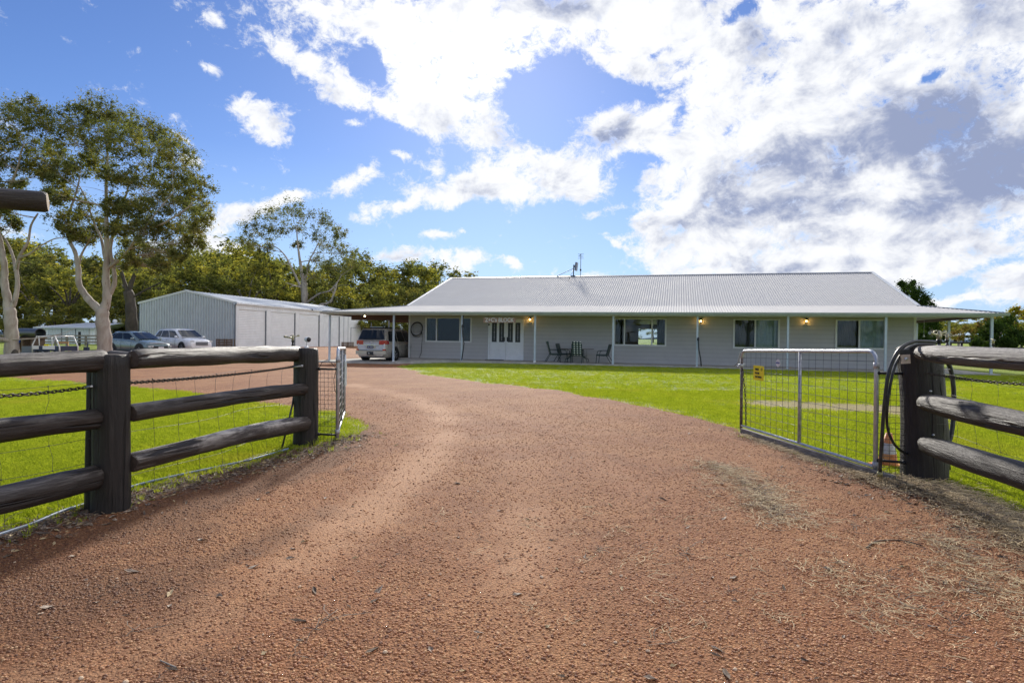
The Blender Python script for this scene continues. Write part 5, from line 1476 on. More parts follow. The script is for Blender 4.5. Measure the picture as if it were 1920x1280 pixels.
# wall lanterns
for (px, py, lab) in ((993.5, 599, 'small lit wall lantern right of the white double door'), (1314, 602, 'lit wall lantern behind the verandah post with the black drain hose'), (1512, 602, 'lit wall lantern between the two right hand windows')):
    q_ = hp(px, py, HW-.12); l = empty('wall_lantern', hw(q_.x, HW-.12, q_.z), HROT, lab, 'lamp', 'wall lanterns along the verandah')
    mb = MB(); mb.lathe([(0, .16), (.02, .15), (.085, .08), (.085, .07), (0, .07)], 8); mb.box((0, .07, .04), (.05, .05, .22)); mb.rod((0, .07, .12), (0, 0, .14), .012); mb.lathe([(0, -.10), (.05, -.10), (.055, -.085), (0, -.085)], 8)
    for k in range(4): 
        a = math.pi/4+k*math.pi/2; mb.rod((.05*math.cos(a), .05*math.sin(a), -.09), (.075*math.cos(a), .075*math.sin(a), .07), .006, 4)
    mb.build('lantern_frame', M['dark_iron'], l)
    mb = MB(); mb.sphere((0, 0, 0), .034, 10, 8, (1, 1, 1.3)); mb.build('bulb', M['bulb'], l)
    ld = bpy.data.lights.new('lantern_light', 'POINT'); ld.energy = 0.8; ld.color = (1, .55, .16); ld.shadow_soft_size = .03
    lo = bpy.data.objects.new('lantern_light', ld); col.objects.link(lo); lo.parent = l; lo.location = (0, -.06, -.02)
# flood light at the carport gutter
q_ = hp(680.5, 591.5, -.35); fl_ = empty('flood_light', hw(q_.x, -.30, q_.z), HROT, 'small twin flood light lit under the carport beam', 'lamp')
mb = MB(); mb.box((0, .05, .02), (.10, .06, .06)); mb.rod((0, .04, 0), (-.1, 0, -.02), .012); mb.rod((0, .04, 0), (.1, 0, -.02), .012); mb.sphere((-.11, 0, -.03), .055, 8, 6); mb.sphere((.11, 0, -.03), .055, 8, 6); mb.build('lamp_bracket', M['black_plastic'], fl_)
mb = MB(); mb.lathe([(0, -.058), (.035, -.055), (.04, -.045)], 10, 'y', (.11, 0, -.03)); mb.build('lit_lens', M['flood'], fl_)
# hose reel on the wall
q_ = hp(783, 616, HW); r_ = 12.0*sl*1.07
hr = empty('garden_hose_coil', hw(q_.x, HW-.08, q_.z), HROT, 'black garden hose coiled round a grey panel on the wall beside the carport', 'hose')
mb = MB(); pts = []
for i in range(170):
    a = 2*math.pi*i/34; rr_ = r_*(.96+.05*math.sin(i*.37)+.03*math.sin(i*.11)); pts.append((rr_*math.cos(a), -.02-.012*(i//34), rr_*1.04*math.sin(a)-.01*(i//34)))
mb.tube(pts, .014, 6)
pts = [(r_*.85*math.cos(a), -.05, -r_*.35+r_*1.0*math.sin(a)) for a in [R(180+i*15) for i in range(13)]]; mb.tube(pts, .013, 6)
mb.tube([(r_*.85, -.05, -r_*.3), (r_*.95, -.05, -r_*1.4), (r_*.8, -.05, -(q_.z-ZS)+.3), (r_*.5, -.06, -(q_.z-ZS)+.02)], .013, 6)
mb.build('hose', M['hose'], hr)
mb = MB(); mb.box((-.01, .03, .02), (r_*1.35, .06, r_*1.35)); mb.build('grey_panel', simple('grey_box_paint', (.30, .30, .29), .6), hr)
mb = MB(); u_ = hp(771, 650, HW).x; mb.tube([(u_, HW-.06, ZS), (u_, HW-.06, 1.0)], .012, 6); mb.box((u_, HW-.07, .85), (.05, .05, .12)); part('tap_pipe', mb, M['galv_dull'])
# roof antennas
q_ = hp(1075, 518.5, HW+HD); a1 = empty('satellite_panel_antenna', hw(q_.x, HW+HD, ZR), HROT, 'short mast with a tilted flat panel antenna and stay on the roof ridge', 'antenna')
k_ = 1/FPX*(a1.location.y)
mb = MB(); mb.rod((0, 0, -.02), (.02, 0, 22*k_), .035); mb.box((0, 0, .03), (.28, .2, .05)); mb.rod((.02, 0, 18*k_), (.12, 0, 19*k_), .03); mb.build('mast', M['dark_iron'], a1)
mb = MB(); mb.rod((0, 0, 15*k_), (-37*k_, 0, -.05), .016); mb.rod((0, 0, 14*k_), (-3*k_, -1.2, -.38), .012); mb.build('stay', M['dark_iron'], a1)
mb = MB(); mb.box((5.4*k_, 0, 18.5*k_), (3.4*k_, .5, 15*k_), Matrix.Rotation(R(6), 3, 'Y')); mb.box((3.2*k_, 0, 18.5*k_), (1.6*k_, .3, 5*k_)); mb.build('panel', simple('grey_antenna_plastic', (.16, .18, .23), .4), a1)
q_ = hp(1088.5, 518, HW+HD); a2 = empty('tv_antenna', hw(q_.x, HW+HD, ZR), HROT, 'thin mast with a small comb aerial on the roof ridge', 'antenna')
mb = MB(); mb.rod((0, 0, -.02), (0, 0, 42*k_), .018); mb.box((0, 0, 12*k_), (2.6*k_, .1, 3.4*k_)); mb.build('mast', M['dark_iron'], a2)
mb = MB()
for zz, ww_ in ((42, 5.5), (39, 5), (36, 4.6), (33.6, 5.6)): mb.rod((-ww_*k_, 0, zz*k_), (ww_*k_, 0, zz*k_), .009, 5)
mb.rod((-3*k_, -.1, 38*k_), (0, .05, 41*k_), .02); mb.build('elements', M['dark_iron'], a2)

# ------------------------------------------------------------------ verandah furniture
PU = lambda px, V: hp(px, 670, V).x
tv = 1.05
tb = empty('patio_table', hw(PU(1082, tv), tv, ZS), HROT, 'brown oval patio table on dark metal legs on the verandah', 'table')
hwid = (PU(1115, tv)-PU(1052, tv))/2
mb = MB(); n = 28; pr = [(hwid*math.copysign(abs(math.cos(a))**.8, math.cos(a)), .45*math.copysign(abs(math.sin(a))**.8, math.sin(a))) for a in [2*math.pi*i/n for i in range(n)]]
slab(mb, pr, .695, .73); mb.build('table_top', M['table_top'], tb)
for sx_ in (-1, 1):
    for sy_ in (-1, 1):
        mb = MB(); mb.tube([(sx_*hwid*.35, sy_*.10, .69), (sx_*hwid*.35, sy_*.12, .33), (sx_*hwid*.62, sy_*.3, .18), (sx_*hwid*.66, sy_*.32, 0)], .018, 6); mb.build('leg', M['green_metal'], tb)
mb = MB()
for k in range(-2, 3): mb.rod((k*.10-.35*hwid, -.02, .69), (k*.10-.35*hwid, -.02, .33), .008, 5); mb.rod((k*.10+.35*hwid, -.02, .69), (k*.10+.35*hwid, -.02, .33), .008, 5)
mb.rod((-hwid*.6, 0, .33), (hwid*.6, 0, .33), .014); mb.build('brace', M['green_metal'], tb)
def check_mat(name, stripes):
    m_, nt, b = new_mat(name); t = N(nt, 'ShaderNodeTexCoord'); sx_ = N(nt, 'ShaderNodeSeparateXYZ'); nt.links.new(t.outputs['Object'], sx_.inputs[0])
    fx = mth(nt, 'GREATER_THAN', mth(nt, 'FRACT', mth(nt, 'ADD', mth(nt, 'MULTIPLY', sx_.outputs['X'], 6.6), .52)), .5)
    fz = mth(nt, 'GREATER_THAN', mth(nt, 'FRACT', mth(nt, 'MULTIPLY', sx_.outputs['Z'], 9.0)), .5)
    s_ = mth(nt, 'MULTIPLY', mth(nt, 'ADD', fx, fz), .5) if not stripes else fx
    c = mixc(nt, s_, (.02, .045, .035), (.62, .66, .60)) if not stripes else mixc(nt, s_, (.05, .08, .07), (.42, .42, .36))
    if not stripes: c = mixc(nt, mth(nt, 'MULTIPLY', fx, fz), (.025, .05, .04), (.70, .74, .68))
    nt.links.new(c, b.inputs['Base Color']); b.inputs['Roughness'].default_value = .9
    return m_
M['check'] = check_mat('green_white_check_cushion', False); M['stripe'] = check_mat('faded_stripe_cushion', True)
M['sling'] = simple('dark_grey_green_sling', (.07, .095, .09), .8, 0, .15, 12)
def chair(loc, rot, label, cush, head=True):
    """sling chair; faces local +y"""
    r = empty('patio_chair', loc, rot, label, 'chair', 'patio chairs round the verandah table')
    w = .27
    for sx_ in (-1, 1):
        mb = MB(); mb.tube([(sx_*w, -.23, .44), (sx_*w, -.28, .36), (sx_*w, -.50, 0)], .016, 6); mb.build('leg', M['green_metal'], r)
        mb = MB(); mb.tube([(sx_*w, .28, 0), (sx_*w, .24, .40), (sx_*w, .20, .60), (sx_*w, .10, .655), (sx_*w, -.28, .66)], .016, 6); mb.build('leg', M['green_metal'], r)
        mb = MB(); mb.tube([(sx_*w*.95, .26, .40), (sx_*w*.95, -.15, .38), (sx_*w*.95, -.25, .42), (sx_*w*.95, -.40, .95 if not head else .98)], .016, 6); mb.build('side_rail', M['green_metal'], r)
    mb = MB(); mb.rod((-w, .26, .40), (w, .26, .40), .014); mb.rod((-w*.95, -.40, .95), (w*.95, -.40, .95), .014); mb.rod((-w, -.25, .36), (w, -.25, .36), .012); mb.build('cross_bar', M['green_metal'], r)
    mb = MB(); mb.box((0, .03, .42), (.48, .50, .07)); mb.build('seat_cushion', M['sling'] if cush == 'sling' else M['stripe'], r)
    mb = MB(); 
    for k in range(5):
        z_ = .46+k*.105; mb.box((0, -.245-.14*(z_-.42)/.5, z_+.05), (.48, .075 if cush != 'sling' else .03, .098), Matrix.Rotation(R(16), 3, 'X'))
    mb.build('back_cushion', M[cush], r)
    if head:
        mb = MB(); mb.box((0, -.40, 1.03), (.46, .10, .13), Matrix.Rotation(R(14), 3, 'X')); mb.build('headrest', M[cush], r)
    return r
chair(hw(PU(1040, 1.0), 1.0, ZS), (0, SH, -HA+R(-72)), 'patio chair with a pale striped cushion left of the verandah table', 'stripe')
chair(hw(PU(1082.5, .38), .38, ZS), (0, SH, -HA+R(3)), 'patio chair with a green and white checked cushion, its back to the lawn', 'check')
chair(hw(PU(1130, 1.0), 1.0, ZS), (0, SH, -HA+R(82)), 'plain dark sling patio chair right of the verandah table', 'sling', False)
chair(hw(PU(1058, 1.6), 1.6, ZS), (0, SH, -HA+R(-100)), 'patio chair in dark sling behind the striped chair against the wall', 'sling', False)

# ------------------------------------------------------------------ big shed
sa = R(12.6)
sX, sY = P(442.5, 640, 48.4).x, 48.4
sg_z = P(442.5, 653.6, sY).z
shed = empty('machinery_shed', (sX, sY, sg_z), (0, 0, -sa), 'long pale steel shed with four white roller doors and blue grey gable end', 'shed')
SM_ = Matrix.Translation((sX, sY, sg_z)) @ Matrix.Rotation(-sa, 4, 'Z'); SMi = SM_.inverted()
# local: x = across (towards right), -x = towards the gable's left; y = along the shed away from the camera
def sp(px, py):
    o = SMi @ Vector((0, 0, EYE)); d = SMi.to_3x3() @ ray(px, py); t = (0-o.x)/d.x; return o+d*t     # on the door wall x=0
def sp2(px, py):
    o = SMi @ Vector((0, 0, EYE)); d = SMi.to_3x3() @ ray(px, py); t = (0-o.y)/d.y; return o+d*t
SL = sp(676, 640).y; SWd = -sp2(262, 600).x; HE = sp2(441, 567).z; HRd = sp2(350, 545).z
def ribbed(mb, x0, x1, ztop, zbot=0, pitch=.25, place=None, dep=.085):
    n = int(round((x1-x0)/pitch)); p = (x1-x0)/n; V = []; Fc = []; prof = [(0, 0), (.28, 0), (.38, 1), (.72, 1), (.82, 0)]
    xs_ = [(x0+(i+f)*p, h*dep) for i in range(n) for f, h in prof]+[(x1, 0)]
    for x, h in xs_:
        V += [place(x, h, zbot), place(x, h, ztop(x))]
    mb.add(V, [(2*i, 2*i+2, 2*i+3, 2*i+1) for i in range(len(xs_)-1)], False)
gab = lambda x: HE+(HRd-HE)*(1-abs(x+SWd/2)/(SWd/2))
mb = MB(); ribbed(mb, -SWd, 0, gab, -.3, place=lambda x, h, z: (x, -h, z)); mb.build('gable_wall', M['shedwall'], shed, face=(-SWd/2, SL/2, 2.0))
dpx = [(446.5, 497.3), (507.8, 552), (560.3, 597.6), (605.5, 635.5)]
dz = [sp(447, 577.5).z]*4
holes = [(sp(a, 640).y, sp(b, 640).y) for a, b in dpx]
zd = sp(447, 577.8).z
mb = MB(); ys_ = [0]+[v for h in holes for v in h]+[SL]
ribbed(mb, 0, SL, lambda x: HE, zd, place=lambda y, h, z: (h, y, z), dep=.02)
for a, b in zip(ys_[0::2], ys_[1::2]): ribbed(mb, a, b, lambda x: zd, -.3, place=lambda y, h, z: (h, y, z), dep=.02)
mb.build('front_wall', M['shedwhite'], shed, face=(-SWd/2, SL/2, 2.0))
mb = MB(); ribbed(mb, -SWd, 0, gab, -.3, place=lambda x, h, z: (x, SL+h, z), pitch=.4); ribbed(mb, 0, SL, lambda x: HE, -.3, place=lambda y, h, z: (-SWd-h, y, z), pitch=.4); mb.build('back_wall', M['shedwall'], shed, face=(-SWd/2, SL/2, 2.0))
for a, b in holes:
    d_ = bpy.data.objects.new('roller_door', None)
    mb = MB(); z = -.2; k = 0
    while z < zd-.02:
        zt = min(z+.14, zd-.01); mb.add([(-.065, a, z), (-.065, b, z), (-.035, b, z+.03), (-.035, a, z+.03), (-.035, b, zt-.012), (-.035, a, zt-.012), (-.065, b, zt), (-.065, a, zt)], [(0, 1, 2, 3), (3, 2, 4, 5), (5, 4, 6, 7)], False); z = zt
    dd_ = mb.build('roller_door', M['roller'], shed, face=(-SWd/2, (a+b)/2, 2.0))
    g_ = MB(); g_.bx(-.02, .02, b-.01, b+.14, -.2, zd); g_.build('door_jamb', M['trimgrey'], dd_)
    g_ = MB(); g_.bx(-.01, .025, a-.06, a+.02, -.2, zd); g_.bx(-.01, .024, a+.02, b-.01, zd-.06, zd); g_.build('door_track', M['shedwhite'], dd_)
pa_ = sp(657.5, 640).y; pb2 = sp(666.5, 640).y; zpd = sp(660, 614.5).z
mb = MB(); mb.bx(.022, .05, pa_, pb2, -.2, zpd); mb.build('side_door', M['shedwhite'], shed); mb = MB(); mb.bx(.02, .056, pa_-.05, pa_, -.2, zpd+.05); mb.bx(.02, .055, pa_, pb2, zpd, zpd+.05); mb.build('side_door_frame', M['trimgrey'], shed)
mb = MB()
for yy in (sp(652, 640).y, sp(644, 640).y): mb.bx(.02, .035, yy-.02, yy+.02, -.2, HE-.1)
mb.build('panel_joint', M['trimgrey'], shed)
mb = MB(); ov = .12
corr(mb, -ov, SL+ov, lambda u: (ov+.05, u, HE-.02), lambda u: (-SWd/2, u, HRd+.01), pitch=.42, nsub=4, amp=.02); mb.build('front_roof', M['shedroof'], shed, face='up')
mb = MB(); corr(mb, -ov, SL+ov, lambda u: (-SWd-ov, u, HE-.02), lambda u: (-SWd/2, u, HRd+.01), pitch=.42, nsub=4, amp=.02); mb.build('back_roof', M['shedroof'], shed, face='up')
mb = MB()
for (xa, xb) in ((-SWd-ov, -SWd/2), (ov, -SWd/2)):
    bar2 = lambda a, b, w, h: mb.box((Vector(a)+Vector(b))/2, (w, (Vector(b)-Vector(a)).length, h), (Vector(b)-Vector(a)).to_track_quat('Y', 'Z').to_matrix())
    bar2((xa, -.07, HE-.03), (xb, -.07, HRd), .06, .16)
mb.build('barge_flashing', M['shedwhite'], shed)
mb = MB(); mb.bx(.04, .16, -ov, SL+ov, HE-.13, HE-.02); mb.build('gutter', M['shedwhite'], shed)
mb = MB(); mb.bx(-.02, .04, -.045, .06, -.3, HE); mb.build('corner_flashing', M['shedwhite'], shed)
mb = MB(); mb.bx(-.10, -.02, -.10, -.03, -.3, HE-.1); mb.bx(-SWd-.04, -SWd+.04, -.05, .03, -.3, HE); mb.build('downpipe', M['trimgrey'], shed)
for (px, py, lab) in ((438, 569.5, 'small flood light on the near corner of the big shed'), (582, 580.5, 'small flood light under the shed gutter above the third roller door')):
    s3 = sp(px, py); e_ = empty('flood_light', SM_ @ Vector((.12 if px > 500 else .0, s3.y if px > 500 else -.2, s3.z)), (0, 0, -sa), lab, 'lamp')
    mb = MB(); mb.box((0, 0, 0), (.26, .10, .14)); mb.rod((0, 0, 0), (-.1, .12, .04), .015); mb.build('lamp_head', M['navy'], e_)
    mb = MB(); mb.box((0, -.054, -.01), (.2, .006, .1)); mb.build('lens', M['white_lens'], e_)

# crates standing at the shed
def frame_rack(px0, px1, ytop, ybot, Y, label, name, mat1, shelves=2, dep=.4, cat='rack'):
    a = P(px0, ybot, Y); b = P(px1, ybot, Y); zt = P(px0, ytop, Y).z; w = b.x-a.x
    g0 = float(gz(a.x, Y)); e_ = empty(name, ((a.x+b.x)/2, Y, g0), (0, 0, 0), label, cat); h = zt-g0
    for sx_ in (-w/2, 0, w/2):
        mb = MB(); mb.bx(sx_-.03, sx_+.03, -.03, .03, 0, h); mb.bx(sx_-.03, sx_+.03, dep-.03, dep+.03, 0, h); mb.build('upright', M['oldwood'], e_)
    for k in range(6):
        mb = MB(); z_ = h*(.05+.16*k); mb.bx(-w/2+.03, w/2-.03, .0, .02, z_, z_+h*.12); mb.build('slat', M[mat1], e_)
    mb = MB(); mb.bx(-w/2-.04, w/2+.04, -.03, dep, h, h+.03); mb.build('top_board', M['greywood'], e_)
    return e_
frame_rack(406, 435, 635.5, 650, 46.6, 'dark slatted timber crate standing against the shed gable', 'timber_crate', 'oldwood')
frame_rack(641, 661, 641.5, 647.5, 60.5, 'low brown timber box by the far end of the shed', 'timber_box', 'oldwood')
mb = MB(); rr = np.random.RandomState(3)

# ------------------------------------------------------------------ cars
def lerp(a, b, t): return a+(b-a)*t
def interp(x, xs_, ys_): return float(np.interp(x, xs_, ys_))
def car(name, loc, rotz, label, cat, L, W, Hh, belt, body, roofp, paintm, front_glass, rear_glass, wheels, wr, style, zscale=1.0):
    """x forward, origin on the ground under the middle. body: list (x, ztop) ; roofp: (x_front_base, x_front_top, x_rear_top, x_rear_base)"""
    root = empty(name, loc, (0, 0, rotz), label, cat)
    hw_ = W/2; xs_ = np.array([b[0] for b in body]); zs_ = np.array([b[1] for b in body])
    cuts = sorted(set(list(np.linspace(-L/2, L/2, 37))+list(xs_)))
    def half(x):
        t = abs(x)/(L/2); return hw_*(1-.03*t**2-.17*max(0, (t-.80)/.20)**2.2)
    def zbot(x): 
        t = abs(x)/(L/2); return .24+.10*max(0, (t-.85)/.15)
    V = []; Fc = []
    for x in cuts:
        w = half(x); zt = interp(x, xs_, zs_); zb = zbot(x); ws = w*(.90 if True else 1)
        zsd = min(belt(x), zt-.02)
        sec = [(0, zb), (w*.86, zb), (w*.97, zb+.07), (w*1.0, zb+(zsd-zb)*.45), (w*.985, zsd-.10), (w*.95, zsd-.005), (w*.88, min(zt, zsd+.03)), (w*.5, zt-.005), (0, zt+.008)]
        full = sec+[(-a, b) for a, b in reversed(sec[1:-1])]
        V += [(x, a, b) for a, b in full]
    n = 16
    for i in range(len(cuts)-1):
        for k in range(n): Fc.append((i*n+k, (i+1)*n+k, (i+1)*n+(k+1) % n, i*n+(k+1) % n))
    Fc += [tuple(range(n)), tuple(reversed(range((len(cuts)-1)*n, len(cuts)*n)))]
    mb = MB(); mb.add(V, Fc, True); mb.sm[-1] = False; mb.sm[-2] = False
    bo = mb.build('body', paintm, root, face='out')
    # greenhouse
    xa, xb, xc, xd = roofp; zb_f = interp(xa, xs_, zs_); zb_r = interp(xd, xs_, zs_)
    wb = hw_*.93; wr_ = hw_*.76
    def gpt(x, t, s, off=0.0):
        """side surface of the cabin: t 0 belt .. 1 roof rail"""
        zb_ = belt(x)-.02; zr_ = Hh-.055-.03*abs((x-(xb+xc)/2)/((xb-xc)/2))**2
        return Vector((x, s*(lerp(wb, wr_, t)+off), lerp(zb_, zr_, t)))
    V = []; Fc = []
    st = [(xa, 0, zb_f), (xb, 1, Hh-.04), (lerp(xb, xc, .33), 1, Hh), (lerp(xb, xc, .66), 1, Hh-.003), (xc, 1, Hh-.035), (xd, 0, zb_r)]
    for x, up_, zt in st:
        if up_: sec = [(wb, belt(x)-.03), (wr_, zt-.055), (wr_*.9, zt-.012), (wr_*.5, zt), (0, zt+.003)]
        else: sec = [(wb*.97, belt(x)-.03), (wb*.95, zt-.0), (wb*.9, zt), (wb*.5, zt+.01), (0, zt+.012)]
        full = sec+[(-a, b) for a, b in reversed(sec[:-1])]
        V += [(x, a, b) for a, b in full]
    n = 9
    for i in range(len(st)-1):
        for k in range(n-1): Fc.append((i*n+k, i*n+k+1, (i+1)*n+k+1, (i+1)*n+k))
    mb = MB(); mb.add(V, Fc, True); mb.build('cabin', paintm, root, face=(0., 0., .3))
    # side glass: from the A pillar to the rear, in panes
    def xline(t, front):
        return lerp(xa, xb, t) if front else lerp(xd, xc, t)
    for s in (-1, 1):
        for (f0, f1) in style['panes']:
            mb = MB(); q = []
            t0, t1 = .10, .88
            a0 = lerp(xline(t0, 1)-.10, xline(t0, 0)+.10, f0); a1 = lerp(xline(t0, 1)-.10, xline(t0, 0)+.10, f1)
            b0 = lerp(xline(t1, 1)-.08, xline(t1, 0)+.08, f0); b1 = lerp(xline(t1, 1)-.08, xline(t1, 0)+.08, f1)
            m_ = 5; up_ = []; lo_ = []
            for i in range(m_+1):
                lo_.append(gpt(lerp(a0, a1, i/m_), t0, s, .012)); up_.append(gpt(lerp(b0, b1, i/m_), t1, s, .012))
            for i in range(m_): mb.quad(lo_[i], lo_[i+1], up_[i+1], up_[i])
            mb.build('side_window', M['carglass'], root, face=(0., 0., .6))
    for (x0, x1, z0, z1, nm) in ((xa, xb, zb_f, Hh-.04, 'windscreen'), (xd, xc, zb_r, Hh-.035, 'rear_window')):
        mb = MB(); k = 8; V = []; sgn = 1 if nm == 'windscreen' else -1
        for t in (.10, .35, .62, .90):
            for i in range(k+1):
                u = -1+2*i/k; ww = lerp(wb*.93, wr_*.90, t)*.97
                x = lerp(x0, x1, t)+sgn*(.035+.05*(1-u*u)); V.append((x, u*ww, lerp(z0, z1, t)+.012))
        Fc = [(j*(k+1)+i, j*(k+1)+i+1, (j+1)*(k+1)+i+1, (j+1)*(k+1)+i) for j in range(3) for i in range(k)]
        mb.add(V, Fc, True); mb.build(nm, M['carglass'], root, face=(0., 0., .6))
    # wheels, arches
    arch_m = M['clad_black']
    for wx in wheels:
        for s in (-1, 1):
            wy = half(wx)
            mb = MB(); ring = []; m_ = 18; V = []
            for i in range(m_+1):
                a = math.pi*(-.06+1.12*i/m_); 
                for rr_, yy in ((wr*1.10, wy*1.0-.03), (wr*1.12, wy+.012), (wr*(1.34 if style.get('clad') else 1.15), wy+.012), (wr*(1.36 if style.get('clad') else 1.17), wy-.03)):
                    V.append((wx+rr_*math.cos(a), s*yy, wr+rr_*math.sin(a)))
            mb.add(V, [(4*i+k, 4*i+k+1, 4*i+k+5, 4*i+k+4) for i in range(m_) for k in range(3)], False)
            V = [(wx, s*(wy+.004), wr*.9)]+[(wx+wr*1.13*math.cos(math.pi*2*i/24), s*(wy+.004), max(.14, wr+wr*1.13*math.sin(math.pi*2*i/24))) for i in range(24)]
            mb.add(V, [(0, 1+i, 1+(i+1) % 24) for i in range(24)], False)
            mb.build('wheel_arch', arch_m if style.get('clad') else M['black_plastic'], root, face=(wx, 0., wr))
            wh = bpy.data.objects.new('wheel', None); col.objects.link(wh); wh.parent = root; wh.location = (wx, s*(wy-.085), wr)
            mb = MB(); mb.lathe([(wr*.60, -.11), (wr*.93, -.11), (wr, -.07), (wr, .07), (wr*.94, .11), (wr*.66, .105)], 26, 'y'); mb.build('tyre', M['tyre'], wh)
            mb = MB(); y_ = s*.095
            mb.lathe([(wr*.66, y_), (wr*.62, y_*.8), (wr*.60, y_*.2)], 22, 'y'); mb.lathe([(.0, y_), (wr*.14, y_), (wr*.14, y_*.7)], 12, 'y')
            for k in range(5):
                a = 2*math.pi*k/5+.3; c_, s2 = math.cos(a), math.sin(a)
                for da in (-.13, .13):
                    p0 = (wr*.10*c_, y_*.95, wr*.10*s2); p1 = (wr*.62*math.cos(a+da), y_*.9, wr*.62*math.sin(a+da)); mb.rod(p0, p1, wr*.055, 6)
            mb.build('rim', M['rim'], wh)
            mb = MB(); mb.lathe([(0, s*.02), (wr*.6, s*.02)], 18, 'y'); mb.build('brake', M['dark_iron'], wh)
    # sills and bumpers
    mb = MB(); 
    for s in (-1, 1): mb.bx(wheels[1]+wr*1.2, wheels[0]-wr*1.2, s*(hw_*.93), s*(hw_*1.0+.002), .21, .36 if style.get('clad') else .29)
    mb.build('sill', M['clad_black'], root)
    # shut lines and handles
    for s in (-1, 1):
        mb = MB()
        for xd_ in style['doors']:
            hp_ = half(xd_); mb.tube([(xd_+.03, s*(hp_*.955+.004), belt(xd_)-.03), (xd_, s*(hp_*.985+.006), belt(xd_)-.14), (xd_-.01, s*(hp_*1.0+.005), .62), (xd_, s*(hp_*.985+.004), .38)], .007, 4)
        mb.build('door_gap', M['black_plastic'], root)
        for xd_ in style['handles']:
            mb = MB(); mb.box((xd_, s*(half(xd_)*.985+.018), belt(xd_)-.15), (.2, .03, .03)); mb.build('door_handle', paintm, root)
        mb = MB(); xm = xa-.35; mb.sphere((xm, s*(hw_+.10), belt(xm)+.12), .11, 10, 6, (.75, 1.0, .72)); mb.rod((xm, s*hw_*.9, belt(xm)+.02), (xm, s*(hw_+.05), belt(xm)+.09), .025); mb.build('mirror', paintm, root)
    return root, half, gpt
def decal(root, name, mat, pts, off=(0, 0, 0)):
    mb = MB(); mb.poly([Vector(p)+Vector(off) for p in pts]); return mb.build(name, mat, root)

# ---- grey green small SUV
c1 = P(259, 650, 40.6); zc = float(gz(c1.x, 40.6))
body1 = [(-2.17, .86), (-2.12, 1.02), (-1.85, 1.12), (-1.0, 1.10), (.5, 1.07), (.85, 1.06), (1.4, 1.0), (1.85, .90), (2.10, .78), (2.17, .62)]
belt1 = lambda x: float(np.interp(x, [-2.17, -1.8, -.5, .9, 1.5, 2.17], [1.02, 1.13, 1.05, .98, .90, .66]))
st = dict(panes=[(0.02, .43), (.46, .80), (.83, .98)], doors=[.55, -.42, -1.15], handles=[-.25, -1.05], clad=True)
r1, half1, gp1 = car('parked_car', (c1.x, 40.6, zc), R(-22), 'grey green small SUV parked beside the pale gum trunk', 'car', 4.34, 1.82, 1.60, belt1, body1, (1.15, .12, -1.30, -2.10), M['paint_green'], None, None, (1.33, -1.33), .345, st)
def front_kit(root, L, half, zg0, zg1, wg, zlamp, plate_z, plate=True, grille_mat='clad_black', lampw=.34, chrome=False):
    x = L/2
    def xf(y): return x+.012-.10*(abs(y)/.9)**2.5
    def strip(name, mat, y0, y1, z0, z1, dx=.0, n=8, sl=0.0):
        mb = MB(); V = []
        for i in range(n+1):
            y = lerp(y0, y1, i/n); V += [(xf(y)+dx-sl*0, y, z0), (xf(y)+dx-sl, y, z1)]
        mb.add(V, [(2*i, 2*i+2, 2*i+3, 2*i+1) for i in range(n)]+[(2*i+1, 2*i+3, 2*i+2, 2*i) for i in range(0)], False); return mb.build(name, mat, root, face=(0., 0., .5))
    strip('grille', M[grille_mat], -wg, wg, zg0, zg1, .02)
    strip('lower_bumper', M['clad_black'], -.72, .72, .26, .38, .015)
    for s in (-1, 1): strip('headlight', M['white_lens'], s*(.86-lampw), s*.84, zlamp-.05, zlamp+.05, .03)
    if chrome:
        for k in range(4): strip('grille_bar', M['chrome'], -wg*.95, wg*.95, zg0+(zg1-zg0)*(k+.3)/4, zg0+(zg1-zg0)*(k+.5)/4, .03)
    if plate:
        mb = MB(); mb.box((x+.045, 0, plate_z), (.015, .38, .14)); mb.build('number_plate', M['plate_white'], root)
front_kit(r1, 4.34, half1, .40, .62, .60, .60, .50)
mb = MB(); mb.bx(2.10, 2.19, -.78, .78, .80, .84); mb.build('light_bar', M['white_lens'], r1)
mb = MB()
for s in (-1, 1): mb.tube([(1.2, s*.62, 1.045), (.2, s*.66, 1.10)], .01, 4)
for s in (-1, 1): mb.tube([(.1, s*.66, 1.595), (-1.4, s*.66, 1.585)], .018, 6)
mb.build('roof_rail', M['black_plastic'], r1)
# ---- white larger SUV
c2 = P(342, 650, 43.6); zc = float(gz(c2.x, 43.6))
body2 = [(-2.34, .80), (-2.30, 1.05), (-2.1, 1.13), (-1.0, 1.10), (.6, 1.08), (.95, 1.07), (1.6, 1.03), (2.1, .95), (2.30, .84), (2.34, .62)]
belt2 = lambda x: float(np.interp(x, [-2.34, -1.9, -.5, 1.0, 1.6, 2.34], [1.02, 1.08, 1.03, .99, .94, .74]))
st2 = dict(panes=[(0.02, .38), (.41, .73), (.76, .97)], doors=[.62, -.42, -1.3], handles=[-.2, -1.15])
r2, half2, gp2 = car('parked_car', (c2.x, 43.6, zc), R(-30), 'white mid size SUV parked in front of the blue grey shed gable', 'car', 4.68, 1.87, 1.69, belt2, body2, (1.28, .32, -1.70, -2.26), M['paint_white'], None, None, (1.40, -1.38), .36, st2)
front_kit(r2, 4.68, half2, .52, .76, .46, .80, .45, False, 'trimgrey', .30, True)
mb = MB()
for s in (-1, 1): mb.tube([(.2, s*.70, 1.70), (-1.7, s*.70, 1.69)], .016, 6)
mb.build('roof_rail', M['galv'], r2)
for s in (-1, 1):
    mb = MB(); V = [(2.30, s*.55, .44), (2.24, s*.78, .46), (2.20, s*.80, .66), (2.30, s*.66, .60)]; mb.poly([(a+.03, b, c) for a, b, c in V]); mb.build('air_intake', M['black_plastic'], r2)
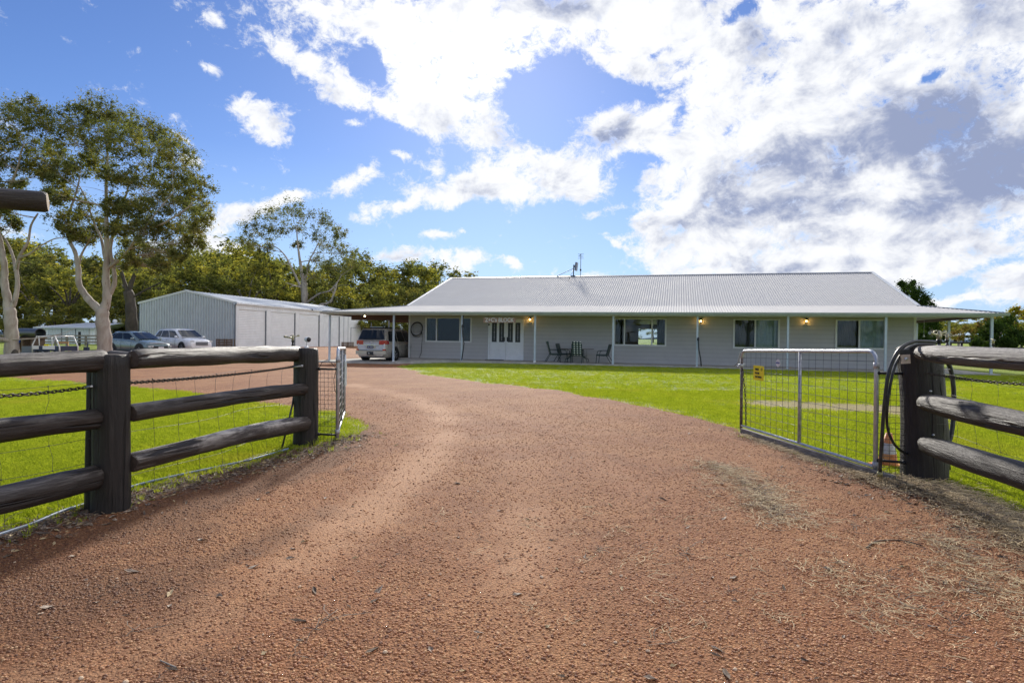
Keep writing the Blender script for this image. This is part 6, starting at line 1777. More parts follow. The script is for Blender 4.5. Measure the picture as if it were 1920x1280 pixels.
# ---- large beige SUV in the carport, seen from behind
Yc = HY0+3.4; cc = P(694, 650, HY0+1.3)
body3 = [(-2.47, .62), (-2.44, .80), (-2.40, 1.00), (-2.38, 1.20), (-1.6, 1.18), (.9, 1.14), (1.2, 1.15), (2.0, 1.10), (2.38, .98), (2.45, .75)]
belt3 = lambda x: float(np.interp(x, [-2.47, -1.5, 1.2, 2.47], [1.12, 1.13, 1.07, .98]))
st3 = dict(clear=.40, panes=[(0.03, .30), (.33, .60), (.63, .95)], doors=[.75, -.25, -1.15], handles=[-.05, -1.0])
ang3 = math.pi/2-HA
rear = Vector((cc.x, HY0+1.3+.15, 0)); ctr = rear+Vector((math.sin(HA), math.cos(HA), 0))*2.45
rear_z = -.0
r3, half3, gp3 = car('parked_car', (ctr.x, ctr.y, .0), ang3, 'large champagne four wheel drive parked nose in under the carport', 'car', 4.94, 1.98, 1.90, belt3, body3, (1.25, .62, -2.12, -2.36), M['paint_beige'], None, None, (1.45, -1.38), .41, st3)
xr = -2.47
def rq(name, mat, y0, y1, z0, z1, dx=-.02, n=8, par=r3, lean=.0):
    mb = MB(); V = []
    for i in range(n+1):
        y = lerp(y0, y1, i/n); xx = xr+dx+.10*(abs(y)/.95)**3; V += [(xx, y, z0), (xx+lean, y, z1), (xx+.06, y, z1), (xx+.06, y, z0)]
    mb.add(V, [(4*i+k, 4*i+(k+1) % 4, 4*i+4+(k+1) % 4, 4*i+4+k) for i in range(n) for k in range(4)]+[(0, 1, 2, 3), (4*n+3, 4*n+2, 4*n+1, 4*n)], False)
    return mb.build(name, mat, par)
rq('rear_bumper', M['paint_beige'], -.93, .93, .44, .64, -.09)
rq('bumper_gap', M['black_plastic'], -.80, .80, .64, .68, -.045)
rq('chassis_shadow_panel', M['clad_black'], -.72, .72, .28, .44, -.0)
rq('tow_recess', M['clad_black'], -.22, .18, .40, .60, -.11)
mb = MB(); mb.rod((xr-.12, -.02, .48), (xr-.22, -.02, .48), .025); mb.sphere((xr-.23, -.02, .52), .035, 8, 6); mb.build('tow_ball', M['chrome'], r3)
for s in (-1, 1):
    o_ = rq('tail_light', M['red_lens'], s*.50, s*.94, .99, 1.22, .02, 6); 
    mb = MB(); V = [(xr+.12, s*(half3(xr+.12)+.02), 1.0), (xr+.34, s*(half3(xr+.34)+.012), 1.02), (xr+.30, s*(half3(xr+.34)+.006), 1.19), (xr+.10, s*(half3(xr+.12)+.012), 1.22)]; mb.poly(V); mb.poly(list(reversed(V))); mb.build('tail_light', M['red_lens'], r3)
    rq('lamp_lower_strip', M['white_lens'], s*.52, s*.93, .955, 1.0, .032, 5)
    rq('reflector', M['red_lens'], s*.74, s*.90, .66, .74, -.06, 3)
rq('chrome_strip', M['chrome'], -.50, .50, .955, .985, -.0, 8)
rq('number_plate_recess', M['paint_beige'], -.28, .28, .78, .94, -.012, 4)
mb = MB(); mb.box((xr-.045, 0, .855), (.012, .38, .13)); pl = mb.build('number_plate', M['plate_dark'], r3)
mb = MB()
for k in range(6): 
    if k != 3: mb.box((xr-.054, -.13+k*.052, .855), (.003, .028, .06))
mb.build('plate_marks', M['galv'], pl)
mb = MB()
for (ry, rz, cz) in ((.075, .05, 0), (.028, .048, .0), (.048, .02, .015)):
    mb.tube([(xr-.03, ry*math.cos(a), 1.10+cz+rz*math.sin(a)) for a in [2*math.pi*i/20 for i in range(21)]], .006, 5)
mb.build('oval_emblem', M['chrome'], r3)
mb = MB()
for s in (-1, 1): mb.tube([(.5, s*.72, 1.92), (-1.9, s*.72, 1.92)], .02, 6)
mb.rod((-.2, -.74, 1.95), (-.2, .74, 1.95), .025); mb.rod((-1.2, -.74, 1.95), (-1.2, .74, 1.95), .025); mb.build('roof_rack', M['black_plastic'], r3)
mb = MB(); mb.bx(-1.55, -1.5, -.25, .55, 1.97, 2.0); mb.rod((-1.5, .5, 1.98), (-1.5, .5, 2.25), .02); mb.build('awning_tube', M['galv'], r3)

# ------------------------------------------------------------------ long low white shed
Y2s = 64.0
A_ = P(71, 645, Y2s); B_ = P(178, 645, Y2s); g_ = float(gz(A_.x, Y2s)); zt = P(120, 613.5, Y2s).z; zr_ = P(120, 604.5, Y2s+4).z
w2 = B_.x-A_.x
s2 = empty('low_shed', (A_.x, Y2s, g_), (0, 0, 0), 'long low white steel shed with sliding doors behind the gum trees', 'shed')
he = zt-g_; hr2 = zr_-g_
mb = MB(); ribbed(mb, 0, w2, lambda x: he, -.2, .3, place=lambda x, h, z: (x, -h*.5, z)); mb.build('front_wall', M['shedwhite'], s2, face=(5., 8., 1.))
C_ = P(242, 645, Y2s+18); cx2 = C_.x-A_.x
hend = P(241, 622, Y2s+18).z-g_
mb = MB(); V = []; Fc = []; n = 60
for i in range(n+1):
    t = i/n; x = lerp(w2, cx2, t); y = 18*t; off = .05*(i % 2); V += [(x+off, y, -.2), (x+off, y, lerp(he+.35 if t > 0 else he, hend, t))]
mb.add(V, [(2*i, 2*i+2, 2*i+3, 2*i+1) for i in range(n)], False); mb.build('side_wall', M['shedwhite'], s2, face=(0., 8., 1.))
mb = MB(); mb.add([(-.3, -.3, he), (w2+.2, -.3, he), (w2+.1, 4.5, hr2), (2.0, 4.5, hr2), (-.3, 5, he), (cx2+.2, 18, hend), (cx2-6, 18, hend), (w2+.2, -.3, he-.15), (-.3, -.3, he-.15)], [(0, 1, 2, 3), (0, 3, 4), (2, 5, 6, 3), (1, 5, 2), (8, 7, 1, 0)], False); mb.build('roof', M['shedroof'], s2, face='up')
for (xa_, xb_) in ((91, 115.8), (118, 142), (144, 168)):
    a_ = P(xa_, 640, Y2s).x-A_.x; b2_ = P(xb_, 640, Y2s).x-A_.x; mb = MB(); ribbed(mb, a_, b2_, lambda x: he-.12, -.1, .3, place=lambda x, h, z: (x, -.10-h*.5, z)); mb.build('sliding_door', M['shedwall'], s2, face=(5., 8., 1.))
for xa_ in (116.8, 143): a_ = P(xa_, 640, Y2s).x-A_.x; mb = MB(); mb.bx(a_-.09, a_+.09, -.08, -.06, -.1, he-.1); mb.build('door_gap', M['trimgrey'], s2)
mb = MB(); mb.sphere((P(163, 640, Y2s).x-A_.x, 4.5, hr2+.2), .25, 8, 6); mb.build('roof_vent', M['white_plastic'], s2)

# ------------------------------------------------------------------ timber yard fence in front of it
fy = 52.0
yf = empty('timber_yard_fence', (P(20, 640, fy).x, fy, 0), label='old grey post and rail yard fence in front of the low white shed', cat='fence')
px_list = [42, 76, 104, 125.5, 149, 161, 184]
for i, px in enumerate(px_list):
    q = P(px, 640, fy); g0 = float(gz(q.x, fy)); h = .95 if px != 149 else 1.25
    mb = MB(); mb.bx(-.07, .07, -.07, .07, -.1, h); mb.build('post', M['dark_iron'] if px == 149 else M['greywood'], yf, loc=(q.x-yf.location.x, 0, g0))
for h in (.35, .62, .90):
    xs0 = [P(px, 640, fy).x for px in (-10, 60, 125, 200, 228)]
    for a_, b2_ in zip(xs0[:-1], xs0[1:]):
        mb = MB(); za = float(gz(a_, fy)); zb_ = float(gz(b2_, fy)); bar(mb, (a_-yf.location.x, -.1, za+h), (b2_-yf.location.x-.02, -.1, zb_+h), .05, .12); mb.build('rail', M['greywood'], yf)

# ------------------------------------------------------------------ trailer with white rack, pipe, trestles
ty = 33.0
def at(px, py, Y=ty): return P(px, py, Y)
tr0 = at(85, 660); gt = float(gz(tr0.x, ty))
tl = empty('tray_trailer', (tr0.x, ty, gt), (0, 0, 0), 'small tray trailer with a white pipe rack left of the cars', 'trailer')
L_ = lambda px, py, y=0.0: (P(px, py, ty+y)-Vector((tr0.x, ty, gt)))
for y in (0, 1.4):
    mb = MB(); mb.tube([L_(61, 661, 0)+Vector((0, y, 0)), L_(61, 646)+Vector((0, y, 0)), L_(69, 630.5)+Vector((0, y, 0)), L_(103, 630)+Vector((0, y, 0)), L_(111.5, 650)+Vector((0, y, 0)), L_(112, 661)+Vector((0, y, 0))], .035, 8); mb.build('rack_hoop', M['white_plastic'], tl)
mb = MB(); mb.rod(L_(73, 631), L_(74, 648), .025); mb.rod(L_(97, 631), L_(98, 648), .02)
for a_ in ((69, 630.5), (103, 630)): mb.rod(L_(*a_), L_(*a_)+Vector((0, 1.4, 0)), .025)
mb.build('rack_stay', M['white_plastic'], tl)
a_ = L_(61, 647); b_ = L_(110, 658)
mb = MB(); mb.bx(a_.x, b_.x, .0, 1.5, b_.z, a_.z-.05); mb.build('tray', M['navy'], tl)
for (pa__, pb__) in ((62, 73), (80.5, 103)):
    x0_ = L_(pa__, 650).x; x1_ = L_(pb__, 650).x; mb = MB(); mb.bx(x0_, x1_, -.03, -.005, L_(80, 654.5).z, L_(80, 648).z); mb.build('tail_panel', M['white_plastic'], tl)
for px in (85.5, 90): x0_ = L_(px, 645); mb = MB(); mb.box((x0_.x, -.04, x0_.z-.05), (.10, .02, .08)); mb.build('yellow_reflector', M['yellow'], tl)
for s in (0.15, 1.35):
    wh = bpy.data.objects.new('wheel', None); col.objects.link(wh); wh.parent = tl; wh.location = (L_(76, 655).x, s, .30)
    mb = MB(); mb.lathe([(.16, -.09), (.28, -.09), (.30, -.05), (.30, .05), (.28, .09), (.16, .09)], 18, 'y'); mb.build('tyre', M['tyre'], wh); mb = MB(); mb.lathe([(0, -.05), (.17, -.06), (.17, .06)], 14, 'y'); mb.build('rim', M['galv'], wh)
a_ = L_(35, 657); mb = MB(); mb.bx(a_.x, L_(60, 650).x, .2, 1.3, .35, L_(50, 649).z); mb.bx(a_.x-.1, L_(58, 650).x, .15, 1.35, .30, .36); mb.build('draw_tray', M['trimgrey'], tl)
# big black pipe on a trestle
ps = empty('culvert_pipe', at(58, 624, 34.0), label='large black plastic pipe lying on a timber trestle beside the left gum', cat='pipe')
a_ = P(37, 624, 34.4)-ps.location; b_ = P(76, 624.5, 33.2)-ps.location; rp = .27
d = (b_-a_).normalized(); mb = MB()
mb.tube([a_, b_], rp, 24, cap=False); mb.tube([b_-d*.01, a_], rp*.84, 24, cap=False)
V = []; u_ = d.cross(Vector((0, 0, 1))).normalized(); v_ = d.cross(u_)
for rr_ in (rp, rp*.84):
    for k in range(24): an = 2*math.pi*k/24; V.append(b_+(u_*math.cos(an)+v_*math.sin(an))*rr_)
mb.add(V, [(k, (k+1) % 24, (k+1) % 24+24, k+24) for k in range(24)], False)
mb.build('pipe_wall', M['hose'], ps)
ts = empty('timber_trestle', (P(58, 640, 34).x, 34.0, float(gz(P(58, 640, 34).x, 34))), label='dark timber trestle carrying the large black pipe', cat='trestle')
zt_ = P(58, 632.5, 34).z-ts.location.z
mb = MB(); mb.bx(-.65, .55, -.5, .5, zt_-.05, zt_); mb.build('top', M['oldwood'], ts)
for sx_ in (-.5, -.15, .4): mb = MB(); mb.bx(sx_-.05, sx_+.05, -.45, .45, 0, zt_-.05); mb.build('leg', M['oldwood'], ts)
sh_ = empty('sawhorse', (P(119, 640, 35).x, 35.0, float(gz(P(119, 640, 35).x, 35))), (0, 0, .5), 'orange timber sawhorse with splayed legs right of the trailer', 'sawhorse')
hz_ = P(119, 640.5, 35).z-sh_.location.z
M['orangewood'] = simple('orange_timber', (.50, .28, .10), .7, 0, .2, 10)
mb = MB(); mb.bx(-.25, .25, -.06, .06, hz_-.1, hz_); mb.build('top_rail', M['orangewood'], sh_)
for sx_ in (-.2, .2):
    for sy_ in (-1, 1): mb = MB(); mb.rod((sx_, 0, hz_-.05), (sx_*1.6, sy_*.32, 0), .035, 5); mb.build('leg', M['orangewood'], sh_)
mb = MB(); q = P(34.5, 637, 33.6); mb.sphere((0, 0, 0), .17, 8, 6, (.8, .8, 1.3)); tag(mb.build('water_drum', M['bluetarp'], loc=(q.x, 33.6, q.z)), 'small blue plastic container on the trailer end beside the gum', 'container')
# low dark implement by the right trunk
im = empty('field_implement', (P(158, 640, 36).x, 36.0, float(gz(P(158, 640, 36).x, 36))), label='low dark blue metal farm implement between the yard fence and the pale gum', cat='farm machinery')
mb = MB(); w_ = (P(180, 640, 36).x-P(135, 640, 36).x)/2; mb.bx(-w_, w_, -.05, .05, .35, .43); mb.bx(-w_, w_, .5, .6, .35, .43)
for k in range(6): x_ = -w_+k*w_*2/5; mb.rod((x_, 0, .4), (x_-.1, 0, .0), .03, 5); mb.rod((x_, .55, .4), (x_-.1, .55, .0), .03, 5)
mb.rod((0, .2, .4), (.1, .2, .95), .03); mb.bx(-.12, .12, .1, .3, .43, .62); mb.build('frame', M['navy'], im)

# right field fence and garden
fy = 62.0
rf = empty('field_fence', (P(1790, 640, fy).x, fy, 0), label='dark post and rail field fence seen past the right end of the verandah', cat='fence')
for px in (1722, 1744, 1782, 1803, 1840, 1885, 1915, 1960):
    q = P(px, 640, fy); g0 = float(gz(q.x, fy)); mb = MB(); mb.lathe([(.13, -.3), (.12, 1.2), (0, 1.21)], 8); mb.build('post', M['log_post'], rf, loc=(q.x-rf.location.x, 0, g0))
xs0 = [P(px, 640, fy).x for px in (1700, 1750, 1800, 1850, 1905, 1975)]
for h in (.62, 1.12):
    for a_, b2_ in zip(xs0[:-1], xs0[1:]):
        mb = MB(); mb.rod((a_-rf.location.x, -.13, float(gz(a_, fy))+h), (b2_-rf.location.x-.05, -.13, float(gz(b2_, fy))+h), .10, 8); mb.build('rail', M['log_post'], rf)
# wind chime hanging in the side verandah
wc = empty('wind_chime', hw(hp(1732.5, 620, 3.5).x, 3.5, ZB), HROT, 'thin hanging cord with a small bell under the side verandah', 'wind chime')
mb = MB(); mb.rod((0, 0, 0), (0, 0, -.75), .006, 4); mb.lathe([(0, -.72), (.03, -.74), (.05, -.82), (0, -.82)], 8); mb.build('cord', M['white_plastic'], wc)

# ------------------------------------------------------------------ trees
def leaf_cloud(name, centres, mat, parent, leaf_l=.15, leaf_w=.05, seed=0, droop=.6, loc=Vector((0, 0, 0))):
    """centres: list of (Vector, radius, number). One mesh of leaf shaped quads"""
    r = np.random.RandomState(seed)
    C = np.concatenate([np.repeat([list(c)+[rad]], n, 0) for c, rad, n in centres]); n = len(C)
    d = r.randn(n, 3); d /= np.linalg.norm(d, axis=1)[:, None]; rad = C[:, 3:4]*np.abs(r.randn(n, 1))*.72
    p = C[:, :3]+d*rad*np.array([1, 1, .95])
    t = r.randn(n, 3); t[:, 2] = t[:, 2]*.6-droop; t /= np.linalg.norm(t, axis=1)[:, None]
    s = np.cross(t, r.randn(n, 3)); s /= np.linalg.norm(s, axis=1)[:, None]
    L = leaf_l*(.6+.8*r.rand(n, 1)); W = leaf_w*(.6+.8*r.rand(n, 1))
    V = np.stack([p-t*L/2, p+s*W/2, p+t*L/2, p-s*W/2], 1).reshape(-1, 3)
    F_ = np.arange(n*4).reshape(-1, 4)
    g = np.random.RandomState(seed+5); cl = np.concatenate([np.full(k, g.rand()) for _, _, k in centres])
    sh = np.clip(.72*r.rand(n)+.28*cl, 0, 1); ti = np.concatenate([np.full(k, g.rand()) for _, _, k in centres])*.75+.25*r.rand(n)
    return np_mesh(name, V-np.array(loc), F_, [mat], parent, attrs={'shade': ('FACE', sh), 'tint': ('FACE', ti)})
def curve_pts(a, b, rr, bend=.15, n=6, sag=0.0):
    a = Vector(a); b = Vector(b); L = (b-a).length; o1 = Vector(rr.randn(3))*bend*L*.5; o2 = Vector(rr.randn(3))*bend*L*.3
    out = []
    for i in range(n+1):
        t = i/n; p = a.lerp(b, t)+o1*(4*t*(1-t))*.5+o2*math.sin(2*math.pi*t)*.3; p.z -= sag*4*t*(1-t)*L
        out.append(p)
    return out
def gum(name, base, limbs, clumps, bark, leafm, label, seed, leaf=(.15, .05), per=70, twig=.5, puffs=7, spread=1.0, group=None, trunk_r=.35, dens=1.0, cat='tree', bare=0):
    """limbs: list of (points, r0, r1). clumps: list (centre, radius). Branches reach from the nearest limb point to each clump."""
    rr = np.random.RandomState(seed); root = empty(name, base, label=label, cat=cat, group=group); base = Vector(base)
    mb = MB(); nodes = []
    for pts, r0, r1 in limbs:
        sp_ = smooth_pts(pts, 5); n = len(sp_)
        sp_ = [q+Vector((mnoise.noise(q*.9+Vector((seed, 0, 0))), mnoise.noise(q*.9+Vector((0, seed, 5))), 0))*.10*(i/n) for i, q in enumerate(sp_)]
        rad = [lerp(r0, r1, (i/(n-1))**.8)*(1+.08*math.sin(i*1.9+seed)) for i in range(n)]
        mb.tube([q-base for q in sp_], rad, 10)
        for i, (q, w) in enumerate(zip(sp_, rad)):
            if i > n*.35: nodes.append((q, w))
    cents = []
    for c, rad in clumps:
        c = Vector(c)
        cand = [(q, w) for q, w in nodes if q.z < c.z+.3] or nodes
        q, w = min(cand, key=lambda t: (t[0]-c).length*(1+.25*max(0, t[0].z-c.z))+.35*rr.rand())
        pts = curve_pts(q, c, rr, .16, 6, -.03); r0 = min(w*.6, .035+.016*(c-q).length); 
        mb.tube([p-base for p in pts], [lerp(r0, r0*.35, i/6) for i in range(7)], 6, False)
        for k in (3, 4, 5): nodes.append((pts[k], r0*.6))
        for k in range(puffs):
            d = Vector(rr.randn(3)); d.normalize(); d.z = d.z*.75+.15; e = c+d*rad*spread*(.35+.65*rr.rand())
            s_ = pts[3+rr.randint(0, 4)]
            tp = curve_pts(s_, e, rr, .2, 3, -.02); mb.tube([p-base for p in tp], [r0*.32*(1-.25*i) for i in range(4)], 4, False)
            pr = rad*twig*(.55+.6*rr.rand()); cents.append((e, pr, max(4, int(per*dens*(pr/(rad*twig))**2))))
    for k in range(bare):
        q, w = nodes[rr.randint(0, len(nodes))]; e = q+Vector((rr.randn()*1.6, rr.randn()*1.6, rr.rand()*.9-.2)); tp = curve_pts(q, e, rr, .3, 5); mb.tube([p-base for p in tp], [w*.35*(1-.17*i) for i in range(6)], 5, False)
    mb.build('trunk', bark, root)
    leaf_cloud('crown', cents, leafm, root, leaf[0], leaf[1], seed, .5, base)
    return root
def px3(lst, Y, jit=0.0, seed=0):
    r = random.Random(seed); return [P(x, y, Y+(r.random()-.5)*2*jit) for x, y in lst]
# --- main gum
YT = 33.5
bs = G(1, 1)*0 if False else Vector((P(196, 660, YT).x, YT, float(gz(P(196, 660, YT).x, YT))))
k = FPX/YT
lim = [
 ([bs-Vector((0, 0, .2)), P(196, 640, YT), P(192, 600, YT), P(192, 578, YT)], .42, .31),
 ([P(192, 586, YT), P(180, 575, YT), P(162, 556, YT+.2), P(148, 532, YT+.4), P(146, 500, YT+.5), P(141, 475, YT+.6), P(130, 450, YT+.7), P(128, 410, YT+.8), P(140, 370, YT+.8), P(150, 330, YT+.8)], .25, .03),
 ([P(193, 585, YT), P(200, 560, YT), P(199, 520, YT), P(201, 480, YT-.1), P(200, 440, YT-.2), P(200, 400, YT-.2), P(199, 340, YT-.2), P(200, 290, YT-.1), P(196, 240, YT)], .27, .025),
 ([P(196, 570, YT+.1), P(206, 550, YT+.1), P(215, 530, YT+.1), P(213, 500, YT), P(206, 470, YT-.3), P(214, 430, YT-.5), P(228, 390, YT-.7), P(245, 345, YT-.9), P(262, 305, YT-1)], .17, .025),
 ([P(203, 502, YT), P(220, 490, YT-.3), P(236, 473, YT-.6), P(262, 440, YT-1.2), P(292, 400, YT-1.6), P(325, 360, YT-1.8)], .11, .02),
 ([P(203, 500, YT), P(196, 480, YT+.3), P(190, 450, YT+.6), P(178, 420, YT+1), P(165, 380, YT+1.4), P(150, 350, YT+1.7)], .11, .03),
 ([P(147, 500, YT+.5), P(152, 480, YT+.4), P(162, 460, YT+.2), P(170, 440, YT)], .08, .03),
 ([P(214, 430, YT-.5), P(250, 430, YT-.8), P(290, 425, YT-1.2), P(330, 405, YT-1.5), P(360, 380, YT-1.6)], .09, .03)]
cl = [(112, 235, 38), (150, 222, 34), (190, 212, 34), (225, 225, 36), (265, 245, 36), (300, 262, 36), (330, 290, 36), (345, 325, 34), (372, 352, 28), (368, 390, 30), (350, 425, 34), (362, 455, 22), (318, 440, 36), (310, 385, 38), (318, 340, 34), (285, 300, 38), (240, 275, 40), (190, 262, 38), (140, 270, 38), (105, 285, 30), (110, 330, 30), (95, 375, 24), (150, 320, 30), (122, 420, 26), (160, 400, 30), (205, 330, 26), (245, 340, 26), (255, 395, 30), (215, 385, 22), (270, 440, 30), (300, 475, 28), (250, 470, 26), (225, 435, 20), (165, 450, 22), (340, 480, 22), (180, 300, 30), (230, 400, 30), (190, 430, 24), (285, 360, 34), (340, 370, 30), (118, 362, 30), (88, 305, 34), (140, 440, 22), (300, 500, 22), (242, 492, 18), (375, 420, 26), (280, 420, 28)]
rr_ = random.Random(5)
clumps = [(P(x, y, YT+rr_.uniform(-2.4, 2.4)), r/k) for x, y, r in cl]
gum('gum_tree', bs, lim, clumps, M['bark_pale'], M['leaf_gum'], 'tall spreading pale trunked gum between the white trailer and the parked cars', 3, (.15, .048), 95, .42, 32, 1.15, bare=16)
# --- left gum
YL = 32.0; kl = FPX/YL
bs = Vector((P(22, 660, YL).x, YL, float(gz(P(22, 660, YL).x, YL))))
lim = [
 ([bs-Vector((0, 0, .2)), P(22, 640, YL), P(20, 600, YL), P(18, 578, YL)], .36, .27),
 ([P(16, 590, YL), P(14, 560, YL), P(8, 530, YL), P(8, 500, YL), P(4, 470, YL), P(-2, 440, YL), P(-12, 400, YL+.4), P(-20, 350, YL+.6), P(-10, 290, YL+.6)], .24, .06),
 ([P(20, 582, YL), P(28, 562, YL), P(33, 535, YL), P(31, 505, YL), P(38, 480, YL-.2), P(50, 455, YL-.3), P(56, 425, YL-.3), P(70, 400, YL-.4)], .15, .04),
 ([P(37, 483, YL-.2), P(55, 476, YL-.5), P(75, 462, YL-.8), P(100, 448, YL-1), P(118, 446, YL-1.1)], .07, .02),
 ([P(30, 510, YL), P(24, 480, YL+.3), P(10, 450, YL+.6), P(-20, 420, YL+.9), P(-50, 380, YL+1)], .10, .03),
 ([P(26, 640, YL), P(10, 637, YL-.3), P(-15, 630, YL-.6), P(-40, 605, YL-1)], .16, .08),
 ([P(-8, 430, YL+.3), P(10, 370, YL), P(30, 320, YL-.3), P(45, 270, YL-.5)], .10, .03)]
cl = [(-40, 220, 40), (0, 215, 40), (40, 220, 36), (62, 205, 24), (75, 245, 30), (50, 270, 34), (10, 260, 38), (-30, 290, 40), (20, 310, 30), (60, 315, 26), (-10, 350, 30), (35, 345, 20), (5, 390, 24), (-40, 400, 40), (30, 420, 18), (-60, 330, 50), (-90, 260, 50), (85, 330, 16), (-20, 440, 24)]
clumps = [(P(x, y, YL+rr_.uniform(-2, 2)), r/kl) for x, y, r in cl]
gum('gum_tree', bs, lim, clumps, M['bark_pale'], M['leaf_gum'], 'pale gum with a dark hollow at its foot at the left edge', 8, (.15, .048), 90, .44, 22, 1.0, bare=14)
mb = MB(); V = [(-.02, 0, 0), (.30, 0, 0), (.24, 0, .22), (.12, 0, .46), (.03, 0, .3)]
# dark hollow at the foot of the left gum
hq = P(24, 664, YL-.36); mb = MB(); mb.sphere((0, 0, .22), .22, 10, 8, (.95, .5, 1.5)); tag(mb.build('tree_hollow', M['bark_dark'], loc=(hq.x, YL-.22, float(gz(hq.x, YL)))), 'dark hollow at the foot of the leftmost gum', 'hollow')
# --- gum behind the shed
YM = 74.0; km = FPX/YM
bs = Vector((P(571, 640, YM).x, YM, float(gz(P(571, 640, YM).x, YM))))
lim = [([bs, P(571, 600, YM), P(571, 560, YM), P(570, 530, YM)], .48, .36),
 ([P(570, 540, YM), P(566, 510, YM), P(561, 480, YM), P(558, 455, YM), P(556, 430, YM)], .26, .05),
 ([P(570, 555, YM), P(560, 530, YM), P(548, 505, YM), P(535, 480, YM), P(520, 465, YM+1), P(500, 455, YM+1)], .17, .04),
 ([P(571, 535, YM), P(575, 510, YM), P(580, 490, YM-1), P(590, 470, YM-1), P(600, 450, YM-1)], .17, .04),
 ([P(571, 572, YM), P(585, 560, YM-1), P(600, 550, YM-1.5), P(618, 545, YM-2), P(632, 530, YM-2), P(640, 515, YM-2)], .18, .05),
 ([P(600, 572, YM-2), P(620, 565, YM-2), P(628, 545, YM-2.2), P(632, 530, YM-2.3)], .20, .10)]
cl = [(470, 430, 16), (462, 455, 14), (490, 415, 18), (520, 402, 18), (545, 395, 18), (570, 402, 16), (600, 410, 18), (618, 425, 16), (640, 440, 12), (500, 440, 16), (530, 430, 16), (560, 425, 14), (590, 440, 14), (610, 460, 18), (635, 470, 18), (655, 480, 16), (670, 495, 14), (600, 490, 16), (625, 500, 18), (650, 510, 18), (480, 470, 12), (505, 468, 10), (590, 515, 14), (560, 460, 9)]
clumps = [(P(x, y, YM+rr_.uniform(-3, 3)), 1.3*r/km) for x, y, r in cl]
gum('gum_tree', bs, lim, clumps, M['bark_pale'], M['leaf_gum'], 'tall open crowned gum rising behind the big shed', 12, (.24, .08), 62, .48, 19, 1.15, bare=24)
# --- dark trunked tree between the low shed and the big shed
YD = 56.0; kd = FPX/YD
bs = Vector((P(247, 640, YD).x, YD, float(gz(P(247, 640, YD).x, YD))))
lim = [([bs, P(247, 620, YD), P(246, 580, YD), P(240, 545, YD)], .62, .42), ([P(241, 552, YD), P(232, 525, YD), P(225, 500, YD), P(215, 480, YD)], .22, .08), ([P(241, 548, YD), P(250, 520, YD), P(262, 495, YD), P(275, 470, YD)], .25, .08), ([P(244, 560, YD), P(270, 545, YD), P(300, 530, YD)], .14, .05)]
cl = [(225, 470, 26), (260, 460, 26), (290, 480, 26), (310, 510, 24), (270, 510, 22), (215, 505, 22), (300, 540, 16), (230, 535, 14), (330, 490, 18)]
clumps = [(P(x, y, YD+rr_.uniform(-3, 3)), r/kd) for x, y, r in cl]
gum('dark_trunk_tree', bs, lim, clumps, M['bark_dark'], M['leaf_wood'], 'leaning dark trunked tree just left of the big shed', 14, (.28, .10), 45, .5, 9)

# --- woodland of separate trees; four kinds, each tree a copy with its own size and turn
def wood_proto(kind, seed):
    r = np.random.RandomState(seed); H = 12.0
    limbs = []; th = H*(.42 if kind != 2 else .3)
    lean = Vector((r.randn()*.4, r.randn()*.4, 0)); top = Vector((0, 0, th))+lean
    limbs.append(([Vector((0, 0, -.3)), Vector((0, 0, th*.5))+lean*.3, top], .30, .2))
    n = 5; heads = []
    for i in range(n):
        a = 2*math.pi*i/n+r.rand(); e = top+Vector((math.cos(a)*H*.16, math.sin(a)*H*.16, H*(.22+.15*r.rand()))); limbs.append(([top-Vector((0, 0, .3)), top.lerp(e, .5)+Vector((0, 0, .3)), e], .15, .05)); heads.append(e)
    clumps = []
    m_ = 24 if kind != 2 else 26
    for i in range(m_):
        a = r.rand()*6.28; f = r.rand()
        z = H*(.30+.68*f) if kind != 2 else H*(.12+.85*f)
        R_ = H*.27*math.sqrt(max(.08, 1-abs((z/H-.60)/.46)**2))*(.55+.5*r.rand()); clumps.append((Vector((math.cos(a)*R_, math.sin(a)*R_, z)), H*.085*(.8+.5*r.rand())))
    return limbs, clumps
def wood_tree(kind, seed):
    limbs, clumps = wood_proto(kind, seed)
    bark = [M['bark_dark'], M['bark_grey'], M['bark_dark'], M['bark_grey']][kind]
    return gum('woodland_tree', (0, 0, 0), limbs, clumps, bark, [M['leaf_wood'], M['leaf_gum'], M['leaf_wood'], M['leaf_wood']][kind], 'x', 40+seed, (.36, .15), 46, .62, 7, .9)
kinds = [wood_tree(i % 4, i) for i in range(6)]
used = [False]*6
rw = random.Random(21)
def place_tree(px, ytop, Y, label, kind=None, sx=1.0):
    k_ = rw.randrange(6) if kind is None else kind
    x = P(px, 640, Y).x; g0 = float(gz(x, Y)); h = P(px, ytop, Y).z-g0
    if used[k_]: o = copy_tree(kinds[k_])
    else: o = kinds[k_]; used[k_] = True
    s = h/12.0; o.location = (x, Y, g0); o.scale = (s*sx, s*sx, s); o.rotation_euler = (0, 0, rw.random()*6.28)
    o['label'] = label; o['category'] = 'tree'; return o
prof_x = [-120, 0, 60, 110, 200, 260, 330, 380, 430, 480, 530, 560, 620, 680, 705, 740, 770, 800, 835, 860, 950]
prof_y = [430, 445, 458, 466, 484, 492, 480, 474, 456, 466, 480, 495, 492, 488, 506, 492, 496, 488, 500, 536, 560]
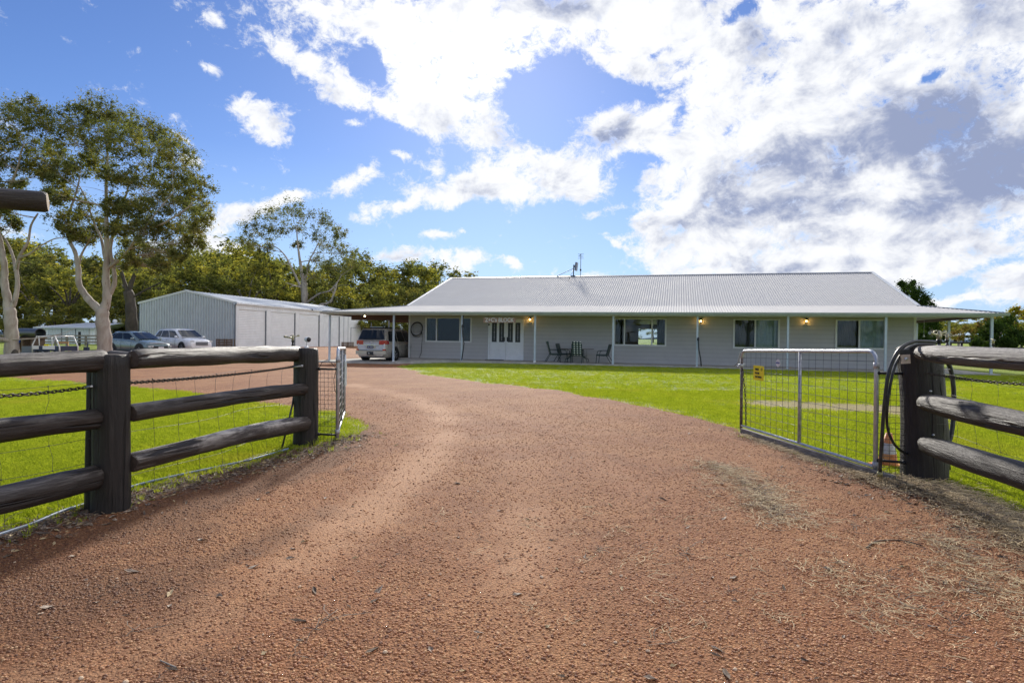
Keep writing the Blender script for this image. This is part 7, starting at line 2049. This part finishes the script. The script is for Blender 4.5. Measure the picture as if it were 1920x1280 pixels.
zones = [(-200, 75, 'olive woodland tree behind the leftmost gum', 'woodland trees behind the leftmost gum'), (75, 200, 'sunlit woodland tree behind the low white shed', 'woodland trees behind the low shed'), (200, 340, 'woodland tree behind the main gum', 'woodland trees behind the main gum'),
 (340, 470, 'olive woodland tree behind the gable of the big shed', 'woodland trees behind the shed, left half'), (470, 600, 'woodland tree behind the big shed roof', 'woodland trees behind the shed roof'), (600, 720, 'woodland tree behind the far end of the big shed', 'woodland trees behind the far end of the shed'), (720, 1000, 'woodland tree behind the left gable of the house', 'woodland trees behind the left gable of the house')]
def zone(px):
    for a, b, l, g in zones:
        if a <= px < b: return l, g
    return zones[-1][2:]
ORD = ['first', 'second', 'third', 'fourth', 'fifth', 'sixth', 'seventh', 'eighth', 'ninth', 'tenth', 'eleventh', 'twelfth', 'thirteenth', 'fourteenth', 'fifteenth', 'sixteenth']
cnt = {}
x = -190
while x < 900:
    for row, (Y, dy) in enumerate(((76, 8), (88, -2), (100, -4))):
        px = x+rw.uniform(-14, 14)+row*11; yt = np.interp(px, prof_x, prof_y)+dy+rw.uniform(-8, 14)
        if row == 0: yt += rw.uniform(8, 34)
        l, g = zone(px)
        if row == 0: cnt[g] = cnt.get(g, 0)+1; l2 = l+', '+ORD[cnt[g]-1]+' in the front row'
        else: l2 = l+', half hidden in the rear rows'
        o = place_tree(px, yt, Y+rw.uniform(-3, 3), l2, sx=1.25); o['group'] = g
    x += 46
# understorey bushes in front of the wood
for i, px in enumerate(range(-70, 900, 36)):
    l, g = zone(px); o = place_tree(px+rw.uniform(-12, 12), 582+rw.uniform(-16, 12), 72+rw.uniform(-2, 2), 'low bush, '+l.replace('woodland tree ', '').replace('olive ', '').replace('bushy ', ''), 2, 1.7); bk = 'b'+g; cnt[bk] = cnt.get(bk, 0)+1; o['label'] = o['label']+', '+ORD[cnt[bk]-1]+' from the left'; o['group'] = 'low bushes, '+g.replace('woodland trees ', '')
    o.name = 'woodland_bush'; o['category'] = 'bush'
# trees beyond the house seen through the rear window and across the field at the right
for px, yt, Y in ((1190, 590, 95), (1225, 596, 100), (1160, 600, 98)):
    o = place_tree(px, yt, Y, 'tree beyond the lawn seen through the house window', sx=1.2); o['group'] = 'trees seen through the house window'
for i, px in enumerate(range(1686, 2010, 24)):
    o = place_tree(px+rw.uniform(-8, 8), 598+rw.uniform(-6, 8), 118+rw.uniform(-6, 6), 'distant tree across the right hand field, '+ORD[i]+' of its row from the left', 2, 1.9); o['group'] = 'distant row of trees across the right field'
for i, px in enumerate(range(1700, 2000, 30)):
    o = place_tree(px+rw.uniform(-8, 8), 590+rw.uniform(-6, 6), 140+rw.uniform(-6, 6), 'farthest tree line across the right hand field, '+ORD[i]+' from the left', 2, 2.3); o['group'] = 'farthest row of trees across the right field'
# trees behind the photographer, the wood the windows reflect
for i in range(13):
    a = R(198+i*12); o = copy_tree(kinds[i % 6]); o.location = ((36+4*(i % 3))*math.cos(a), (36+4*(i % 3))*math.sin(a)-6, 0); o.scale = (1.1, 1.1, 1.0+.1*(i % 3)); o['label'] = 'roadside tree behind the photographer, mirrored in the windows'; o['category'] = 'tree'; o['group'] = 'roadside trees behind the photographer'
for k_ in range(6):
    if not used[k_]:
        for c_ in list(kinds[k_].children): bpy.data.objects.remove(c_)
        bpy.data.objects.remove(kinds[k_])
# special trees and shrubs on the right
def blob_tree(name, cl, Y, trunk_px, leafm, bark, label, seed, leaf=(.2, .08), per=60, cat='tree', jit=2.0, tr=.2, puffs=7, twig=.55):
    k_ = FPX/Y; b0 = P(trunk_px, 640, Y); bs = Vector((b0.x, Y, float(gz(b0.x, Y)))); top = P(trunk_px, cl[0][1]+cl[0][2]*.5, Y)
    lim = [([bs-Vector((0, 0, .1)), bs.lerp(top, .5), top], tr, tr*.5)]
    r = random.Random(seed); cs = [(P(x, y, Y+r.uniform(-jit, jit)), rad/k_) for x, y, rad in cl]
    return gum(name, bs, lim, cs, bark, leafm, label, seed, leaf, per, twig, puffs, .85, cat=cat)
blob_tree('dark_tree', [(1710, 548, 22), (1728, 572, 18), (1700, 540, 13), (1716, 552, 16), (1732, 565, 14), (1690, 552, 12), (1706, 566, 16), (1745, 578, 12), (1722, 585, 18), (1695, 585, 14), (1690, 534, 8), (1712, 530, 6), (1745, 600, 16), (1725, 615, 18)], 56, 1712, M['leaf_dark'], M['bark_dark'], 'dark round crowned tree showing above the right end of the roof', 61, (.2, .08), 90, puffs=14)
blob_tree('garden_bush', [(1735, 608, 20), (1750, 604, 16), (1752, 622, 14), (1730, 632, 14), (1750, 640, 12), (1765, 630, 10)], 50, 1745, M['leaf_dark'], M['bark_grey'], 'blue green bush behind the side verandah, right of the wall corner', 62, (.2, .08), 110, 'bush', 1, puffs=14)
blob_tree('garden_bush', [(1848, 630, 20), (1866, 616, 20), (1887, 608, 20), (1900, 628, 18), (1872, 640, 18), (1850, 648, 12), (1890, 648, 16), (1912, 640, 14), (1830, 645, 10)], 34, 1878, M['leaf_dark'], M['bark_grey'], 'dense dark green rounded bush behind the verandah corner post', 63, (.12, .055), 150, 'bush', 1.0, puffs=16)
blob_tree('autumn_shrub', [(1838, 612, 11), (1852, 602, 11), (1868, 606, 10), (1828, 622, 8), (1880, 602, 9)], 40, 1850, M['leaf_red'], M['bark_grey'], 'reddish brown shrub topping the dark bush beside the verandah post', 64, (.13, .06), 80, 'bush', 1, puffs=12)
blob_tree('yellow_tree', [(1892, 592, 10), (1905, 583, 10), (1918, 588, 10), (1930, 596, 14), (1888, 606, 9), (1900, 612, 9), (1940, 584, 14)], 60, 1905, M['leaf_yellow'], M['bark_grey'], 'golden yellow autumn tree at the right edge', 65, (.22, .09), 80, puffs=14)
blob_tree('pale_shrub', [(1795, 622, 12), (1808, 616, 10), (1784, 628, 9), (1800, 634, 8)], 75, 1798, M['leaf_red'], M['bark_pale'], 'pale twiggy grey shrub beyond the field fence rail', 66, (.25, .10), 34, 'bush', 1, puffs=10)
# far hills
mb = MB(); V = []; n = 60
for i in range(n+1):
    x_ = -2600+5200*i/n; h = 14+20*mnoise.noise(Vector((i*.21, 0, 3)))+14*mnoise.noise(Vector((i*.6, 1, 3))); V += [(x_, 2300, -5), (x_, 2300, h), (x_, 2700, h*.8), (x_, 2700, -5)]
mb.add(V, [(4*i+k, 4*i+k+1, 4*i+k+5, 4*i+k+4) for i in range(n) for k in range(3)], True)
tag(mb.build('hills', simple('blue_green_distant_hills', (.10, .15, .20), .9, 0, .2, .01)), kind='structure')
